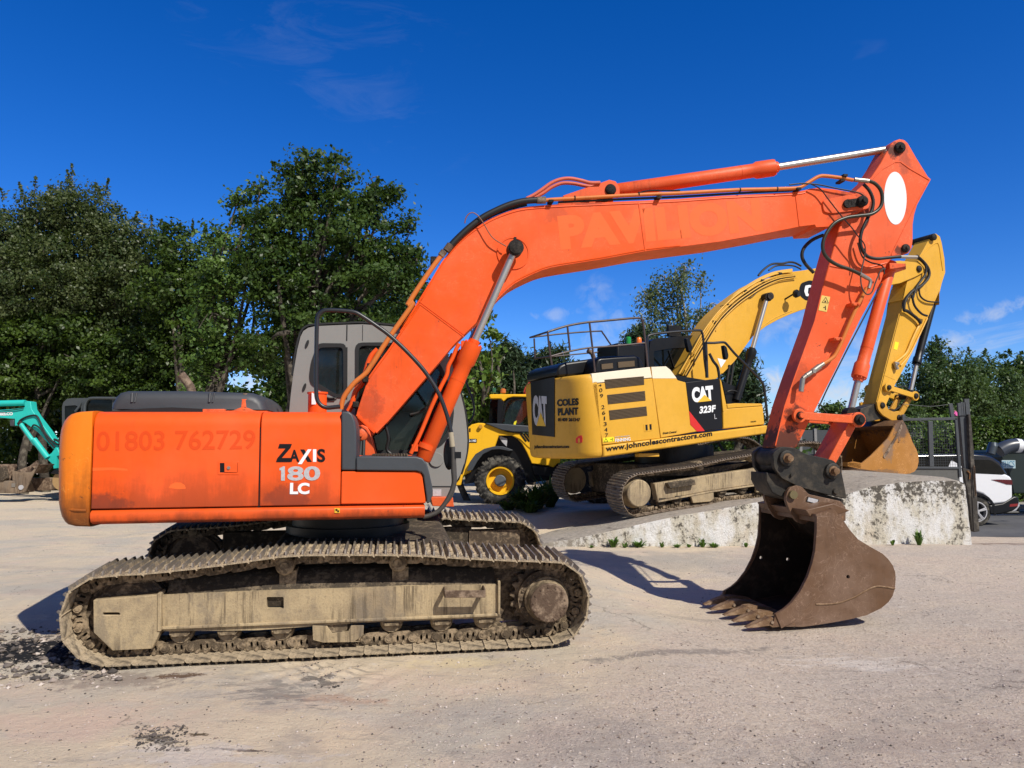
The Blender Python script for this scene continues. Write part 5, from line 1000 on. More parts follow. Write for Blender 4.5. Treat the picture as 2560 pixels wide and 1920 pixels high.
# ================================================================== the yellow excavator on the ramp
KF = Frame(0, 0, 0, 23); _w = W0.P(1505, 1140, 14.6); KF.o = Vector((_w.x, _w.y, 0)) + KF.X * 2.55 + KF.Y * 1.35
kx = thing('excavator', KF, 'yellow crawler excavator with black cab and roof handrail, standing nose-up on the whitewashed ramp', 'excavator')
CY = (.66, .355, .032)
M['cat'] = paint('yellow_machine_paint', CY, grime=.35, fade=.3, gcol=(.16, .09, .025), streak=.15); M['cat_pale'] = paint('pale_hood_paint', (.80, .72, .56), grime=.2, gcol=(.4, .25, .1))  # second paint: paler, for the top band of the doors
M['cat_dark'] = paint('dirty_yellow', (.55, .28, .03), grime=.7, gcol=(.08, .05, .025), chips=.3)
M['louvre'] = plain('brown_louvre', (.10, .065, .03), .6, scale=30)
YK_ = -1.35
kz = lambda cr, *p: KF.xz(cr(*p), YK_)
def panel(name, cr, pts, mat, parent=None, y=YK_, d=.12, bev=.01, out=0.0):
    return MB().prism(KF.xz(cr(*pts), y), y - out, y + d).build(name, mat, parent or kx, bevel=bev)
pA = panel('engine_door', c6, (632, 980, 1108, 935, 1172, 1408, 716, 1460), M['cat'])
panel('engine_door_top', c6, (628, 897, 1090, 845, 1107, 930, 636, 975), M['cat_pale'])
pB = panel('side_door', c6, (1097, 845, 1215, 840, 1250, 868, 1310, 950, 1372, 967, 1400, 1195, 1520, 1350, 1455, 1356, 1176, 1405), M['cat'])
panel('side_door_top', c6, (1100, 845, 1215, 840, 1250, 868, 1300, 935, 1110, 935), M['cat_pale'], out=.004, d=.02, bev=.0)
blk = panel('black_panel', c6, (1373, 967, 1640, 935, 1664, 1333, 1522, 1349, 1402, 1195), M['blackdecal'])
panel('red_flash', c6, (1398, 1192, 1424, 1225, 1522, 1350, 1462, 1355, 1408, 1300), M['reddecal'], out=.006, d=.02, bev=.0)
panel('cab_riser', c6, (1643, 935, 1655, 960, 1700, 1170, 1698, 1190, 1668, 1200), M['cat'])
tbx = panel('toolbox', c6, (1668, 1200, 1700, 1172, 1982, 1152, 1997, 1300, 1668, 1335), M['cat'], bev=.02, d=.6)
panel('toolbox_lid', c6, (1698, 1142, 1760, 1132, 1965, 1134, 1984, 1150, 1700, 1172), M['cat'], bev=.01, d=.6, out=.01)
rl_ = panel('lower_rail', c6, (714, 1466, 1200, 1405, 2010, 1305, 2003, 1372, 1300, 1475, 714, 1558), M['cat'], out=.04, bev=.03)
core = KF.xz(c6(640, 930, 1100, 870, 1650, 960, 1660, 1335, 1180, 1400, 720, 1455), YK_)
MB().prism(core, YK_ + .12, 1.2).build('engine_bay', M['black'], kx)
MB().prism(KF.xz(c6(714, 1480, 2000, 1320, 1990, 1360, 714, 1540), YK_), YK_ + .12, 1.3).build('turntable', M['black'], kx)
for g in ((730, 945, 1040, 918, 1043, 985, 740, 1018), (751, 1066, 1048, 1034, 1054, 1110, 759, 1140), (765, 1188, 1060, 1156, 1067, 1230, 772, 1265)):
    lo2 = panel('louvre', c6, g, M['louvre'], pA, out=.005, d=.01, bev=.0); mb = MB(); q = KF.xz(c6(*g), YK_)
    for i in range(7):
        t = (i + .5) / 7; a = Vector(q[0]).lerp(Vector(q[3]), t); b = Vector(q[1]).lerp(Vector(q[2]), t); strip(mb, a, b, .008, YK_ - .016, YK_ - .004)
    mb.build('slats', M['louvre'], lo2)
hd = panel('handle', c6, (1040, 1298, 1107, 1290, 1110, 1348, 1044, 1356), M['cat'], pA, out=.006, d=.01, bev=.0)
panel('handle_recess', c6, (1052, 1302, 1068, 1300, 1071, 1345, 1055, 1347), M['blackdecal'], hd, out=.009, d=.01, bev=.0); panel('handle_recess', c6, (1084, 1298, 1100, 1296, 1102, 1340, 1087, 1342), M['blackdecal'], hd, out=.009, d=.01, bev=.0)
def letK(txt, cr, bl, br, tl, mat, parent, y=YK_ - .006, **k):
    f = lambda q: KF.P(*cr(*q)[0], y); return lettering(txt, f(bl), f(br), f(tl), mat, parent, **k)
letK('www.johncolescontractors.com', c6, (742, 1528), (1582, 1402), (740, 1470), M['blackdecal'], rl_, y=YK_ - .044, bold=.03, space=1.05)
letK('CAT', c6, (1425, 1128), (1594, 1108), (1416, 1008), M['white'], blk, bold=.06, space=.92)
panel('triangle_mark', c6, (1465, 1124, 1518, 1064, 1574, 1112), M['yellowdecal'], blk, out=.012, d=.008, bev=.0)
letK('323F', c6, (1480, 1214), (1612, 1200), (1477, 1158), M['white'], blk, bold=.04, shear=.15); letK('L', c6, (1600, 1256), (1618, 1254), (1597, 1218), M['silver'], blk, bold=0)
letK('FINNING', c6, (816, 1438), (936, 1426), (814, 1412), M['white'], pA, bold=.02); letK('Sold & Serviced by', c6, (816, 1406), (932, 1394), (815, 1394), M['silver'], pA)
letK('Grade Control', c6, (1192, 1376), (1300, 1364), (1191, 1360), M['blackdecal'], pB, shear=.2)
st_ = panel('warning_sticker', c6, (718, 1406, 802, 1396, 806, 1432, 722, 1442), M['brightyellow'], pA, out=.006, d=.01, bev=.0)
mb = MB(); tri = [KF.P(*c6(*q)[0], YK_) for q in ((740, 1410), (756, 1434), (727, 1438))]
for i in range(3): strip(mb, (tri[i].x, tri[i].z), (tri[(i + 1) % 3].x, tri[(i + 1) % 3].z), .008, YK_ - .009, YK_ - .006)
a = KF.P(*c6(785, 1417)[0], YK_); mb.box(a.x - .03, a.x + .02, YK_ - .009, YK_ - .006, a.z - .004, a.z + .004); mb.box(a.x + .012, a.x + .022, YK_ - .009, YK_ - .006, a.z - .03, a.z + .03); mb.build('warning_symbol', M['blackdecal'], st_)
for i, ch in enumerate('409 261347'):
    if ch == ' ': continue
    yy = 985 + i * 44.5; xx = 683 + i * 5.8; hh = 30 if i else 17
    if ch == '1': xx += 8
    letK(ch, c6, (xx, yy + hh / 2 + (6 if i == 0 else 0)), (xx + (9 if ch == '1' else 25), yy + hh / 2 - 2 + (6 if i == 0 else 0)), (xx, yy - hh / 2 + (6 if i == 0 else 0)), M['blackdecal'], pA, bold=.0)
letK('VOLVO', c6, (1885, 1284), (1928, 1278), (1884, 1275), M['blackdecal'], tbx, bold=.03)
# counterweight: rounded in plan, traced back corner
xb = KF.P(*c6(714, 1500)[0], YK_).x; zb_ = KF.P(*c6(712, 1560)[0], YK_).z; zt2 = KF.P(*c6(625, 895)[0], YK_).z
rear = KF.o; xr_ = xb - .62
def yat(px, py, x): return KF.PX(px, py, x)
plan = [(xb, -1.35), (xb - .10, -1.352), (xb - .22, -1.33), (xb - .36, -1.26), (xb - .47, -1.14), (xb - .54, -.98), (xb - .60, -.7), (xb - .66, -.3), (xb - .68, 0), (xb - .66, .3), (xb - .60, .7), (xb - .54, .98), (xb - .47, 1.14), (xb - .36, 1.26), (xb - .22, 1.33), (xb - .1, 1.35), (xb, 1.35)]
plan = [(xb - (xb - x) * .78, y) for x, y in plan]; cx_, cy_ = xb - .1, 0
def lean(z): return (z - zb_) * -.07     # the machine stands nose-up
secs = []
zA = zb_ - .0; zB_ = zt2
for z, k in ((zA, .90), (zA + .015, .95), (zA + .05, .985), (zA + .12, 1.0), (zB_ - .16, 1.0), (zB_ - .08, .992), (zB_ - .03, .97), (zB_ - .005, .93), (zB_ + .0, .86)):
    secs.append([(cx_ + (x - cx_) * (k if x < cx_ else 1) + lean(z), y * k if abs(y) < 1.3 else math.copysign(1.35 * (1 - (1 - k) * .55) if abs(y) > 1.34 else abs(y) * (1 - (1 - k) * .6), y), z + (x - xb) * .065) for x, y in plan])
kcw = MB().loft(secs).build('counterweight', M['cat'], kx, smooth=60)
# markings on the rear face follow its curve: found by casting onto the plan curve
def rear_pt(px, py, off=.006):
    d = KF.ray(px, py); best = None
    o_ = CO - KF.o; ol = Vector((o_.dot(KF.X), o_.dot(KF.Y), o_.z)); dl = Vector((d.dot(KF.X), d.dot(KF.Y), d.z))
    for i in range(len(plan) - 1):
        for it in range(1):
            z = 1.5
            for q in range(4):
                a = Vector(plan[i]) + Vector((lean(z), 0)); b = Vector(plan[i + 1]) + Vector((lean(z), 0)); e = b - a; den = dl.x * e.y - dl.y * e.x
                if abs(den) < 1e-9: break
                t = ((a.x - ol.x) * e.y - (a.y - ol.y) * e.x) / den; z = ol.z + dl.z * t
            else:
                u = ((ol.x + dl.x * t - a.x) * e.x + (ol.y + dl.y * t - a.y) * e.y) / e.length_squared
                if -.001 <= u <= 1.001 and (best is None or t < best[0]):
                    n = Vector((e.y, -e.x)).normalized(); n = n if n.dot(Vector((dl.x, dl.y))) < 0 else -n
                    best = (t, Vector((ol.x + dl.x * t + n.x * off, ol.y + dl.y * t + n.y * off, z)))
    return best[1] if best else Vector((xb - .6, 0, 1.5))
def wrap(name, quad, mat, parent, off=.016, nu=12, th=.0):
    """thin sheet following the curved rear: quad of pixels bl, br, tr, tl"""
    bl, br, tr, tl = (Vector(c6(*q)[0]) for q in quad); mb = MB(); V = []
    for o_ in (off, off - .012):
        for j in (0, .5, 1):
            for i in range(nu + 1):
                t = i / nu; p = bl.lerp(br, t).lerp(tl.lerp(tr, t), j); V.append(rear_pt(p.x, p.y, o_))
    W_ = nu + 1; Fs = []
    for j in range(2):
        for i in range(nu): a = j * W_ + i; Fs.append((a, a + 1, a + W_ + 1, a + W_)); a += 3 * W_; Fs.append((a + W_, a + W_ + 1, a + 1, a))
    for i in range(nu): Fs.append((i, i + 3 * W_, i + 1 + 3 * W_, i + 1)); a = 2 * W_ + i; Fs.append((a, a + 1, a + 1 + 3 * W_, a + 3 * W_))
    for j in range(2):
        for a in (j * W_, j * W_ + nu): Fs.append((a, a + W_, a + 4 * W_, a + 3 * W_))
    return mb.add(V, Fs).build(name, mat, parent, smooth=30)
def wraptext(txt, bl, br, tl, mat, parent, off=.014, **k):
    o = lettering(txt, (0, 0, 0), (1, 0, 0), (0, 1, 0), mat, parent, **k); B, R_, T_ = (Vector(c6(*q)[0]) for q in (bl, br, tl))
    for v in o.data.vertices: p = B + (R_ - B) * v.co.x + (T_ - B) * v.co.y; v.co = rear_pt(p.x, p.y, off if v.co.z > .001 else off - .006)
    return o
bp = wrap('black_panel', ((165, 1380), (340, 1398), (340, 925), (152, 965)), M['blackdecal'], kcw, nu=14)
wraptext('CAT', (178, 1308), (289, 1314), (170, 1068), M['silver'], bp, off=.026, bold=.06, space=.85)
wrap('triangle_mark', ((205, 1310), (275, 1313), (238, 1208), (236, 1208)), M['yellowdecal'], bp, off=.034, nu=3)
wraptext('COLES', (360, 1158), (530, 1146), (358, 1102), M['blackdecal'], kcw, bold=.045); wraptext('PLANT', (366, 1230), (526, 1222), (364, 1172), M['blackdecal'], kcw, bold=.045)
wraptext('01409 261347', (366, 1276), (540, 1276), (366, 1248), M['blackdecal'], kcw, bold=.03); wraptext('johncolescontractors.com', (180, 1497), (453, 1495), (180, 1462), M['blackdecal'], kcw, bold=.02)
rp_ = MB(); pr = [(505, 1410), (530, 1388), (552, 1385), (558, 1410), (556, 1440), (530, 1448), (508, 1446)]; c0 = rear_pt(*c6(532, 1418)[0], .008)
V = [rear_pt(*c6(*q)[0], .009) for q in pr]; V2 = [rear_pt(*c6(*q)[0], -.004) for q in pr]; rp_.loft([V, V2]).build('red_patch', M['reddecal'], kcw)
mb = MB()
for (u, v) in ((268, 912), (388, 897)):
    c_ = KF.PX(*c6(u, v)[0], xb - .34); n_ = 16
    ring = [(c_ + Vector((0, .085 * math.cos(t), .11 * math.sin(t)))) for t in [2 * math.pi * i / n_ for i in range(n_)]]; r2 = [(c_ + Vector((0, .035 * math.cos(t), .055 * math.sin(t)))) for t in [2 * math.pi * i / n_ for i in range(n_)]]
    mb.prism([(p.y, p.z) for p in ring], c_.x - .03, c_.x + .03, holes=[[(p.y, p.z) for p in r2]], ax='x')
mb.split('lifting_eye', M['cat'], kcw, bevel=.008)
# hood and cab
hdk = KF.xz(c6(640, 905, 650, 830, 662, 785, 690, 770, 800, 762, 960, 755, 1000, 768, 1022, 800, 1045, 850, 1000, 880), -1.0)
hh = MB().prism(hdk, -1.05, .4).build('engine_hood', M['black'], kx, bevel=.05, segs=3)
hdk2 = KF.xz(c6(290, 935, 285, 880, 310, 845, 360, 822, 520, 800, 640, 780, 760, 770, 760, 880, 400, 930), -.2)
MB().prism(hdk2, -.6, .9).build('engine_hood', M['black'], kx, bevel=.05, segs=3)
for g in ((700, 822, 797, 812, 800, 858, 703, 868), (830, 806, 968, 794, 972, 842, 834, 854)):
    q = KF.xz(c6(*g), -1.05); f_ = MB().prism(q, -1.062, -1.04).build('vent_frame', M['pin'], hh); MB().prism(inset(q, .015), -1.066, -1.055).build('vent', M['louvre'], f_)
ex_p = KF.P(*c6(615, 740)[0], 0); mb = MB(); mb.tube([ex_p + Vector((.12, 0, -.2)), ex_p + Vector((.06, 0, 0)), ex_p + Vector((-.05, 0, .06))], .05, n=12, sm=2); mb.build('exhaust_pipe', M['rust'], kx)
cabk = KF.xz(c6(1075, 850, 1085, 700, 1095, 640, 1130, 620, 1300, 605, 1480, 590, 1510, 640, 1520, 760, 1480, 900, 1400, 960, 1300, 945, 1230, 870), .15)
wk = rounded(KF.xz(c6(1120, 720, 1240, 700, 1390, 690, 1400, 780, 1310, 925, 1262, 862, 1215, 836, 1122, 846), .15), .04)
kc_ = MB().prism(cabk, .15, .22, holes=[wk]).prism(cabk, 1.2, 1.27, holes=[wk]).prism(inset(cabk, -.0), .221, 1.199, holes=[inset(cabk, .08)]).build('cab', M['black'], kx, smooth=30)
MB().prism(wk, .17, .18).build('window', M['glass_dark'], kc_); MB().prism(wk, 1.23, 1.24).build('window', M['glass_dark'], kc_)
a, b = KF.P(*c6(1240, 715)[0], .15), KF.P(*c6(1300, 910)[0], .15); mb = MB(); strip(mb, (a.x, a.z), (b.x, b.z), .02, .14, .19); mb.build('wiper', M['black'], kc_)
MB().box(cabk[0][0] - .75, cabk[0][0] - .02, .2, 1.1, cabk[0][1] - .4, cabk[0][1] + .52).build('cab_rear', M['black'], kx, bevel=.04)
bb = KF.P(*c6(1003, 640)[0], .6); mb = MB(); mb.lathe((bb.x, .6, bb.z - .05), (0, 0, 1), [(0, .07), (.02, .07), (.02, .06), (.10, .06), (.13, .04)], 18); mb.build('orange_beacon', plain('amber_lens', (.85, .20, .02), .25), kx)
mb = MB(); mb.lathe((bb.x - .09, .9, bb.z - .05), (0, 0, 1), [(0, .06), (.16, .06), (.18, .04)], 18); mb.build('green_beacon', plain('green_lens', (.02, .30, .06), .25), kx)
lb = KF.P(*c6(1248, 570)[0], .6); MB().box(lb.x - .17, lb.x + .17, .4, .5, lb.z - .13, lb.z + .13).build('work_lamp', M['black'], kx, bevel=.01)
rr_ = plain('rusty_rail_paint', (.055, .035, .032), .5, scale=14)
T = lambda pts, y, cr=c6: [KF.P(*q, y) for q in cr(*pts)]
mb = MB(); yn_ = -1.25; yf = 1.0
mb.tube(T((282, 568, 430, 522, 575, 495, 700, 483, 860, 468, 980, 458, 1020, 466, 1035, 500, 1050, 620, 1072, 845), yn_), .022, sm=4)
mb.tube(T((310, 760, 440, 725, 600, 695, 800, 680, 1055, 655), yn_), .018, sm=3)
for p in ((282, 568, 295, 700, 315, 830), (438, 525, 448, 620, 458, 715), (612, 492, 635, 690, 655, 885)): mb.tube(T(p, yn_), .020, sm=2)
hr_ = mb.build('roof_handrail', rr_, kx)
mb = MB(); mb.tube(T((142, 612, 400, 582, 680, 562, 715, 575, 760, 640, 805, 705, 808, 740), yf), .018, sm=3); mb.tube(T((175, 780, 500, 745, 830, 715), yf), .016, sm=2); mb.tube(T((175, 620, 182, 778), yf), .02, sm=1)
rp1 = [KF.P(*c6(142, 612)[0], yf), KF.P(*c6(282, 568)[0], yn_)]; mb.tube(rp1, .02, sm=1); mb.tube([KF.P(*c6(178, 778)[0], yf), KF.P(*c6(312, 760)[0], yn_)], .018, sm=1); mb.build('far_rail', rr_, hr_)
mb = MB(); mb.tube(T((1075, 850, 1070, 700, 1072, 620, 1090, 592, 1200, 575, 1350, 562, 1470, 556, 1500, 570, 1512, 640, 1520, 780, 1540, 930), -.6), .026, sm=3); mb.tube(T((1535, 655, 1600, 655, 1670, 650, 1700, 670, 1760, 740, 1850, 830, 1960, 945, 1990, 1000, 2005, 1120, 2020, 1260), -1.2), .026, sm=3)
mb.tube(T((1560, 740, 1590, 800, 1625, 850, 1640, 950), -1.0), .03, sm=3); mb.tube(T((1530, 650, 1535, 800, 1540, 930), -.9), .035, sm=2); mb.build('cab_guard_rail', M['rail'], kx)
a = KF.P(*c6(1680, 740)[0], -1.2); mb = MB(); mb.prism(rounded(KF.xz(c6(1660, 672, 1685, 690, 1700, 760, 1690, 790, 1675, 780), -1.2), .03), -1.25, -1.15); mb.build('mirror', M['black'], kx, bevel=.02)
mb = MB(); mb.prism(rounded(KF.xz(c6(1365, 620, 1390, 618, 1415, 690, 1405, 735, 1385, 720), -.6), .03), -.65, -.55); mb.build('mirror', M['black'], kx, bevel=.02)
# boom
kb = c6(1335, 905, 1430, 740, 1520, 575, 1580, 480, 1640, 410, 1740, 320, 1840, 245, 1920, 190, 2010, 148, 2110, 120, 2212, 108) + cG(560, 1318, 700, 1302, 900, 1270, 1300, 1230, 1560, 1215, 1700, 1230, 1760, 1270, 1770, 1310, 1700, 1350, 1560, 1410, 1400, 1440) + cH(700, 262, 600, 300, 500, 345, 400, 400, 345, 440) + c6(1880, 620, 1840, 690, 1760, 800, 1650, 905, 1590, 960, 1520, 975, 1400, 950)
KB = .28
kboom = MB().prism(KF.xz(kb, -KB), -KB, KB).build('boom', M['cat'], kx, bevel=.01)
mb = MB()
for k_ in range(5):
    dy_ = -.27 + .05 * k_; off = k_ * 9
    mb.tube([KF.P(*q, dy_) for q in c6(1320 + off, 900, 1420 + off, 730 - off / 3, 1500 + off, 585 - off / 2, 1570 + off, 485 - off / 2, 1640 + off, 400 - off / 3, 1750, 295 - off / 2, 1850, 225 - off / 2, 1960, 160 - off / 2, 2080, 112 - off / 2, 2212, 92 - off / 2)], .018, n=8, sm=3)
kp = mb.split('hydraulic_pipe', M['cat'], kboom)
edge_ = c6(1345, 900, 1440, 735, 1525, 590, 1590, 490, 1655, 410, 1760, 312, 1860, 240, 1970, 172, 2090, 125, 2212, 108)
mb = MB(); mb.tube([KF.P(px_ + 6, py_ + 7, -.30) for px_, py_ in edge_], .034, n=8, sm=3); mb.build('pipe_shade_strip', M['pin'], kboom)  # dark strip added for the shaded gaps between the pipes
mb = MB()
for k_ in range(3): mb.tube([KF.P(px_ + k_ * 5 + 1, py_ + k_ * 4.5 + 1, -.335) for px_, py_ in edge_], .0125, n=8, sm=3)
mb.split('hydraulic_pipe', M['cat'], kboom)
mb = MB(); mb.tube([KF.P(*q, -.1) for q in cG(330, 1345, 380, 1290, 450, 1245, 540, 1240, 600, 1228, 650, 1235, 700, 1262)], .025); mb.tube([KF.P(*q, 0.1) for q in cG(420, 1300, 480, 1262, 560, 1255, 640, 1262, 700, 1290)], .02)
mb.tube([KF.P(*q, -.3) for q in c6(1820, 260, 1880, 300, 1940, 250)], .008); mb.build('boom_hoses', M['hose'], kboom)
mb = MB()
for q in ((1500, 640), (1580, 500), (1700, 370), (1830, 260), (1960, 175), (2100, 120)): a = KF.P(*c6(*q)[0], -.2); mb.box(a.x - .05, a.x + .05, -.3, .0, a.z - .02, a.z + .05)
mb.split('pipe_strap', M['pin'], kboom, bevel=.01)
ek = [KF.P(*q, -KB - .01) for q in c6(1610, 560, 1680, 450, 1760, 370, 1860, 290, 2000, 195, 2212, 135)]; mb = MB(); mb.tube(ek, .014, sm=3); mb.tube([KF.P(*q, -KB) for q in c6(1660, 895, 1760, 790, 1840, 680, 1900, 600, 1970, 530, 2080, 455, 2212, 400)], .012, sm=3); mb.build('boom_flange', M['cat'], kboom)
k1 = cylinder_ram(KF, 'boom_ram', kx, -.42, c6(2015, 295)[0], c6(1900, 700)[0], c6(1760, 1110)[0], .088, .115, .052, M['black'], M['chrome'], glen=.22)
mb = MB(); a = KF.P(*c6(2022, 290)[0], -.42); mb.cyl((a.x, -.52, a.z), (a.x, -.2, a.z), .085, n=22); mb.build('ram_pin', M['pin'], k1)
cylinder_ram(KF, 'boom_ram', kx, .42, c6(2015, 295)[0], c6(1900, 700)[0], c6(1760, 1110)[0], .088, .115, .052, M['black'], M['chrome'], glen=.22)
mb = MB(); a = KF.P(*cG(620, 1505)[0], -.42); mb.lathe((a.x, -.5, a.z), (.3, -.9, -.2), [(0, .03), (0, .08), (.05, .1), (.12, .07)], 18); mb.cyl((a.x, -.5, a.z), (a.x - .08, -KB, a.z - .1), .02); mb.build('work_lamp', M['black'], kboom)
bd = rounded(KF.xz(cG(700, 1410, 770, 1385, 860, 1400, 870, 1550, 740, 1560, 690, 1520, 682, 1460), -KB), .06); bdo = MB().prism(bd, -KB - .006, -KB + .002).build('black_badge', M['blackdecal'], kboom)
MB().prism(rounded(KF.xz(cG(735, 1432, 770, 1425, 790, 1430, 790, 1445, 760, 1450, 755, 1500, 780, 1510, 780, 1525, 740, 1522, 725, 1480), -KB), .02), -KB - .012, -KB - .004).build('badge_letter', M['white'], bdo)
wt_ = KF.xz(c6(1622, 775, 1690, 792, 1650, 852), -KB); MB().prism(wt_, -KB - .006, -KB + .002).build('triangle_sticker', M['white'], kboom)
mb = MB(); mb.tube([KF.P(*q, -.3) for q in c6(1720, 830, 1700, 950, 1690, 1050, 1710, 1120)], .03); mb.tube([KF.P(*q, -.2) for q in c6(1750, 800, 1730, 950, 1700, 1100)], .03); mb.tube([KF.P(*q, -.45) for q in c6(1700, 1040, 1740, 1030, 1800, 1050, 1820, 1090)], .014); mb.split('slew_hose', M['hose'], kx)
MB().prism(KF.xz(c6(1655, 960, 1700, 1170, 1800, 1160, 1760, 1000), -.35), -.38, -.3).prism(KF.xz(c6(1655, 960, 1700, 1170, 1800, 1160, 1760, 1000), -.35), .3, .38).split('boom_bracket', M['black'], kx)
# stick
ks = cG(1795, 1030, 1815, 1000, 1850, 985, 1885, 1010, 1900, 1060, 1925, 1200, 1932, 1320, 1900, 1420, 1882, 1500, 1880, 1600) + cH(1880, 100, 1850, 170, 1780, 330, 1640, 640, 1540, 830, 1500, 900, 1420, 1080, 1400, 1130, 1340, 1100, 1345, 1060, 1400, 850, 1470, 580, 1545, 290, 1590, 60) + cG(1560, 1560, 1610, 1380, 1700, 1200)
kst = MB().prism(KF.xz(ks, -.17), -.22, .22).build('arm', M['cat'], kx, bevel=.01)
mb = MB(); 
for a_, b_ in (((1350, 1060), (1402, 850)), ((1402, 850), (1475, 570)), ((1475, 570), (1548, 290))): p, q = KF.P(*cH(*a_)[0], -.22), KF.P(*cH(*b_)[0], -.22); strip(mb, (p.x, p.z), (q.x, q.z), .02, -.226, -.21)
p, q = KF.P(*cH(1410, 818)[0], -.22), KF.P(*cH(1510, 860)[0], -.22); strip(mb, (p.x, p.z), (q.x, q.z), .015, -.226, -.21)
mb.tube([KF.P(*q, -.225) for q in cG(1700, 1230, 1790, 1120, 1860, 1065, 1890, 1080, 1910, 1200, 1925, 1300)], .012); mb.build('weld_bead', M['cat'], kst)
MB().prism(KF.xz(cH(1512, 532, 1545, 540, 1530, 606, 1500, 596), -.22), -.224, -.215).build('warning_sticker', M['brightyellow'], kst)
for q, r_ in (((1850, 1010), .09), ((1722, 1285), .085)): pin(KF.P(*cG(*q)[0], -.3), -.32, .32, r_, kst)
mb = MB(); mb.tube([KF.P(*q, -.3) for q in cG(1690, 1180, 1750, 1220, 1800, 1290, 1800, 1360, 1740, 1430, 1660, 1480, 1600, 1560, 1590, 1640) + cH(1620, 270, 1700, 330, 1735, 375)], .04, sm=4)
mb.tube([KF.P(*q, -.33) for q in cG(1700, 1170, 1770, 1240, 1775, 1330, 1700, 1440, 1665, 1540) + cH(1660, 130, 1680, 220, 1740, 290, 1790, 310)], .028, sm=4); mb.tube([KF.P(*q, -.28) for q in cG(1720, 1440, 1730, 1520, 1790, 1565, 1890, 1575)], .022, sm=4); mb.build('arm_hoses', M['hose'], kst)
mb = MB(); mb.tube([KF.P(*q, -.26) for q in cH(1735, 375, 1700, 430, 1650, 540, 1610, 630, 1545, 690, 1500, 720)], .03); mb.tube([KF.P(*q, -.24) for q in cH(1790, 330, 1720, 480, 1640, 640, 1560, 740)], .022); mb.build('hydraulic_pipes', M['cat'], kst)
mb = MB(); a = KF.P(*cH(1515, 730)[0], -.28); mb.cyl(a, a + Vector((.05, 0, -.12)), .05, n=10); mb.cyl(a + Vector((-.04, 0, .03)), a + Vector((.1, 0, .02)), .045, n=8); mb.build('valve_fitting', M['fitting'], kst)
kr = cylinder_ram(KF, 'bucket_ram', kx, 0.0, cH(1640, 985)[0], cH(1695, 735)[0], cH(1862, 150)[0], .095, .115, .055, M['black'], M['chrome'], glen=.2)
kl0, kl1 = KF.P(*cH(1440, 930)[0], -.26), KF.P(*cH(1675, 1003)[0], -.26); mb = MB()
for s in (-1, 1):
    y0, y1 = sorted((s * .26, s * .32)); mb.prism(circle(kl0.x, kl0.z, .11, 20), y0, y1); mb.prism(circle(kl1.x, kl1.z, .12, 20), y0, y1); strip(mb, (kl0.x, kl0.z), (kl1.x, kl1.z), .13, *sorted((s * .262, s * .318)))
kl = mb.build('side_link', M['cat'], kx, bevel=.01); pin(kl0, -.36, .36, .06, kl); pin(kl1, -.35, .35, .07, kl)
kh = rounded(KF.xz(cH(1350, 1050, 1400, 1045, 1440, 1090, 1450, 1120, 1500, 1140, 1545, 1130, 1570, 1170, 1560, 1210, 1480, 1215, 1400, 1170, 1360, 1120), -.26), .04)
mb = MB(); mb.prism(kh, -.28, -.22); mb.prism(kh, .22, .28); p, q = kl1, KF.P(*cH(1555, 1180)[0], -.2); strip(mb, (p.x, p.z), (q.x, q.z), .14, -.2, -.14); strip(mb, (p.x, p.z), (q.x, q.z), .14, .14, .2)
kho = mb.build('bucket_linkage', M['cat_dark'], kx, bevel=.01)
for q in ((1408, 1082), (1553, 1190)): pin(KF.P(*cH(*q)[0], -.3), -.31, .31, .075, kho)
mb = MB(); mb.tube([KF.P(*q, -.1) for q in cH(1500, 940, 1580, 920, 1640, 960, 1640, 1000, 1560, 1090, 1480, 1140)], .022); mb.build('link_hoses', M['hose'], kho)
mb = MB(); mb.prism(KF.xz(cE(1250, 60, 1400, 10, 1440, 120, 1260, 160, 1240, 130), -.2), -.2, .2); mb.build('hitch', M['darksteel'], kho, bevel=.01)
# its bucket
kfr = cE(1160, 452, 1165, 432, 1200, 425, 1258, 436, 1320, 385, 1400, 305, 1440, 262, 1470, 205, 1490, 165, 1540, 138)
kbk = cE(1562, 175, 1585, 230, 1608, 292, 1636, 345, 1648, 385, 1649, 430, 1640, 470, 1620, 495, 1585, 510, 1480, 516, 1350, 492, 1250, 475)
M['bucket_y'] = paint('worn_yellow_bucket', (.37, .165, .032), fade=.4, grime=.7, gcol=(.09, .06, .045), chips=.6, chipcol=(.16, .11, .08), scratch=.5, streak=.4, stains=((KF.P(*cE(1530, 190)[0], -.72).x, KF.P(*cE(1530, 190)[0], -.72).z, .45, .5, .95, (.13, .085, .06)), (KF.P(*cE(1440, 340)[0], -.72).x, KF.P(*cE(1440, 340)[0], -.72).z, .3, .5, .7, (.20, .14, .10)), (KF.P(*cE(1400, 500)[0], -.72).x, KF.P(*cE(1400, 500)[0], -.72).z, .9, .12, .7, (.16, .10, .06))))
ybk = -.72; kp_ = KF.xz(kfr + kbk, ybk); hc = KF.P(*cE(1508, 292)[0], ybk)
ksh = KF.xz(kbk, ybk); sh2 = ksh + list(reversed(inset(ksh, .04)))
kbu = MB().prism(sh2, ybk + .03, -ybk - .03).build('bucket', M['bucket_y'], kx, smooth=40)
for y0 in (ybk, -ybk - .03): MB().prism(kp_, y0, y0 + .03, holes=[circle(hc.x, hc.z, .02, 10)]).build('side_plate', M['bucket_y'], kbu, smooth=30)
mb = MB(); q = [KF.P(*z, ybk) for z in cE(1545, 165, 1500, 260, 1440, 360, 1412, 405)]; mb.prism(band([(p.x, p.z) for p in q], -.07), ybk - .02, ybk); mb.build('side_cutter', M['rust'], kbu, bevel=.004)
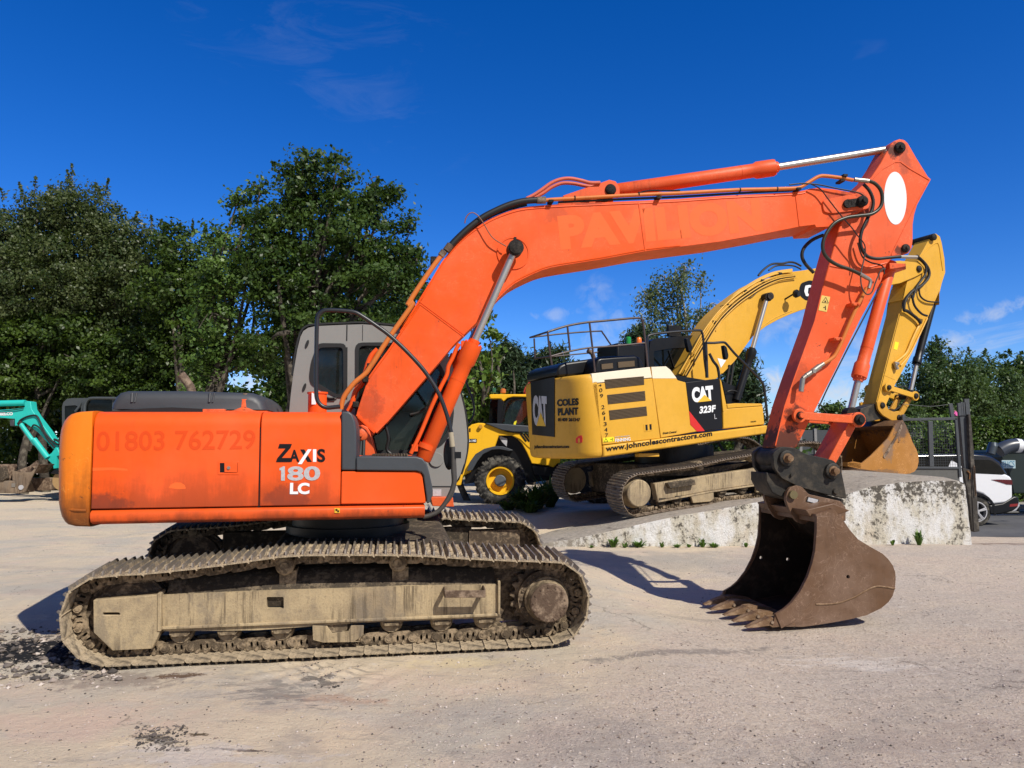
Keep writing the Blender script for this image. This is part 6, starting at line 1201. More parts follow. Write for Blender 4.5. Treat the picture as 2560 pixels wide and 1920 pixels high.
MB().prism(KF.xz(cE(1480, 178, 1540, 138, 1560, 175, 1500, 205), ybk), ybk + .03, -ybk - .03).build('top_beam', M['bucket'], kbu, bevel=.01)
MB().prism(KF.xz(cE(1160, 430, 1250, 440, 1250, 478, 1160, 456), ybk), ybk, -ybk).build('cutting_edge', M['bucket_y'], kbu)
# crawler
_nk = set(kx.children)
ktp = cW(440, 838, 700, 790, 1000, 745, 1300, 705, 1600, 672, 2000, 620, 2250, 575, 2400, 520, 2460, 400, 2450, 250, 2370, 160, 2280, 115, 2150, 100, 2000, 115, 1640, 215, 1300, 270, 1000, 340, 700, 380, 390, 425, 320, 490, 290, 560, 285, 650, 320, 760, 370, 815)
kloop = KF.xz(ktp, -1.5)
for s in (0, 1):
    y0, y1 = ((-1.5, -.9), (.9, 1.5))[s]; track(kx, kloop, .19, y0, y1, (dusty('brown_dusty_shoe', (.10, .07, .05), (.33, .26, .19), .7, .9, .8, 20) if s == 0 else M['chain'], M['chainlight']), h=.03)
    mir = lambda y: y if s == 0 else -y
    bm_ = KF.xz(cW(605, 510, 1200, 420, 1640, 358, 2300, 290, 2300, 420, 1740, 500, 1150, 585, 640, 682), -1.35); f_ = MB().prism(bm_, mir(-1.36), mir(-1.2)).build('track_frame', M['mud'], kx, bevel=.015)
    MB().prism([(x + .02, z + .12) for x, z in bm_[:4]] + [(x, z + .0) for x, z in reversed(bm_[4:])], mir(-1.15), mir(-.95)).build('frame_top', M['mud_dark'], f_)
    MB().prism(band(KF.xz(cW(640, 682, 1150, 585, 1740, 500, 2300, 420), -1.36), -.03), mir(-1.40), mir(-1.3)).build('frame_flange', M['mud'], f_, bevel=.005)
    if s == 0:
        MB().prism(KF.xz(cW(735, 505, 1000, 470, 1010, 520, 760, 560), -1.45), -1.47, -1.36).build('step', M['mud_dark'], f_, bevel=.01)
    sc2 = KF.P(*cW(440, 605)[0], -1.4); MB().lathe((sc2.x, mir(-1.2), sc2.z), (0, mir(-1), 0), [(0, .30), (.1, .30), (.12, .29), (.18, .265), (.27, .258), (.285, .24)], 34).build('final_drive', M['mud'], kx, smooth=30)
    for q in cW(688, 695, 845, 672, 1285, 605, 1490, 570): c_ = KF.P(*q, -1.35); MB().lathe((c_.x, mir(-1.33), c_.z), (0, mir(1), 0), [(0, .04), (0, .09), (.02, .11), (.1, .11), (.3, .1)], 18).box(c_.x - .08, c_.x + .08, *sorted((mir(-1.37), mir(-1.33))), c_.z - .0, c_.z + .08).build('roller', M['mud_dark'], kx)
    MB().prism(KF.xz(cW(965, 630, 1190, 590, 1195, 660, 1160, 690, 990, 705), -1.37), mir(-1.39), mir(-1.33)).build('chain_guard', M['mud'], f_, bevel=.01); MB().prism(KF.xz(cW(1610, 530, 1730, 510, 1725, 590, 1610, 600), -1.37), mir(-1.39), mir(-1.33)).build('chain_guard', M['mud'], f_, bevel=.01)
    for q in cW(1060, 335, 1580, 255): c_ = KF.P(*q, -1.4); MB().lathe((c_.x, mir(-1.4), c_.z), (0, mir(1), 0), [(0, .05), (0, .08), (.02, .095), (.1, .095), (.3, .07)], 18).build('carrier_roller', M['roller'], kx)
bpy.context.view_layer.update(); _zk = min(p[1] for p in kloop); _rk = Matrix.Translation((0, -1.5, _zk)) @ Matrix.Rotation(math.atan(.055), 4, 'X') @ Matrix.Translation((0, 1.5, -_zk))
for o in [q for q in kx.children if q not in _nk]: o.matrix_local = _rk @ o.matrix_local
MB().box(-1.5, 1.7, -.92, .92, .75, 1.38).build('car_body', M['mud_dark'], kx, bevel=.03); MB().cyl((0, 0, 1.2), (0, 0, 1.75), .85, n=40).build('slew_ring', M['black'], kx)
st1 = KF.P(*cW(545, 225)[0], -1.2); MB().box(st1.x - .22, st1.x + .25, -1.25, -1.1, st1.z - .04, st1.z + .03).build('step', M['cat'], kx, bevel=.01)

# ================================================================== yellow telehandler behind
JF = Frame(0, 19.7, .27, 0); 
JY = (.86, .47, .012); M['jcb'] = paint('bright_yellow_paint', JY, grime=.15, fade=.15, gcol=(.3, .15, .02))
jx = thing('telehandler', JF, 'bright yellow telehandler with black glass cab parked behind the two excavators', 'telehandler')
jz = lambda *p: JF.xz(cT(*p), 0)
body = jz(150, 1300, 200, 1240, 270, 1000, 290, 700, 330, 668, 400, 652, 450, 655, 560, 690, 700, 745, 800, 757, 960, 790, 980, 840, 960, 900, 1000, 960, 1250, 1015, 1250, 1060, 1215, 1075, 1180, 1115, 1120, 1095, 950, 1075, 900, 960, 850, 870, 790, 800, 740, 785, 610, 785, 570, 900, 420, 960, 350, 1060, 330, 1155, 240, 1200, 215, 1300)
jb = MB().prism(body, 0, .18).build('body', M['jcb'], jx, bevel=.02)
MB().prism(jz(250, 1290, 290, 800, 600, 760, 960, 800, 1240, 1060, 1150, 1250, 900, 1280, 880, 1200), .2, 1.9).build('chassis', M['black'], jx)
MB().prism(jz(745, 785, 790, 757, 1010, 770, 1010, 930, 960, 950, 900, 900, 830, 830), -.02, .9).build('engine_cover', M['jcb'], jx, bevel=.03)
mb = MB()
for i in range(4): strip(mb, JF.xz(cT(835 + i * 32, 765), -.02)[0], JF.xz(cT(895 + i * 32, 845), -.02)[0], .045, -.03, -.01)
mb.build('vent_slots', M['blackdecal'], jb)
MB().prism(jz(950, 1085, 1180, 1115, 1240, 1080, 1260, 1230, 970, 1200), .05, 1.6).build('side_tank', M['black'], jx, bevel=.03)
# wheel
wc = JF.P(*cT(625, 1252)[0], -.05); R_ = .245 * 2 * 1.27
def wheel(root, c, r, w, y0, yellow, lugs=True, name='wheel', d=1):
    mb = MB(); mb.lathe((c.x, y0, c.z), (0, d, 0), [(0.03, r * .55), (.0, r * .60), (-.02, r * .8), (.01, r * .93), (.06, r), (w - .06, r), (w, r * .9), (w, r * .55)], 48, caps=False)
    ty = mb.build('wheel', M['tyre'], root, smooth=50)
    if lugs:
        mb = MB(); n = 22
        for i in range(n):
            a = 2 * math.pi * i / n
            for s, dy in ((0, 0), (1, w / 2)):
                a2 = a + (math.pi / n if s else 0)
                def q(ang, rr, y): return (c.x + rr * math.cos(ang), y0 + d * y, c.z + rr * math.sin(ang))
                ya, yb = (-.0, w * .52) if not s else (w * .48, w + .0); k = .13 * (1 if s == 0 else -1)
                sec0 = [q(a2, r * .985, ya), q(a2 + .09, r * .985, ya), q(a2 + .08, r * 1.035, ya), q(a2 + .01, r * 1.035, ya)]; sec1 = [q(a2 + k + .0, r * .985, yb), q(a2 + k + .09, r * .985, yb), q(a2 + k + .08, r * 1.035, yb), q(a2 + k + .01, r * 1.035, yb)]
                mb.loft([sec0, sec1])
                if s == 0: mb.loft([[q(a2, r * .8, -.022), q(a2 + .07, r * .8, -.022), q(a2 + .07, r * .8, .0), q(a2, r * .8, .0)], [q(a2 + .02, r * 1.0, -.012), q(a2 + .09, r * 1.0, -.012), q(a2 + .09, r * 1.0, .02), q(a2 + .02, r * 1.0, .02)]])
        mb.build('tread', M['tyre'], ty)
    mb = MB(); mb.lathe((c.x, y0, c.z), (0, d, 0), [(-.005, r * .50), (-.01, r * .56), (.02, r * .56), (.03, r * .50), (.16, r * .46), (.17, r * .30), (.17, .001)], 40, caps=False); ri = mb.build('rim', yellow, ty, smooth=40)
    mb = MB(); mb.lathe((c.x, y0 + d * .0, c.z), (0, d, 0), [(-.0, r * .14), (.0, r * .2), (.02, r * .235), (.17, r * .235)], 24); hb = mb.build('hub', M['hubgrey'], ri, smooth=30)
    return ty
M['tyre'] = dusty('dusty_tyre', (.022, .021, .020), (.13, .12, .10), .45, .85, .3, 12); M['hubgrey'] = plain('grey_hub', (.10, .11, .12), .5)
rw = (JF.P(*cT(625, 990)[0], -.05).z - JF.P(*cT(625, 1510)[0], -.05).z) / 2
wheel(jx, wc, rw, .42, -.12, M['jcb']); 
wt2 = JF.P(*cT(240, 1260)[0], 1.9); wheel(jx, Vector((wc.x + 2.6, 0, wc.z)), rw, .42, -.1, M['jcb']); 
arch = jz(285, 1150, 310, 1060, 370, 975, 460, 920, 560, 895, 650, 895, 760, 935, 720, 945, 620, 925, 540, 930, 450, 975, 390, 1050, 340, 1140); MB().prism(arch, -.15, .35).build('mudguard', M['grey_trim'], jx, bevel=.01)
# cab with yellow roof
jc = jz(620, 670, 640, 560, 680, 430, 730, 385, 800, 375, 1000, 372, 1060, 500, 1060, 690)
jw = rounded(jz(640, 665, 665, 560, 700, 440, 740, 402, 985, 395, 1040, 500, 1040, 680), .05)
jcab = MB().prism(jc, .15, .22, holes=[jw]).prism(jc, .221, 1.099, holes=[inset(jc, .06)]).prism(jc, 1.1, 1.17, holes=[jw]).build('cab', M['black'], jx)
MB().prism(jw, .17, .18).build('window', M['glass_clear'], jcab); MB().prism(jw, 1.13, 1.14).build('window', M['glass_clear'], jcab)
rp2 = jz(508, 365, 520, 352, 580, 352, 600, 352, 940, 352, 1040, 360, 1050, 385, 760, 380, 700, 392, 660, 430, 630, 400, 560, 400, 520, 400)
MB().prism(rp2, .1, 1.2).build('cab_roof', M['jcb'], jcab, bevel=.03)
MB().prism(jz(520, 395, 640, 400, 620, 660, 500, 660), .3, .35).build('rear_window', M['glass_dark'], jcab)
mb = MB(); mb.prism(jz(600, 400, 668, 425, 625, 660, 590, 660), .12, .2); mb.build('cab_pillar', M['black'], jcab, bevel=.01)
mb = MB(); mb.prism(jz(690, 590, 740, 650, 755, 675, 680, 672), .5, .9); mb.build('seat', M['grey_trim'], jcab, bevel=.03)
a = JF.P(*cT(655, 318)[0], .4); MB().lathe((a.x, .4, a.z - .07), (0, 0, 1), [(0, .06), (.02, .075), (.10, .07), (.13, .03)], 16).build('orange_beacon', plain('amber_beacon', (.55, .16, .03), .3), jcab)
a = JF.P(*cT(560, 312)[0], .6); MB().lathe((a.x, .6, a.z - .07), (0, 0, 1), [(0, .05), (.12, .05), (.13, .03)], 16).build('green_beacon', plain('dull_green_lens', (.03, .12, .06), .3), jcab)
mb = MB(); a, b = JF.P(*cT(560, 690)[0], -.05), JF.P(*cT(1040, 725)[0], -.05); mb.prism(jz(470, 655, 600, 660, 1040, 690, 1040, 750, 760, 748, 640, 728, 540, 688), -.08, .3); mb.build('telescopic_boom', M['grey_trim'], jx, bevel=.02)
bdg = MB().prism(jz(294, 818, 382, 818, 380, 856, 292, 856), -.012, .0).build('model_badge', M['blackdecal'], jb)
f = lambda q, y=-.014: JF.P(*cT(*q)[0], y)
lettering('0-140', f((296, 850)), f((374, 850)), f((296, 824)), M['white'], bdg, bold=.03)
lettering('i', f((302, 745), -.004), f((318, 745), -.004), f((302, 706), -.004), M['blackdecal'], jb, bold=.08)
st_ = MB().prism(jz(770, 640, 795, 628, 785, 675, 762, 668), -.0, .13).build('yellow_sticker', M['brightyellow'], jcab)
mb = MB(); a = JF.P(*cT(420, 690)[0], -.05); mb.lathe((a.x, -.08, a.z), (0, 1, 0), [(0, .03), (0, .05), (.1, .05)], 14); mb.build('pin', M['cat_dark'], jb)
MB().prism(jz(605, 790, 640, 790, 700, 815, 690, 900, 640, 850), .1, .2).build('hydraulic_block', M['silver'], jx, bevel=.01)
# red boom of a machine behind the cab
RF = Frame(0, 23, 0, 0); rb = MB().prism(RF.xz(cT(765, 655, 860, 425, 1000, 330, 1040, 350, 960, 500, 810, 690), 0), 0, .3)
rt = thing('loader_crane', RF, 'slanting red steel boom seen through the glass cab of the yellow telehandler', 'crane'); rbo = rb.build('boom', plain('red_machine_paint', (.60, .06, .03), .5), rt, bevel=.02)
MB().prism(RF.xz(cT(700, 700, 760, 650, 860, 680, 860, 1000, 700, 1000), 0), -.05, .5).build('mast', M['black'], rt, bevel=.02)
mb = MB(); mb.tube([RF.P(*q, 0) for q in cT(880, 400, 900, 330, 950, 250, 1010, 190, 1060, 170, 1100, 150)], .05); mb.tube([RF.P(*q, .1) for q in cT(870, 380, 880, 300, 930, 230, 990, 190)], .02); mb.build('hoses', plain('red_hose_sleeve', (.50, .05, .03), .5), rt)
MB().prism(RF.xz(cT(765, 655, 790, 625, 800, 650, 780, 690), 0), -.02, .02).build('yellow_sticker', M['brightyellow'], rbo)
# dark cab standing further back
QF = Frame(0, 22, 0, 0); qt = thing('tractor', QF, 'black cab with rounded window frame half hidden between the grey cab and the yellow telehandler', 'machine')
qb = rounded(QF.xz(cT(180, 470, 260, 455, 420, 458, 460, 520, 480, 640, 470, 700, 470, 1150, 180, 1150), 0), .08); qw = rounded(QF.xz(cT(220, 480, 400, 480, 435, 540, 450, 640, 220, 660), 0), .06)
qo = MB().prism(qb, 0, .08, holes=[qw]).prism(qb, .081, 1.199, holes=[inset(qb, .06)]).prism(qb, 1.2, 1.28, holes=[qw]).build('cab', M['black'], qt); MB().prism(qw, .02, .03).build('window', M['glass_dark'], qo); MB().prism(QF.xz(cT(180, 700, 470, 700, 470, 1150, 180, 1150), 0), .1, 1.2).build('body', M['black'], qt)

# ================================================================== turquoise mini excavator at the left
BF = Frame(0, 27, 0, 0); TQ = paint('turquoise_paint', (.02, .50, .44), grime=.2, fade=.2, gcol=(.02, .1, .09)); 
bx = thing('mini_excavator', BF, 'turquoise boomed mini excavator with a charcoal cab, far left under the trees', 'excavator')
bz = lambda *p: BF.xz(cK(*p), 0)
bb1 = MB().prism(bz(-400, 700, -400, 600, 0, 592, 170, 580, 290, 560, 290, 505, 315, 486, 362, 492, 372, 580, 430, 670, 560, 840, 640, 960, 700, 1030, 690, 1090, 620, 1050, 560, 980, 450, 860, 370, 800, 300, 750, 250, 730, 205, 780, 172, 780, 172, 700, 0, 685), 0, .35).build('boom', TQ, bx, bevel=.02)
f = lambda q, y=-.01: BF.P(*cK(*q)[0], y)
lettering('KOBELCO', f((-70, 660)), f((152, 655)), f((-70, 622)), M['white'], bb1, bold=.05)
mb = MB(); mb.cyl(BF.P(*cK(-400, 522)[0], .17), BF.P(*cK(300, 508)[0], .17), .105, n=18); mb.build('arm_ram', TQ, bx)
mb = MB(); mb.cyl(BF.P(*cK(235, 745)[0], -.1), BF.P(*cK(420, 1000)[0], -.1), .075, n=16); mb.cyl(BF.P(*cK(400, 940)[0], -.1), BF.P(*cK(565, 1160)[0], -.1), .10, n=16); mb.build('boom_ram', TQ, bx)
MB().cyl(BF.P(*cK(228, 740)[0], -.1), BF.P(*cK(250, 760)[0], -.1), .09, n=12).build('ram_pin', M['pin'], bx)
MB().prism(bz(545, 1150, 620, 1100, 660, 1040, 690, 1040, 715, 1100, 720, 1130, 680, 1140, 678, 1285, 640, 1290, 635, 1240, 580, 1190), -.05, .4).build('swing_post', TQ, bx, bevel=.02)
mb = MB(); mb.tube([BF.P(*q, -.05) for q in cK(225, 730, 260, 700, 340, 665, 430, 660, 480, 740, 530, 850, 590, 930, 660, 990, 720, 1000)], .03); mb.tube([BF.P(*q, -.08) for q in cK(380, 800, 400, 770, 450, 790, 510, 850, 570, 950, 650, 1040)], .03); mb.tube([BF.P(*q, -.05) for q in cK(0, 605, 170, 590, 280, 570)], .018); mb.tube([BF.P(*q, -.05) for q in cK(640, 940, 690, 960, 720, 1000, 725, 1050)], .04); mb.build('hoses', M['hose'], bx)
MB().prism(bz(124, 712, 172, 705, 172, 784, 128, 784), -.05, .3).build('work_lamp', M['grey_trim'], bx, bevel=.02)
CG = plain('charcoal_cab', (.055, .065, .072), .5)
bc = bz(735, 960, 735, 560, 748, 505, 790, 462, 850, 452, 1000, 450, 1400, 452, 1420, 1200, 735, 1200)
w_a = rounded(bz(765, 545, 890, 535, 960, 560, 960, 640, 800, 760, 765, 720), .04); w_b = rounded(bz(1015, 620, 1020, 540, 1060, 480, 1120, 468, 1330, 470, 1330, 800, 1015, 800), .05)
bco = MB().prism(bc, .0, .07, holes=[w_a, w_b]).prism(bc, .071, 1.199, holes=[inset(bc, .06)]).prism(bc, 1.2, 1.27, holes=[w_a, w_b]).build('cab', CG, bx)
for w in (w_a, w_b): MB().prism(w, .02, .03).build('window', M['glass_dark'], bco); MB().prism(w, 1.22, 1.23).build('window', M['glass_dark'], bco)
mb = MB(); a, b = BF.P(*cK(990, 455)[0], 0), BF.P(*cK(995, 640)[0], 0); mb.tube([BF.P(*q, -.05) for q in cK(1002, 640, 1005, 540, 1040, 470, 1110, 452, 1400, 455)], .05); mb.tube([BF.P(*q, -.08) for q in cK(960, 500, 930, 560, 890, 610)], .04); mb.build('cab_pillar', CG, bco)
MB().prism(bz(730, 1200, 1420, 1200, 1420, 1330, 730, 1330), -.2, 1.4).build('body', TQ, bx, bevel=.03)
pl_ = [(x, z) for x, z in bz(720, 1350, 760, 1320, 1400, 1320, 1450, 1400, 1450, 1520, 1400, 1560, 760, 1560, 720, 1500)]
MB().prism(pl_, -.3, .1).prism(pl_, 1.1, 1.5).build('crawler_tracks', M['tyre'], bx, bevel=.05)
# loose bucket in the corner
LF = Frame(0, 25.5, 0, 0); lz = lambda *p: LF.xz(cK(*p), 0)
bt = thing('digging_bucket', LF, 'worn brown digging bucket lying with its teeth up on the ground at the far left', 'bucket')
M['mudb'] = mudmat('brown_mud', (.24, .18, .125), (.15, .11, .08)); lb_ = MB().prism(lz(145, 1310, 240, 1330, 370, 1330, 452, 1240, 380, 1380, 300, 1560, 215, 1582, 190, 1560, 182, 1430, 150, 1430), .0, .05).build('side_plate', M['mudb'], bt)
MB().prism(lz(0, 1430, 175, 1432, 215, 1580, 0, 1575), -.05, .9).build('shell', M['mudb'], bt, bevel=.02)
MB().prism(lz(150, 1320, 380, 1240, 440, 1240, 350, 1350, 180, 1340), .1, 1.0).build('cutting_edge', M['rust'], bt, bevel=.01)
tt0 = None
for i, (tx, ty) in enumerate(((270, 1195), (330, 1205), (390, 1215), (452, 1235))):
    MB().prism([(p.x, p.z) for p in (LF.P(*cK(*q)[0], 0) for q in ((tx - 85, 1262 - i), (tx - 40, 1225), (tx, ty), (tx - 20, 1262), (tx - 30, 1290)))], .75 - i * .25, .87 - i * .25).build('tooth', M['rust'], bt)
MB().prism(lz(-200, 1240, 140, 1235, 150, 1260, 90, 1400, 80, 1430, -200, 1430), .15, .25).build('side_plate', M['rust'], bt); MB().prism(lz(0, 1290, 60, 1260, 90, 1400, 60, 1430, -60, 1430), -.1, .1).build('bucket_ear', M['mud_dark'], bt, bevel=.01)
hl = LF.P(*cK(250, 1510)[0], -.01); MB().lathe((hl.x, -.03, hl.z), (0, 1, 0), [(0, .05), (0, .08), (.06, .08)], 14).build('eye', M['silver'], bt)
hl = LF.P(*cK(160, 1483)[0], -.06); MB().box(hl.x - .06, hl.x + .06, -.07, -.04, hl.z - .06, hl.z + .06).build('plate', M['fitting'], bt)
# low steel beam / blade
SF = Frame(0, 26.5, 0, 0); sb = MB().prism(SF.xz(cK(340, 1395, 600, 1395, 610, 1545, 300, 1550), 0), 0, .25).build('steel_blade', M['rust'], None, bevel=.02); sb.location = SF.o
tag(sb, 'low brown rusty steel blade on the ground beside the tan roller drum', 'blade')
# tan roller drum
DF = Frame(0, 25.8, 0, 0); dt = thing('road_roller', DF, 'small road roller with a tan steel drum, mostly hidden behind the orange counterweight', 'roller')
dc = DF.P(*cK(735, 1430)[0], 0); rr_d = (DF.P(*cK(735, 1330)[0], 0).z - DF.P(*cK(735, 1568)[0], 0).z) / 2
tand = plain('tan_drum_steel', (.36, .23, .10), .55); MB().lathe((dc.x - .0, 0, dc.z), (0, 1, 0), [(0, rr_d * .8), (0, rr_d * .97), (.03, rr_d), (1.0, rr_d), (1.03, rr_d * .95)], 36).build('drum', tand, dt)
MB().prism(DF.xz(cK(610, 1340, 660, 1300, 900, 1300, 1000, 1330, 1000, 1400, 760, 1360, 640, 1350), 0), -.1, 1.1).build('frame', M['black'], dt, bevel=.02)
MB().prism(DF.xz(cK(710, 1120, 760, 1110, 900, 1110, 900, 1300, 740, 1290, 715, 1200), 0), .1, .9).build('cowl', M['jcb'], dt, bevel=.04)

# ================================================================== gate, post, road side
GF = Frame(0, 19.0, -.3, 0)
gt = thing('mesh_gate', GF, 'dark steel framed gate filled with square wire mesh, beside the raised bucket', 'gate')
DS = plain('dark_blue_grey_steel', (.060, .068, .078), .55, var=.25, scale=14, bump=.3)
gz = lambda *p: GF.xz(cR(*p), 0)
mb = MB(); P2 = lambda a, b: [Vector(q) for q in gz(*a, *b)]
for a, b, w in (((535, 515), (1005, 507), .065), ((1000, 503), (1036, 1012), .065), ((778, 530), (790, 920), .11), ((640, 930), (1020, 932), .05)): p, q = P2(a, b); strip(mb, p, q, w, -.03, .03)
p, q = P2((958, 376), (978, 500)); strip(mb, p, q, .09, .0, .05); p, q = P2((551, 470), (556, 520)); strip(mb, p, q, .08, 0, .05)
mb.build('frame', DS, gt, bevel=.006)
mb = MB()
xa, xb2 = gz(560, 700)[0][0], gz(1015, 700)[0][0]; zt3, zb3 = gz(800, 520)[0][1], gz(800, 925)[0][1]; n = 22
for i in range(1, n): x = xa + (xb2 - xa) * i / n; mb.box(x - .0025, x + .0025, .045, .050, zb3, zt3)
for i in range(1, 18): z = zb3 + (zt3 - zb3) * i / 18; mb.box(xa, xb2, .052, .059, z - .0025, z + .0025)
mb.build('wire_mesh', DS, gt, smooth=0)
MB().prism(gz(600, 935, 1030, 938, 1035, 1060, 560, 1060), .0, .25).build('kerb_block', plain('grey_wall_render', (.12, .12, .115), .9), gt)
mb = MB(); mb.tube([GF.P(*q, .3) for q in cR(540, 380, 760, 400, 880, 392, 960, 378)], .006, n=5); mb.tube([GF.P(*q, .3) for q in cR(560, 490, 700, 530, 740, 545)], .008, n=5); mb.build('loose_wire', DS, gt)
PF = Frame(0, 16.2, -.2, 0); pt_ = thing('gate_post', PF, 'tall weathered timber post with upright iron bars and rusty chain beside the ramp', 'post')
WD = dusty('weathered_dark_timber', (.05, .046, .042), (.14, .125, .105), .45, .9, .5, 8); pz = lambda *p: PF.xz(cR(*p), 0)
MB().prism(pz(1040, 482, 1100, 475, 1165, 1470, 1140, 1480, 1085, 1000), .02, .12).build('board', DS, pt_, bevel=.006)
MB().prism(pz(1095, 470, 1115, 470, 1140, 760, 1165, 1150, 1192, 1478, 1145, 1485, 1140, 1470), -.06, .14).build('post', WD, pt_, bevel=.008)
MB().prism(pz(1050, 930, 1160, 960, 1192, 1480, 1130, 1470, 1105, 1200), -.045, .02).build('lower_board', WD, pt_, bevel=.006)
bar = None
for i, (a, b, w) in enumerate(((1032, 372, .07), (1052, 362, .04), (1074, 366, .045), (1096, 335, .10))): p, q = pz(a, b)[0], pz(a + 10, 480)[0]; mb = MB(); strip(mb, p, q, w, .0, .05); mb.build('iron_bar', DS, pt_)
mb = MB()
for i in range(26):
    t = i / 25; a = PF.P(*cR(1158 + 14 * t + 2 * math.sin(t * 9), 920 + 250 * t)[0], -.09); mb.lathe(tuple(a), (0.3, .6, .2) if i % 2 else (.8, .3, .1), [(-.006, .010), (-.006, .018), (.006, .018), (.006, .010)], 8)
chn = mb.build('chain', M['rust'], pt_); mb = MB(); a = PF.P(*cR(1112, 970)[0], -.06); b = PF.P(*cR(1118, 1030)[0], -.06); mb.tube([a + Vector((-.03, 0, .03)), a, a + Vector((.02, 0, -.03)), b], .016); mb.build('chain_knot', plain('orange_rusty_chain', (.20, .09, .03), .8, bump=.6), pt_)

CFr = Frame(0, 20.3, -.42, 0); ct = thing('parked_car', CFr, 'white suv with a black roof and dark windows parked on the road beyond the gate', 'car')
WHT = NT('white_car_paint').bsdf((.78, .80, .84), .22, coat=.5); cz_ = lambda *p: CFr.xz(cR(*p), 0)
bdy = cz_(-800, 1060, -300, 1000, 0, 962, 900, 955, 940, 900, 962, 862, 1160, 870, 1200, 940, 1440, 990, 1478, 1010, 1490, 1040, 1493, 1180, 1480, 1230, 1300, 1250, 1280, 1200, 1235, 1160, 1180, 1140, 1120, 1150, 1080, 1200, 1050, 1300, 100, 1300, 60, 1200, 0, 1160, -80, 1200, -120, 1300, -800, 1280)
co_ = MB().prism(bdy, 0, 1.95).build('body', WHT, ct, bevel=.05, segs=3)
MB().prism(cz_(-200, 968, 100, 830, 300, 822, 700, 818, 1150, 812, 1260, 820, 1330, 840, 1390, 880, 1460, 990, 1440, 1000, 1150, 990, 960, 968), .03, 1.9).build('roof', NT('black_car_roof').bsdf((.012, .014, .02), .18, coat=.5), co_, bevel=.05, segs=3)
MB().prism(rounded(cz_(1165, 862, 1290, 862, 1330, 880, 1385, 920, 1425, 985, 1400, 991, 1160, 980), .03), -.004, .1).build('window', M['glass_dark'], co_); MB().prism(rounded(cz_(100, 840, 760, 835, 1130, 850, 1120, 960, 960, 860, 925, 960, 0, 968), .01), -.004, .1).build('window', M['glass_dark'], co_)
MB().prism(rounded(cz_(1305, 1034, 1370, 1032, 1485, 1035, 1488, 1078, 1440, 1075, 1400, 1062), .01), -.012, .2).build('tail_light', plain('dark_red_lens', (.10, .01, .015), .15), co_)
MB().prism(cz_(1280, 1255, 1300, 1250, 1400, 1235, 1500, 1175, 1540, 1180, 1548, 1220, 1530, 1290, 1500, 1305, 1380, 1335, 1290, 1338), -.015, 1.96).build('bumper', M['black'], co_, bevel=.04)
MB().prism(cz_(1545, 1222, 1550, 1260, 1520, 1300, 1480, 1310, 1500, 1296, 1530, 1270), -.02, 1.9).build('skid_plate', M['silver'], co_, bevel=.01)
MB().prism(cz_(1465, 1245, 1535, 1240, 1530, 1262, 1462, 1268), -.018, .2).build('reflector', plain('red_reflector', (.25, .02, .02), .3), co_)
mb = MB(); a = CFr.P(*cR(1540, 1300)[0], 1.0); mb.tube([a - Vector((.4, 0, .05)), a - Vector((0, 0, .05)), a], .04, sm=1); mb.cyl(a, a + Vector((0, 0, .08)), .035); mb.build('tow_bar', M['black'], co_)
for k, wxp in enumerate(((1185, 1315), (20, 1315))):
    c_ = CFr.P(*cR(*wxp)[0], 0); c_ = Vector((c_.x, 0, .385))
    mb = MB(); mb.lathe((c_.x, -.0, c_.z), (0, 1, 0), [(.02, .24), (-.01, .27), (-.0, .36), (.04, .385), (.2, .385), (.24, .3)], 36, caps=False); w_ = mb.build('wheel', M['tyre'], co_)
    mb = MB(); mb.lathe((c_.x, .0, c_.z), (0, 1, 0), [(-.012, .235), (-.012, .262), (.02, .262), (.1, .23)], 36, caps=False)
    for i in range(5):
        for d_ in (-.09, .09): t = 2 * math.pi * i / 5 + .3 + d_; mb.cyl((c_.x + .05 * math.cos(t), -.0, c_.z + .05 * math.sin(t)), (c_.x + .25 * math.cos(t), -.005, c_.z + .25 * math.sin(t)), .020, n=6)
    mb.cyl((c_.x, -.015, c_.z), (c_.x, .1, c_.z), .06); mb.build('rim', M['silver'], w_)
    MB().lathe((c_.x, .06, c_.z), (0, 1, 0), [(0, .20), (.03, .2)], 30).build('brake_disc', M['blackdecal'], w_)
    if k == 0: MB().prism(band([(c_.x + .43 * math.cos(t), c_.z + .43 * math.sin(t)) for t in [math.pi * i / 12 - .2 for i in range(15)]], -.06), -.02, .06).build('arch_trim', M['black'], co_)
# dark container with a sign and a pipe
XF = Frame(0, 22.5, -.42, 0); xt = thing('waste_container', XF, 'dark green metal container with a small pale blue sign at the right edge', 'container')
xz_ = lambda *p: XF.xz(cR(*p), 0); GRN = plain('very_dark_green_paint', (.012, .022, .020), .45)
xb_ = MB().prism(xz_(1400, 800, 1440, 785, 2400, 780, 2400, 1150, 1500, 1155, 1440, 900, 1395, 850), 0, 2.2).build('container_body', GRN, xt, bevel=.03)
sg_ = MB().prism(xz_(1395, 865, 1512, 866, 1513, 936, 1397, 935), -.02, .0).build('sign', plain('pale_blue_sign', (.42, .55, .60), .5, var=.05), xb_)
lettering('EHCS', XF.P(*cR(1404, 928)[0], -.021), XF.P(*cR(1508, 924)[0], -.021), XF.P(*cR(1404, 876)[0], -.021), plain('blue_sign_letters', (.08, .25, .40), .5), sg_, bold=.0)
MB().prism(xz_(1440, 785, 1600, 782, 1600, 795, 1440, 797), -.04, .0).build('edge_strip', plain('green_edge', (.03, .12, .08), .5), xb_)
HF = Frame(0, 21.9, -.42, 0); ht = thing('ventilation_duct', HF, 'dark blue-grey bent duct with a white band lying over the top of the dark container', 'duct')
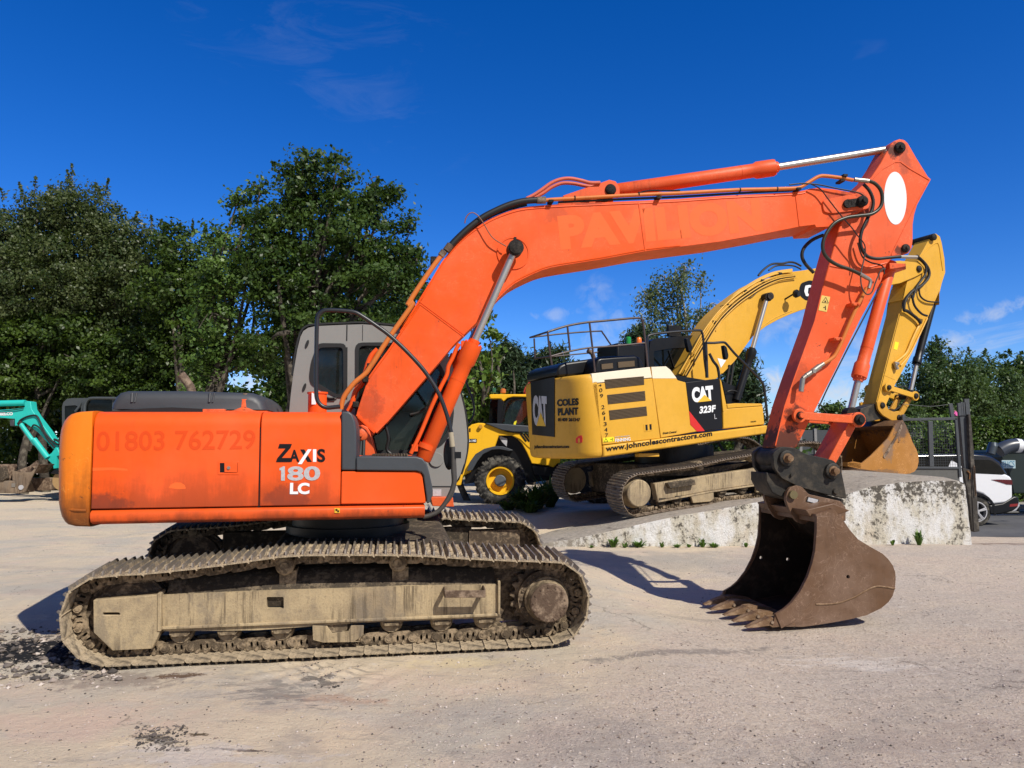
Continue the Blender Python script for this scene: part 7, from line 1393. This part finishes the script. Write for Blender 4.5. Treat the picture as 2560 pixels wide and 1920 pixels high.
mb = MB(); mb.tube([HF.P(*q, 0) for q in cR(1375, 785, 1440, 752, 1510, 738, 1580, 745, 1700, 790)], .19, n=18); mb.build('duct', plain('blue_grey_duct', (.045, .055, .075), .35), ht)
mb = MB(); p0, p1 = HF.P(*cR(1515, 738)[0], 0), HF.P(*cR(1555, 741)[0], 0); mb.cyl(p0, p1, .196, n=24); mb.build('white_band', M['white'], ht)
mb = MB(); mb.cyl(HF.P(*cR(1300, 810)[0], 0), HF.P(*cR(1322, 740)[0], 0), .12, .13, n=16); mb.cyl(HF.P(*cR(1322, 745)[0], 0), HF.P(*cR(1325, 712)[0], 0), .135, .10, n=16); mb.build('duct_nozzle', plain('grey_nozzle', (.10, .12, .14), .3, .5), ht)

# dark slatted fence, low houses beyond
FF = Frame(0, 30, -.4, 0); ft = MB()
fzz = FF.xz([(2000, 1075), (2300, 1075), (2300, 1140), (2000, 1140)], 0); ft = MB().prism(fzz, 0, .08); fo = thing('panel_fence', FF, 'dark grey panel fence under the far hedge, seen between the two bucket linkages', 'fence')
ft.build('panels', DS, fo); mb = MB()
for i in range(9): x = fzz[0][0] + (fzz[1][0] - fzz[0][0]) * i / 8; mb.box(x - .05, x + .05, -.05, .1, -.2, fzz[0][1] + .05)
mb.build('fence_posts', plain('pale_fence_post', (.25, .25, .25), .8), fo)
RM = NT('roof_tile'); RM = RM.bsdf(RM.mix(RM.noise(30, 5, .7), (.05, .04, .038), (.13, .10, .09)), .9); RW = plain('rendered_house_wall', (.38, .34, .29), .9)
def house(px0, px1, pyr, pye, D, label, chim=False):
    fr = Frame(0, D, -.4, 0); t = thing('house', fr, label, 'house'); a, b = fr.P(px0, pye, 0), fr.P(px1, pye, 0); r_ = fr.P((px0 + px1) / 2, pyr, 2)
    MB().box(a.x + .3, b.x - .3, .3, 7, -.5, a.z).build('wall', RW, t)
    roof = MB().add([(a.x, 0, a.z), (b.x, 0, a.z), (b.x - .5, 3.6, r_.z), (a.x + .5, 3.6, r_.z), (a.x, 7.3, a.z), (b.x, 7.3, a.z)], [(0, 1, 2, 3), (3, 2, 5, 4), (0, 3, 4), (1, 5, 2), (0, 4, 5, 1)]).build('roof', RM, t)
    for k in range(3):
        x = a.x + (b.x - a.x) * (k + .8) / 3.6; w = MB().box(x - .5, x + .5, .25, .32, a.z - 1.6, a.z - .5).build('window', M['glass_dark'], t)
house(2000, 2110, 1040, 1072, 62, 'low tiled house roof far off, below the orange arm above the panel fence')
house(2500, 2680, 985, 1035, 60, 'dark tiled house roof showing between the trees at the right edge')

# ================================================================== trees and plants
_lr = np.random.RandomState(7)
def leaf_mesh(name, C_, size, rng, mat, elong=1.6, droop=0.0, up=0.25, outward=None, parent=None, fold=True, var0=None):
    """C_: leaf centres (n,3); each leaf is a small pointed blade of two faces"""
    n = len(C_); nrm = rng.normal(size=(n, 3)); nrm[:, 2] += up * 2
    if outward is not None: nrm += outward * .9
    nrm /= np.linalg.norm(nrm, axis=1, keepdims=True); t = rng.normal(size=(n, 3)); t[:, 2] -= droop; t -= nrm * (t * nrm).sum(1, keepdims=True); t /= np.linalg.norm(t, axis=1, keepdims=True); b = np.cross(nrm, t)
    s = size * rng.uniform(.6, 1.25, (n, 1)); L = t * s * .5 * elong; W = b * s * .5
    V = np.stack([C_ - L, C_ + W - L * .15 + nrm * s * .12, C_ + L, C_ - W - L * .15 + nrm * s * .12], 1).reshape(-1, 3)
    Fs = np.arange(n * 4, dtype=np.int32)
    me = bpy.data.meshes.new(name); me.vertices.add(len(V)); me.vertices.foreach_set('co', V.ravel().astype(np.float32)); me.loops.add(len(Fs)); me.loops.foreach_set('vertex_index', Fs)
    me.polygons.add(n); me.polygons.foreach_set('loop_start', np.arange(0, n * 4, 4, dtype=np.int32)); me.update(calc_edges=True)
    at = me.attributes.new('var', 'FLOAT', 'FACE'); v = rng.rand(n) if var0 is None else np.clip(var0 + rng.normal(size=n) * .22, 0, 1); at.data.foreach_set('value', v.astype(np.float32))
    me.materials.append(mat); o = bpy.data.objects.new(name, me); COL.objects.link(o); o.parent = parent; return o
LM = {'oak': leaf('oak_leaves', (.022, .050, .012), (.075, .130, .025)), 'maple': leaf('maple_leaves', (.045, .095, .020), (.130, .215, .045)), 'beech': leaf('beech_leaves', (.035, .060, .018), (.110, .135, .050)),
      'pine': leaf('pine_needles', (.022, .045, .022), (.060, .095, .040), .12), 'birch': leaf('birch_leaves', (.085, .120, .055), (.200, .240, .120), .4), 'bush': leaf('understorey_leaves', (.020, .045, .010), (.080, .130, .020)),
      'willow': leaf('fine_leaves', (.040, .080, .025), (.095, .150, .055)), 'hedge': leaf('hedge_leaves', (.030, .070, .012), (.110, .170, .030), .2, .35), 'fresh': leaf('fresh_green_leaves', (.07, .14, .02), (.17, .26, .05)), 'weed': leaf('weed_leaves', (.05, .12, .015), (.13, .24, .04))}
BK = dusty('grey_bark', (.05, .042, .035), (.16, .14, .11), .5, .95, .8, 6); BKb = dusty('birch_bark', (.16, .15, .13), (.45, .43, .40), .6, .9, .4, 6)
def tree(name, label, D, lobes, trunk_px, mat, seed, size=.11, dens=1.0, elong=1.6, droop=0.0, tr=.18, group=None, kindcat='tree', ground=0.0, clump=.42, bark=None, spikes=(), trunk_top=None, depthk=.85, flat=.6, shell=.45, up=.25, per=70, style=None):
    rng = np.random.RandomState(seed); fr = Frame(0, D, 0, 0); f = D / F_PX
    base = fr.P(trunk_px[0], trunk_px[1], 0); base.z = ground; fr2 = Frame(base.x, D, ground, 0); root = thing(name, fr2, label, kindcat, group)
    off = np.array((base.x, 0, ground)); CC = []; LB = []
    for (cx_, cy_, rx, ry) in lobes:
        c = fr.P(cx_, cy_, 0); LB.append((c.x, float(rng.uniform(-.35, .35) * rx * f), c.z, rx * f, rx * f * depthk, ry * f))
    cl = []; O_ = []; VR = []
    for (x, y, z, a, b, c) in LB:
        area = math.pi * a * c; n = max(3, int(area * 8.5 * dens / (clump / .42) ** 2)); u = rng.normal(size=(n, 3)); u /= np.linalg.norm(u, axis=1, keepdims=True); r = rng.rand(n, 1) ** shell
        q = u * r * np.array([a, b, c]) + np.array([x, y, z]); cl.append(q); O_.append(u)
    cl = np.concatenate(cl); O_ = np.concatenate(O_); keep = cl[:, 2] > ground + .3; cl = cl[keep]; O_ = O_[keep]
    k = max(8, int(per * (clump / .42) ** 2 * (.11 / size) ** 1.2)); n = len(cl)
    sz = rng.uniform(.55, 1.3, (n, 1, 1)); g = rng.normal(size=(n, k, 3)) * np.array([1, 1, flat]) * clump * .5 * sz
    if droop: g[:, :, 2] -= np.abs(rng.normal(size=(n, k))) * clump * droop
    L = (cl[:, None, :] + g).reshape(-1, 3); OW = np.repeat(O_, k, 0); var = np.repeat(np.clip(rng.normal(.5, .25, n), 0, 1), k)
    for (sx, sy, sx2, sy2, w) in spikes:        # leading shoots standing out of the crown
        p, q = fr.P(sx, sy, 0), fr.P(sx2, sy2, 0); m_ = int(70 * (q - p).length / max(w * f, .05) ** .3 * .5) + 25; t = rng.rand(m_, 1); pts = np.array(p) * (1 - t) + np.array(q) * t + rng.normal(size=(m_, 3)) * w * f * (1.1 - t) * .6
        L = np.concatenate([L, pts]); OW = np.concatenate([OW, rng.normal(size=(m_, 3)) * .3]); var = np.concatenate([var, rng.rand(m_)])
    crown = leaf_mesh('crown', L - off, size, rng, mat, elong, droop, up, OW, root, var0=var)
    # trunk with limbs that reach into every lobe
    mb = MB(); top = np.array(trunk_top and fr.P(*trunk_top, 0) or (np.mean([b_[0] for b_ in LB]), 0, max(b_[2] for b_ in LB)))
    B = np.array((base.x, 0, ground)); V_ = lambda p: Vector(p - np.array((fr2.o.x, 0, ground))) 
    path = [B + (top - B) * t + np.array([rng.normal() * .10, rng.normal() * .1, 0]) * (t > 0) * (1 + t) for t in (0, .2, .4, .6, .8, 1)]
    mb.tube([V_(p) for p in path], tr, n=9, sm=3, rs=(tr, tr * .2))
    for (x, y, z, a, b, c) in LB:
        h0 = rng.uniform(.25, .6); s0 = B + (top - B) * h0; e = np.array([x, y, z]); mid = (s0 + e) / 2 + rng.normal(size=3) * .3; mb.tube([V_(s0), V_(mid), V_(e)], tr * .4, n=6, sm=3, rs=(tr * .42, tr * .12))
        for j in range(3):
            d = rng.normal(size=3); d /= np.linalg.norm(d); e2 = e + d * np.array([a, b, c]) * .85; mb.tube([V_(e), V_((e + e2) / 2 + rng.normal(size=3) * .12), V_(e2)], tr * .12, n=5, sm=2, rs=(tr * .14, tr * .04))
    for (sx, sy, sx2, sy2, w) in spikes: mb.tube([V_(np.array(fr.P(sx, sy, 0))), V_(np.array(fr.P(sx2, sy2, 0)))], .02, n=5, sm=1, rs=(.025, .008))
    # V_ works from y=0 of the frame
    mb.build('trunk', bark or BK, root, smooth=60, recalc=False)
    return root
GL = 'woodland trees behind the orange excavator'
tree('beech_tree', 'tall olive-green beech at the left edge of the woodland, highest thin shoots on its top', 31, [(30, 590, 110, 90), (130, 530, 90, 70), (210, 560, 90, 90), (-60, 640, 110, 110), (60, 720, 150, 110), (190, 690, 130, 120), (280, 590, 70, 90)], (115, 1225), LM['beech'], 1, .085, 1.05, group=GL, spikes=((85, 500, 90, 440, 14), (60, 500, 48, 455, 8), (180, 500, 180, 410, 12), (175, 470, 168, 425, 8), (250, 500, 238, 455, 10), (262, 490, 272, 445, 8), (140, 480, 120, 462, 12), (10, 500, 0, 470, 14), (330, 560, 345, 530, 10)), flat=.8)
tree('beech_tree', 'round olive-brown beech just right of the tallest shoots in the woodland skyline', 30.5, [(300, 620, 80, 90), (350, 660, 90, 90), (250, 740, 120, 100), (340, 790, 110, 100), (290, 690, 90, 80)], (290, 1225), LM['beech'], 2, .085, 1.05, group=GL, spikes=((345, 560, 340, 535, 8), (380, 570, 378, 538, 8), (400, 570, 405, 548, 6)), flat=.8)
tree('oak_tree', 'leafy green tree with dark top in the dip of the woodland skyline', 29, [(430, 620, 70, 60), (480, 660, 80, 80), (410, 720, 100, 90), (510, 760, 80, 90), (440, 820, 110, 90)], (440, 1225), LM['bush'], 3, .10, 1.1, group=GL, spikes=((480, 590, 482, 550, 8), (510, 600, 515, 562, 6)))
tree('sycamore_tree', 'light green sycamore with big leaves and a leaning leafy head, left of the tallest oak', 23, [(590, 500, 38, 32), (650, 470, 30, 28), (630, 540, 60, 50), (545, 600, 40, 40), (590, 620, 70, 60), (560, 700, 80, 60), (620, 700, 70, 70), (550, 790, 90, 70), (600, 870, 80, 50), (520, 890, 70, 60), (640, 900, 50, 40), (500, 960, 60, 50)], (500, 1225), LM['maple'], 4, .105, .95, group=GL, elong=1.25, up=.5, trunk_top=(600, 560))
tree('oak_tree', 'tallest dark green oak rising to two peaks behind the grey cab', 22.5, [(762, 418, 42, 34), (720, 432, 38, 30), (790, 402, 20, 18), (840, 415, 20, 30), (750, 460, 62, 45), (845, 460, 45, 50), (800, 520, 85, 60), (725, 530, 70, 60), (940, 470, 40, 32), (965, 500, 42, 36), (930, 530, 60, 50), (1010, 570, 34, 40), (1000, 640, 60, 50), (900, 600, 100, 70), (780, 620, 110, 70), (700, 640, 70, 60), (1020, 700, 42, 50), (930, 700, 110, 70), (790, 720, 120, 70), (690, 760, 90, 60), (960, 790, 90, 60), (840, 800, 110, 50), (680, 860, 80, 50), (1040, 640, 26, 40), (680, 560, 50, 50), (660, 640, 60, 60), (700, 700, 70, 60), (880, 520, 60, 50)], (690, 1225), LM['oak'], 5, .088, 1.15, group=GL, tr=.24, spikes=((768, 396, 758, 368, 7), (795, 392, 800, 374, 5), (842, 402, 838, 384, 5), (945, 455, 945, 442, 7), (690, 416, 678, 404, 5)), trunk_top=(820, 520), clump=.38)
tree('sycamore_tree', 'small bright green sycamore branches showing right of the orange boom cylinder', 21, [(1215, 790, 22, 25), (1225, 850, 26, 35), (1190, 890, 50, 40), (1200, 950, 45, 40), (1215, 1000, 40, 45), (1170, 1000, 50, 60)], (1180, 1230), LM['fresh'], 6, .12, 1.0, group=GL, elong=1.25, tr=.1, clump=.32)
tree('oak_tree', 'broad dark tree filling the far left under the beeches', 30, [(-30, 880, 110, 110), (80, 860, 110, 100), (20, 980, 120, 90), (180, 830, 80, 80), (140, 940, 110, 90), (230, 900, 90, 90)], (60, 1225), LM['bush'], 7, .10, 1.0, group=GL)
tree('beech_tree', 'low olive-green tree above the dark machine cab at the left', 29.5, [(330, 890, 110, 80), (280, 960, 110, 70), (400, 930, 90, 70), (460, 900, 80, 70), (380, 1010, 90, 50)], (330, 1225), LM['bush'], 8, .10, 1.0, group=GL)
tree('oak_tree', 'dark back tree filling the gap behind the woodland', 35, [(60, 720, 170, 150), (260, 760, 150, 130), (440, 780, 140, 120), (100, 900, 200, 130), (300, 930, 200, 130), (480, 920, 120, 90)], (230, 1215), LM['oak'], 9, .15, .8, group=GL, clump=.6)
tree('oak_tree', 'dark back tree right behind the tallest oak', 30, [(780, 700, 150, 110), (930, 740, 150, 110), (720, 830, 80, 60), (680, 900, 70, 60), (620, 880, 60, 50), (720, 980, 60, 50), (860, 860, 140, 90), (990, 880, 120, 110), (1040, 800, 60, 80)], (900, 1215), LM['oak'], 10, .14, .8, group=GL, clump=.55)
# shaded understorey
def bushes(name, label, cat, D, boxes, mat, seed, size, n, kind=None, group=None, up=.3):
    rng = np.random.RandomState(seed); fr = Frame(0, D, 0, 0); C_ = []; OW = []
    for (x0, y0, x1, y1, dep) in boxes:
        a, b = fr.P(x0, y0, 0), fr.P(x1, y1, 0); ar = abs(b.x - a.x) * abs(a.z - b.z); m_ = int(n * ar); cn = max(4, int(ar * 3.5)); ce = np.stack([rng.uniform(a.x, b.x, cn), rng.uniform(0, dep, cn), rng.uniform(b.z, a.z, cn)], 1)
        i = rng.randint(0, cn, m_); p = ce[i] + rng.normal(size=(m_, 3)) * .28; C_.append(p); OW.append(np.tile([0, -.5, .3], (m_, 1)))
    o = leaf_mesh(name, np.concatenate(C_), size, rng, mat, 1.5, 0, up, np.concatenate(OW)); o.location = fr.o; return tag(o, label, cat, group, kind)
bushes('undergrowth', 'dense dark undergrowth along the foot of the woodland', 'undergrowth', 31.5, [(-150, 1010, 1260, 1235, 3.0)], LM['bush'], 21, .14, 170, 'stuff')
bushes('undergrowth', 'dark thicket closing the view low down behind the woodland trunks', 'undergrowth', 36, [(-250, 880, 540, 1215, 3.0), (680, 900, 1450, 1215, 3.0), (480, 975, 700, 1215, 2)], LM['oak'], 22, .26, 230, 'stuff')
bushes('undergrowth', 'added dark leaf mass standing in for the shade under the yellow excavator deck', 'undergrowth', 25, [(1280, 1085, 2000, 1180, 1.5)], LM['oak'], 24, .14, 220, 'stuff')  # leaves added to darken the bright gap under the deck
# pines
def pine(label, D, px, top, base_w, seed, bottom=1180, cand=10, group='dark pines beyond the yellow machines', extra=()):
    rng = np.random.RandomState(seed); lob = []; h = bottom - top
    for i in range(6):
        t = (i + .5) / 6; w = base_w * (.25 + .75 * t ** .8); 
        for s in (-1, 0, 1): lob.append((px + s * w * .6 + rng.uniform(-8, 8), top + 18 + h * .62 * t, w * .42, h * .085))
    lob += list(extra)
    sp = [(px, top + 30, px, top, 7)]
    for i in range(cand): x = px + rng.uniform(-1, 1) * base_w * .9; y = top + 12 + abs(x - px) / base_w * h * .32 + rng.uniform(0, 20); sp.append((x, y + 30, x + rng.uniform(-3, 3), y, 5.5))
    return tree('pine_tree', label, D, lob, (px, 1215), LM['pine'], seed, .055, 1.25, 4.0, 0, .16, group, clump=.36, spikes=sp, flat=.8, per=95)
pine('dark pine nearest the boom cylinder, with upright candle shoots', 27, 1265, 842, 75, 31)
pine('dark pine with candle shoots behind the rear end of the roof handrail', 28, 1375, 855, 85, 32)
pine('dark pine close behind the orange boom cylinder and the yellow loader', 29, 1320, 880, 90, 37)
pine('lower dark pine behind the middle of the roof handrail', 29, 1475, 905, 75, 33)
pine('slim pine whose candles rise beside the orange and green beacons', 26, 1600, 812, 55, 34, cand=7)
pine('dark pine partly hidden behind the yellow boom and its black cylinder', 24, 1850, 865, 58, 35, cand=8, extra=((1800, 1000, 50, 50), (1860, 980, 35, 60)))
tree('sycamore_tree', 'small fresh green tree low behind the yellow excavator deck', 27, [(1850, 1040, 40, 30), (1880, 1010, 25, 20), (1540, 900, 60, 25), (1800, 1080, 60, 40)], (1850, 1200), LM['fresh'], 36, .10, 1, tr=.08, clump=.3)
tree('birch_tree', 'tall grey-green birch with drooping twigs rising behind the black cab', 27, [(1712, 668, 30, 26), (1690, 700, 40, 34), (1640, 720, 34, 30), (1750, 705, 20, 22), (1625, 770, 30, 30), (1680, 765, 55, 40), (1745, 790, 42, 34), (1640, 820, 40, 24), (1700, 830, 60, 34), (1765, 820, 24, 26), (1720, 880, 60, 40), (1650, 870, 40, 40), (1612, 735, 24, 26), (1775, 760, 22, 26), (1660, 690, 26, 22), (1605, 800, 22, 24)], (1700, 1200), LM['birch'], 41, .07, 1.1, 1.7, .8, .12, bark=BKb, clump=.36, per=44, spikes=((1720, 665, 1726, 652, 8), (1755, 690, 1762, 678, 6)), trunk_top=(1712, 670))
GR = 'trees beyond the road on the right'
tree('willow_tree', 'feathery green tree with the highest top, right of the raised yellow arm', 38, [(2345, 890, 34, 34), (2320, 940, 60, 50), (2390, 930, 50, 46), (2300, 1000, 70, 60), (2370, 1000, 80, 70), (2420, 960, 50, 60), (2340, 860, 14, 20)], (2340, 1190), LM['willow'], 51, .09, 1.0, 2.0, .5, .2, GR, clump=.5, spikes=((2345, 860, 2338, 838, 8), (2380, 890, 2372, 868, 8)))
tree('willow_tree', 'second feathery green tree to the right of the highest one', 40, [(2450, 920, 40, 40), (2430, 990, 70, 70), (2500, 960, 50, 50), (2480, 1030, 70, 60)], (2450, 1190), LM['willow'], 52, .09, 1.0, 2.0, .5, .2, GR, clump=.5, spikes=((2425, 890, 2420, 868, 8), (2460, 890, 2465, 872, 8)))
tree('oak_tree', 'darker green tree at the right edge of the photo beyond the road', 42, [(2530, 920, 40, 40), (2560, 950, 50, 60), (2520, 980, 50, 50), (2600, 940, 50, 60), (2560, 1020, 70, 50)], (2560, 1190), LM['oak'], 53, .11, .95, 1.6, 0, .2, GR, clump=.5, spikes=((2525, 890, 2522, 872, 6), (2550, 890, 2556, 878, 6)))
tree('oak_tree', 'dark tree directly behind the raised yellow arm and its black ram', 37, [(2240, 1000, 40, 60), (2270, 1050, 60, 50), (2240, 1080, 50, 40)], (2250, 1190), LM['willow'], 54, .09, 1.0, 2.0, .4, .15, GR, clump=.45)
tree('oak_tree', 'small round green tree far off between the orange arm and its bucket cylinder', 60, [(2075, 1030, 34, 26), (2055, 1052, 40, 22), (2100, 1050, 30, 26)], (2075, 1130), LM['hedge'], 55, .16, 1.0, group=None, clump=.5)
tree('birch_tree', 'thin pale tree far off just left of the orange bucket cylinder rod', 50, [(2178, 1000, 22, 36), (2170, 1050, 26, 36), (1900, 1040, 26, 26), (1930, 1060, 24, 30)], (2175, 1150), LM['birch'], 56, .12, .45, 1.7, .5, .1, clump=.5, per=40)
# hedges
def hedge(label, D, x0, x1, ytop, ybot, dep, seed, mat=None, size=.07, n=900):
    rng = np.random.RandomState(seed); fr = Frame(0, D, -.4, 0); a, b = fr.P(x0, ytop, 0), fr.P(x1, ybot, 0); z0 = min(b.z, .0); m_ = int(n * (b.x - a.x) * ((a.z - z0) + dep * .5))
    x = rng.uniform(a.x, b.x, m_); zt_h = a.z + .16 * (vnoise(x * 1.1, x * 0, seed) - .5) * 2 + .10 * (vnoise(x * 4, x * 0, seed + 1) - .5); u = rng.rand(m_); face = u < .62
    y = np.where(face, -rng.exponential(.10, m_) + .15 + .25 * vnoise(x * 1.5, u * 9, seed + 2), rng.uniform(.1, dep, m_)); z = np.where(face, rng.uniform(0, 1, m_) * (zt_h - z0) + z0, zt_h + rng.normal(size=m_) * .05)
    P_ = np.stack([x, y, z], 1); ow = np.where(face[:, None], np.array([[0, -.9, .35]]), np.array([[0, -.1, 1.0]])); t = thing('hedge', fr, label, 'hedge'); leaf_mesh('foliage', P_, size, rng, mat or LM['hedge'], 1.5, 0, .3, ow, t)
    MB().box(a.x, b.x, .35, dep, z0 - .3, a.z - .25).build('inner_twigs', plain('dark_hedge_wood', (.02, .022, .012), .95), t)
hedge('tall glossy-leaved hedge along the far side of the road at the right edge', 26.5, 2395, 2700, 1052, 1200, 1.2, 61)
hedge('lower leafy hedge seen through the wire mesh gate', 27.5, 2240, 2420, 1078, 1200, 1.2, 62)
hedge('bright green clipped hedge top above the panel fence, below the orange arm', 33, 1990, 2320, 1058, 1100, 1.2, 63, size=.1, n=400)
hedge('distant hedge closing the view beyond the yellow excavator', 48, 1440, 2100, 1085, 1120, 2, 64, size=.2, n=90)
hedge('distant hedge behind the trees at the right', 46, 2050, 2800, 1040, 1110, 2, 65, size=.2, n=90)
bushes('rose_bush', 'rambling bush with a pink flower beside the gate post', 'bush', 25.6, [(2330, 1040, 2440, 1110, .8)], LM['fresh'], 66, .08, 350)
fl = Frame(0, 25.3, -.4, 0); fp_ = fl.P(*cS(862, 1262)[0], 0); mb = MB()
for i in range(7): t = i * .9; mb.lathe((fp_.x + .05 * math.cos(t), .03 * math.sin(t * 2), fp_.z + .05 * math.sin(t)), (0, -1, .2), [(0, .02), (.01, .05), (.02, .04)], 8)
fo_ = mb.build('pink_flower', plain('pink_petals', (.70, .08, .35), .6), None); fo_.location = fl.o; tag(fo_, 'single pink rose flower beside the top of the gate', 'flower')
# weeds along the foot of the ramp
def weed(px, py, r, h, seed, label, D=13.62, mat=None, grp='weeds along the foot of the ramp'):
    rng = np.random.RandomState(seed); p = W0.P(px, py, D); c_ = np.array((p.x, D, 0.0)); n = int(34 * r / .12); V = []; Fs = []; vv = []
    for i in range(n):
        a = rng.uniform(0, 6.28); l = h * rng.uniform(.5, 1.15); s = rng.uniform(.2, 1.0) * r; d = np.array([math.cos(a), math.sin(a), 0]); w = np.array([-d[1], d[0], 0]) * rng.uniform(.008, .018) * (1 + r * 3); st0 = d * rng.uniform(0, r * .25)
        pts = [st0, st0 + d * s * .5 + np.array([0, 0, l * .7]), st0 + d * s + np.array([0, 0, l * rng.uniform(.6, 1.0)])]; b = len(V)
        V += [tuple(pts[0] - w * .4), tuple(pts[0] + w * .4), tuple(pts[1] + w), tuple(pts[1] - w), tuple(pts[2])]; Fs += [(b, b + 1, b + 2, b + 3), (b + 3, b + 2, b + 4)]; vv += [rng.rand()] * 2
    me = bpy.data.meshes.new('weed'); me.from_pydata(V, [], Fs); at = me.attributes.new('var', 'FLOAT', 'FACE'); at.data.foreach_set('value', np.array(vv, dtype=np.float32)); me.materials.append(mat or LM['weed']); o = bpy.data.objects.new('weed', me); COL.objects.link(o); o.location = tuple(c_ + np.array([0, 0, float(height(p.x, D)) - .005])); tag(o, label, 'weed', grp)
for i, (px, py, r, h, lb_) in enumerate(((1533, 1365, .16, .19, 'large leafy dandelion rosette, first big weed at the low end of the ramp'), (1562, 1366, .09, .10, 'smaller weed touching the right side of the first dandelion rosette'), (1597, 1366, .17, .12, 'wide low spreading weed between the two dandelion rosettes'), (1655, 1364, .09, .10, 'small round weed midway between the wide weed and the tall dandelion'), (1692, 1366, .12, .07, 'flat straggly weed just left of the tall dandelion'), (1757, 1364, .11, .17, 'tall upright dandelion clump left of the brown bucket'), (1785, 1366, .13, .09, 'low weed trailing right from the tall dandelion clump'), (1480, 1368, .08, .05, 'tiny weed furthest left on the ground by the ramp tip'), (1722, 1367, .07, .07, 'tiny weed immediately left of the tall dandelion clump'), (1865, 1366, .07, .09, 'small weed right beside the far bucket edge'), (2298, 1362, .12, .30, 'tall wispy weed against the whitest part of the ramp wall, right of the bucket'), (2232, 1360, .06, .13, 'thin short weed against the ramp wall near the bucket back'))): weed(px, py, r, h, 70 + i, lb_)
for i, (px, D, r, h, lb_) in enumerate(((1300, 18.3, .45, .5, 'dark nettle clump touching the right side of the telehandler wheel'), (1340, 18.0, .5, .6, 'tall dark nettle clump midway between the telehandler wheel and the yellow crawler track'), (1375, 18.6, .45, .7, 'tallest dark weed clump close to the rear of the far yellow crawler track'), (1270, 17.9, .4, .25, 'low dark grass tuft in front of the telehandler wheel'), (1325, 17.5, .5, .3, 'low spreading weed clump on the shaded ground before the nettles'))): weed(px, 1240, r, h, 90 + i, lb_, D, LM['bush'], 'weeds between the two yellow machines')
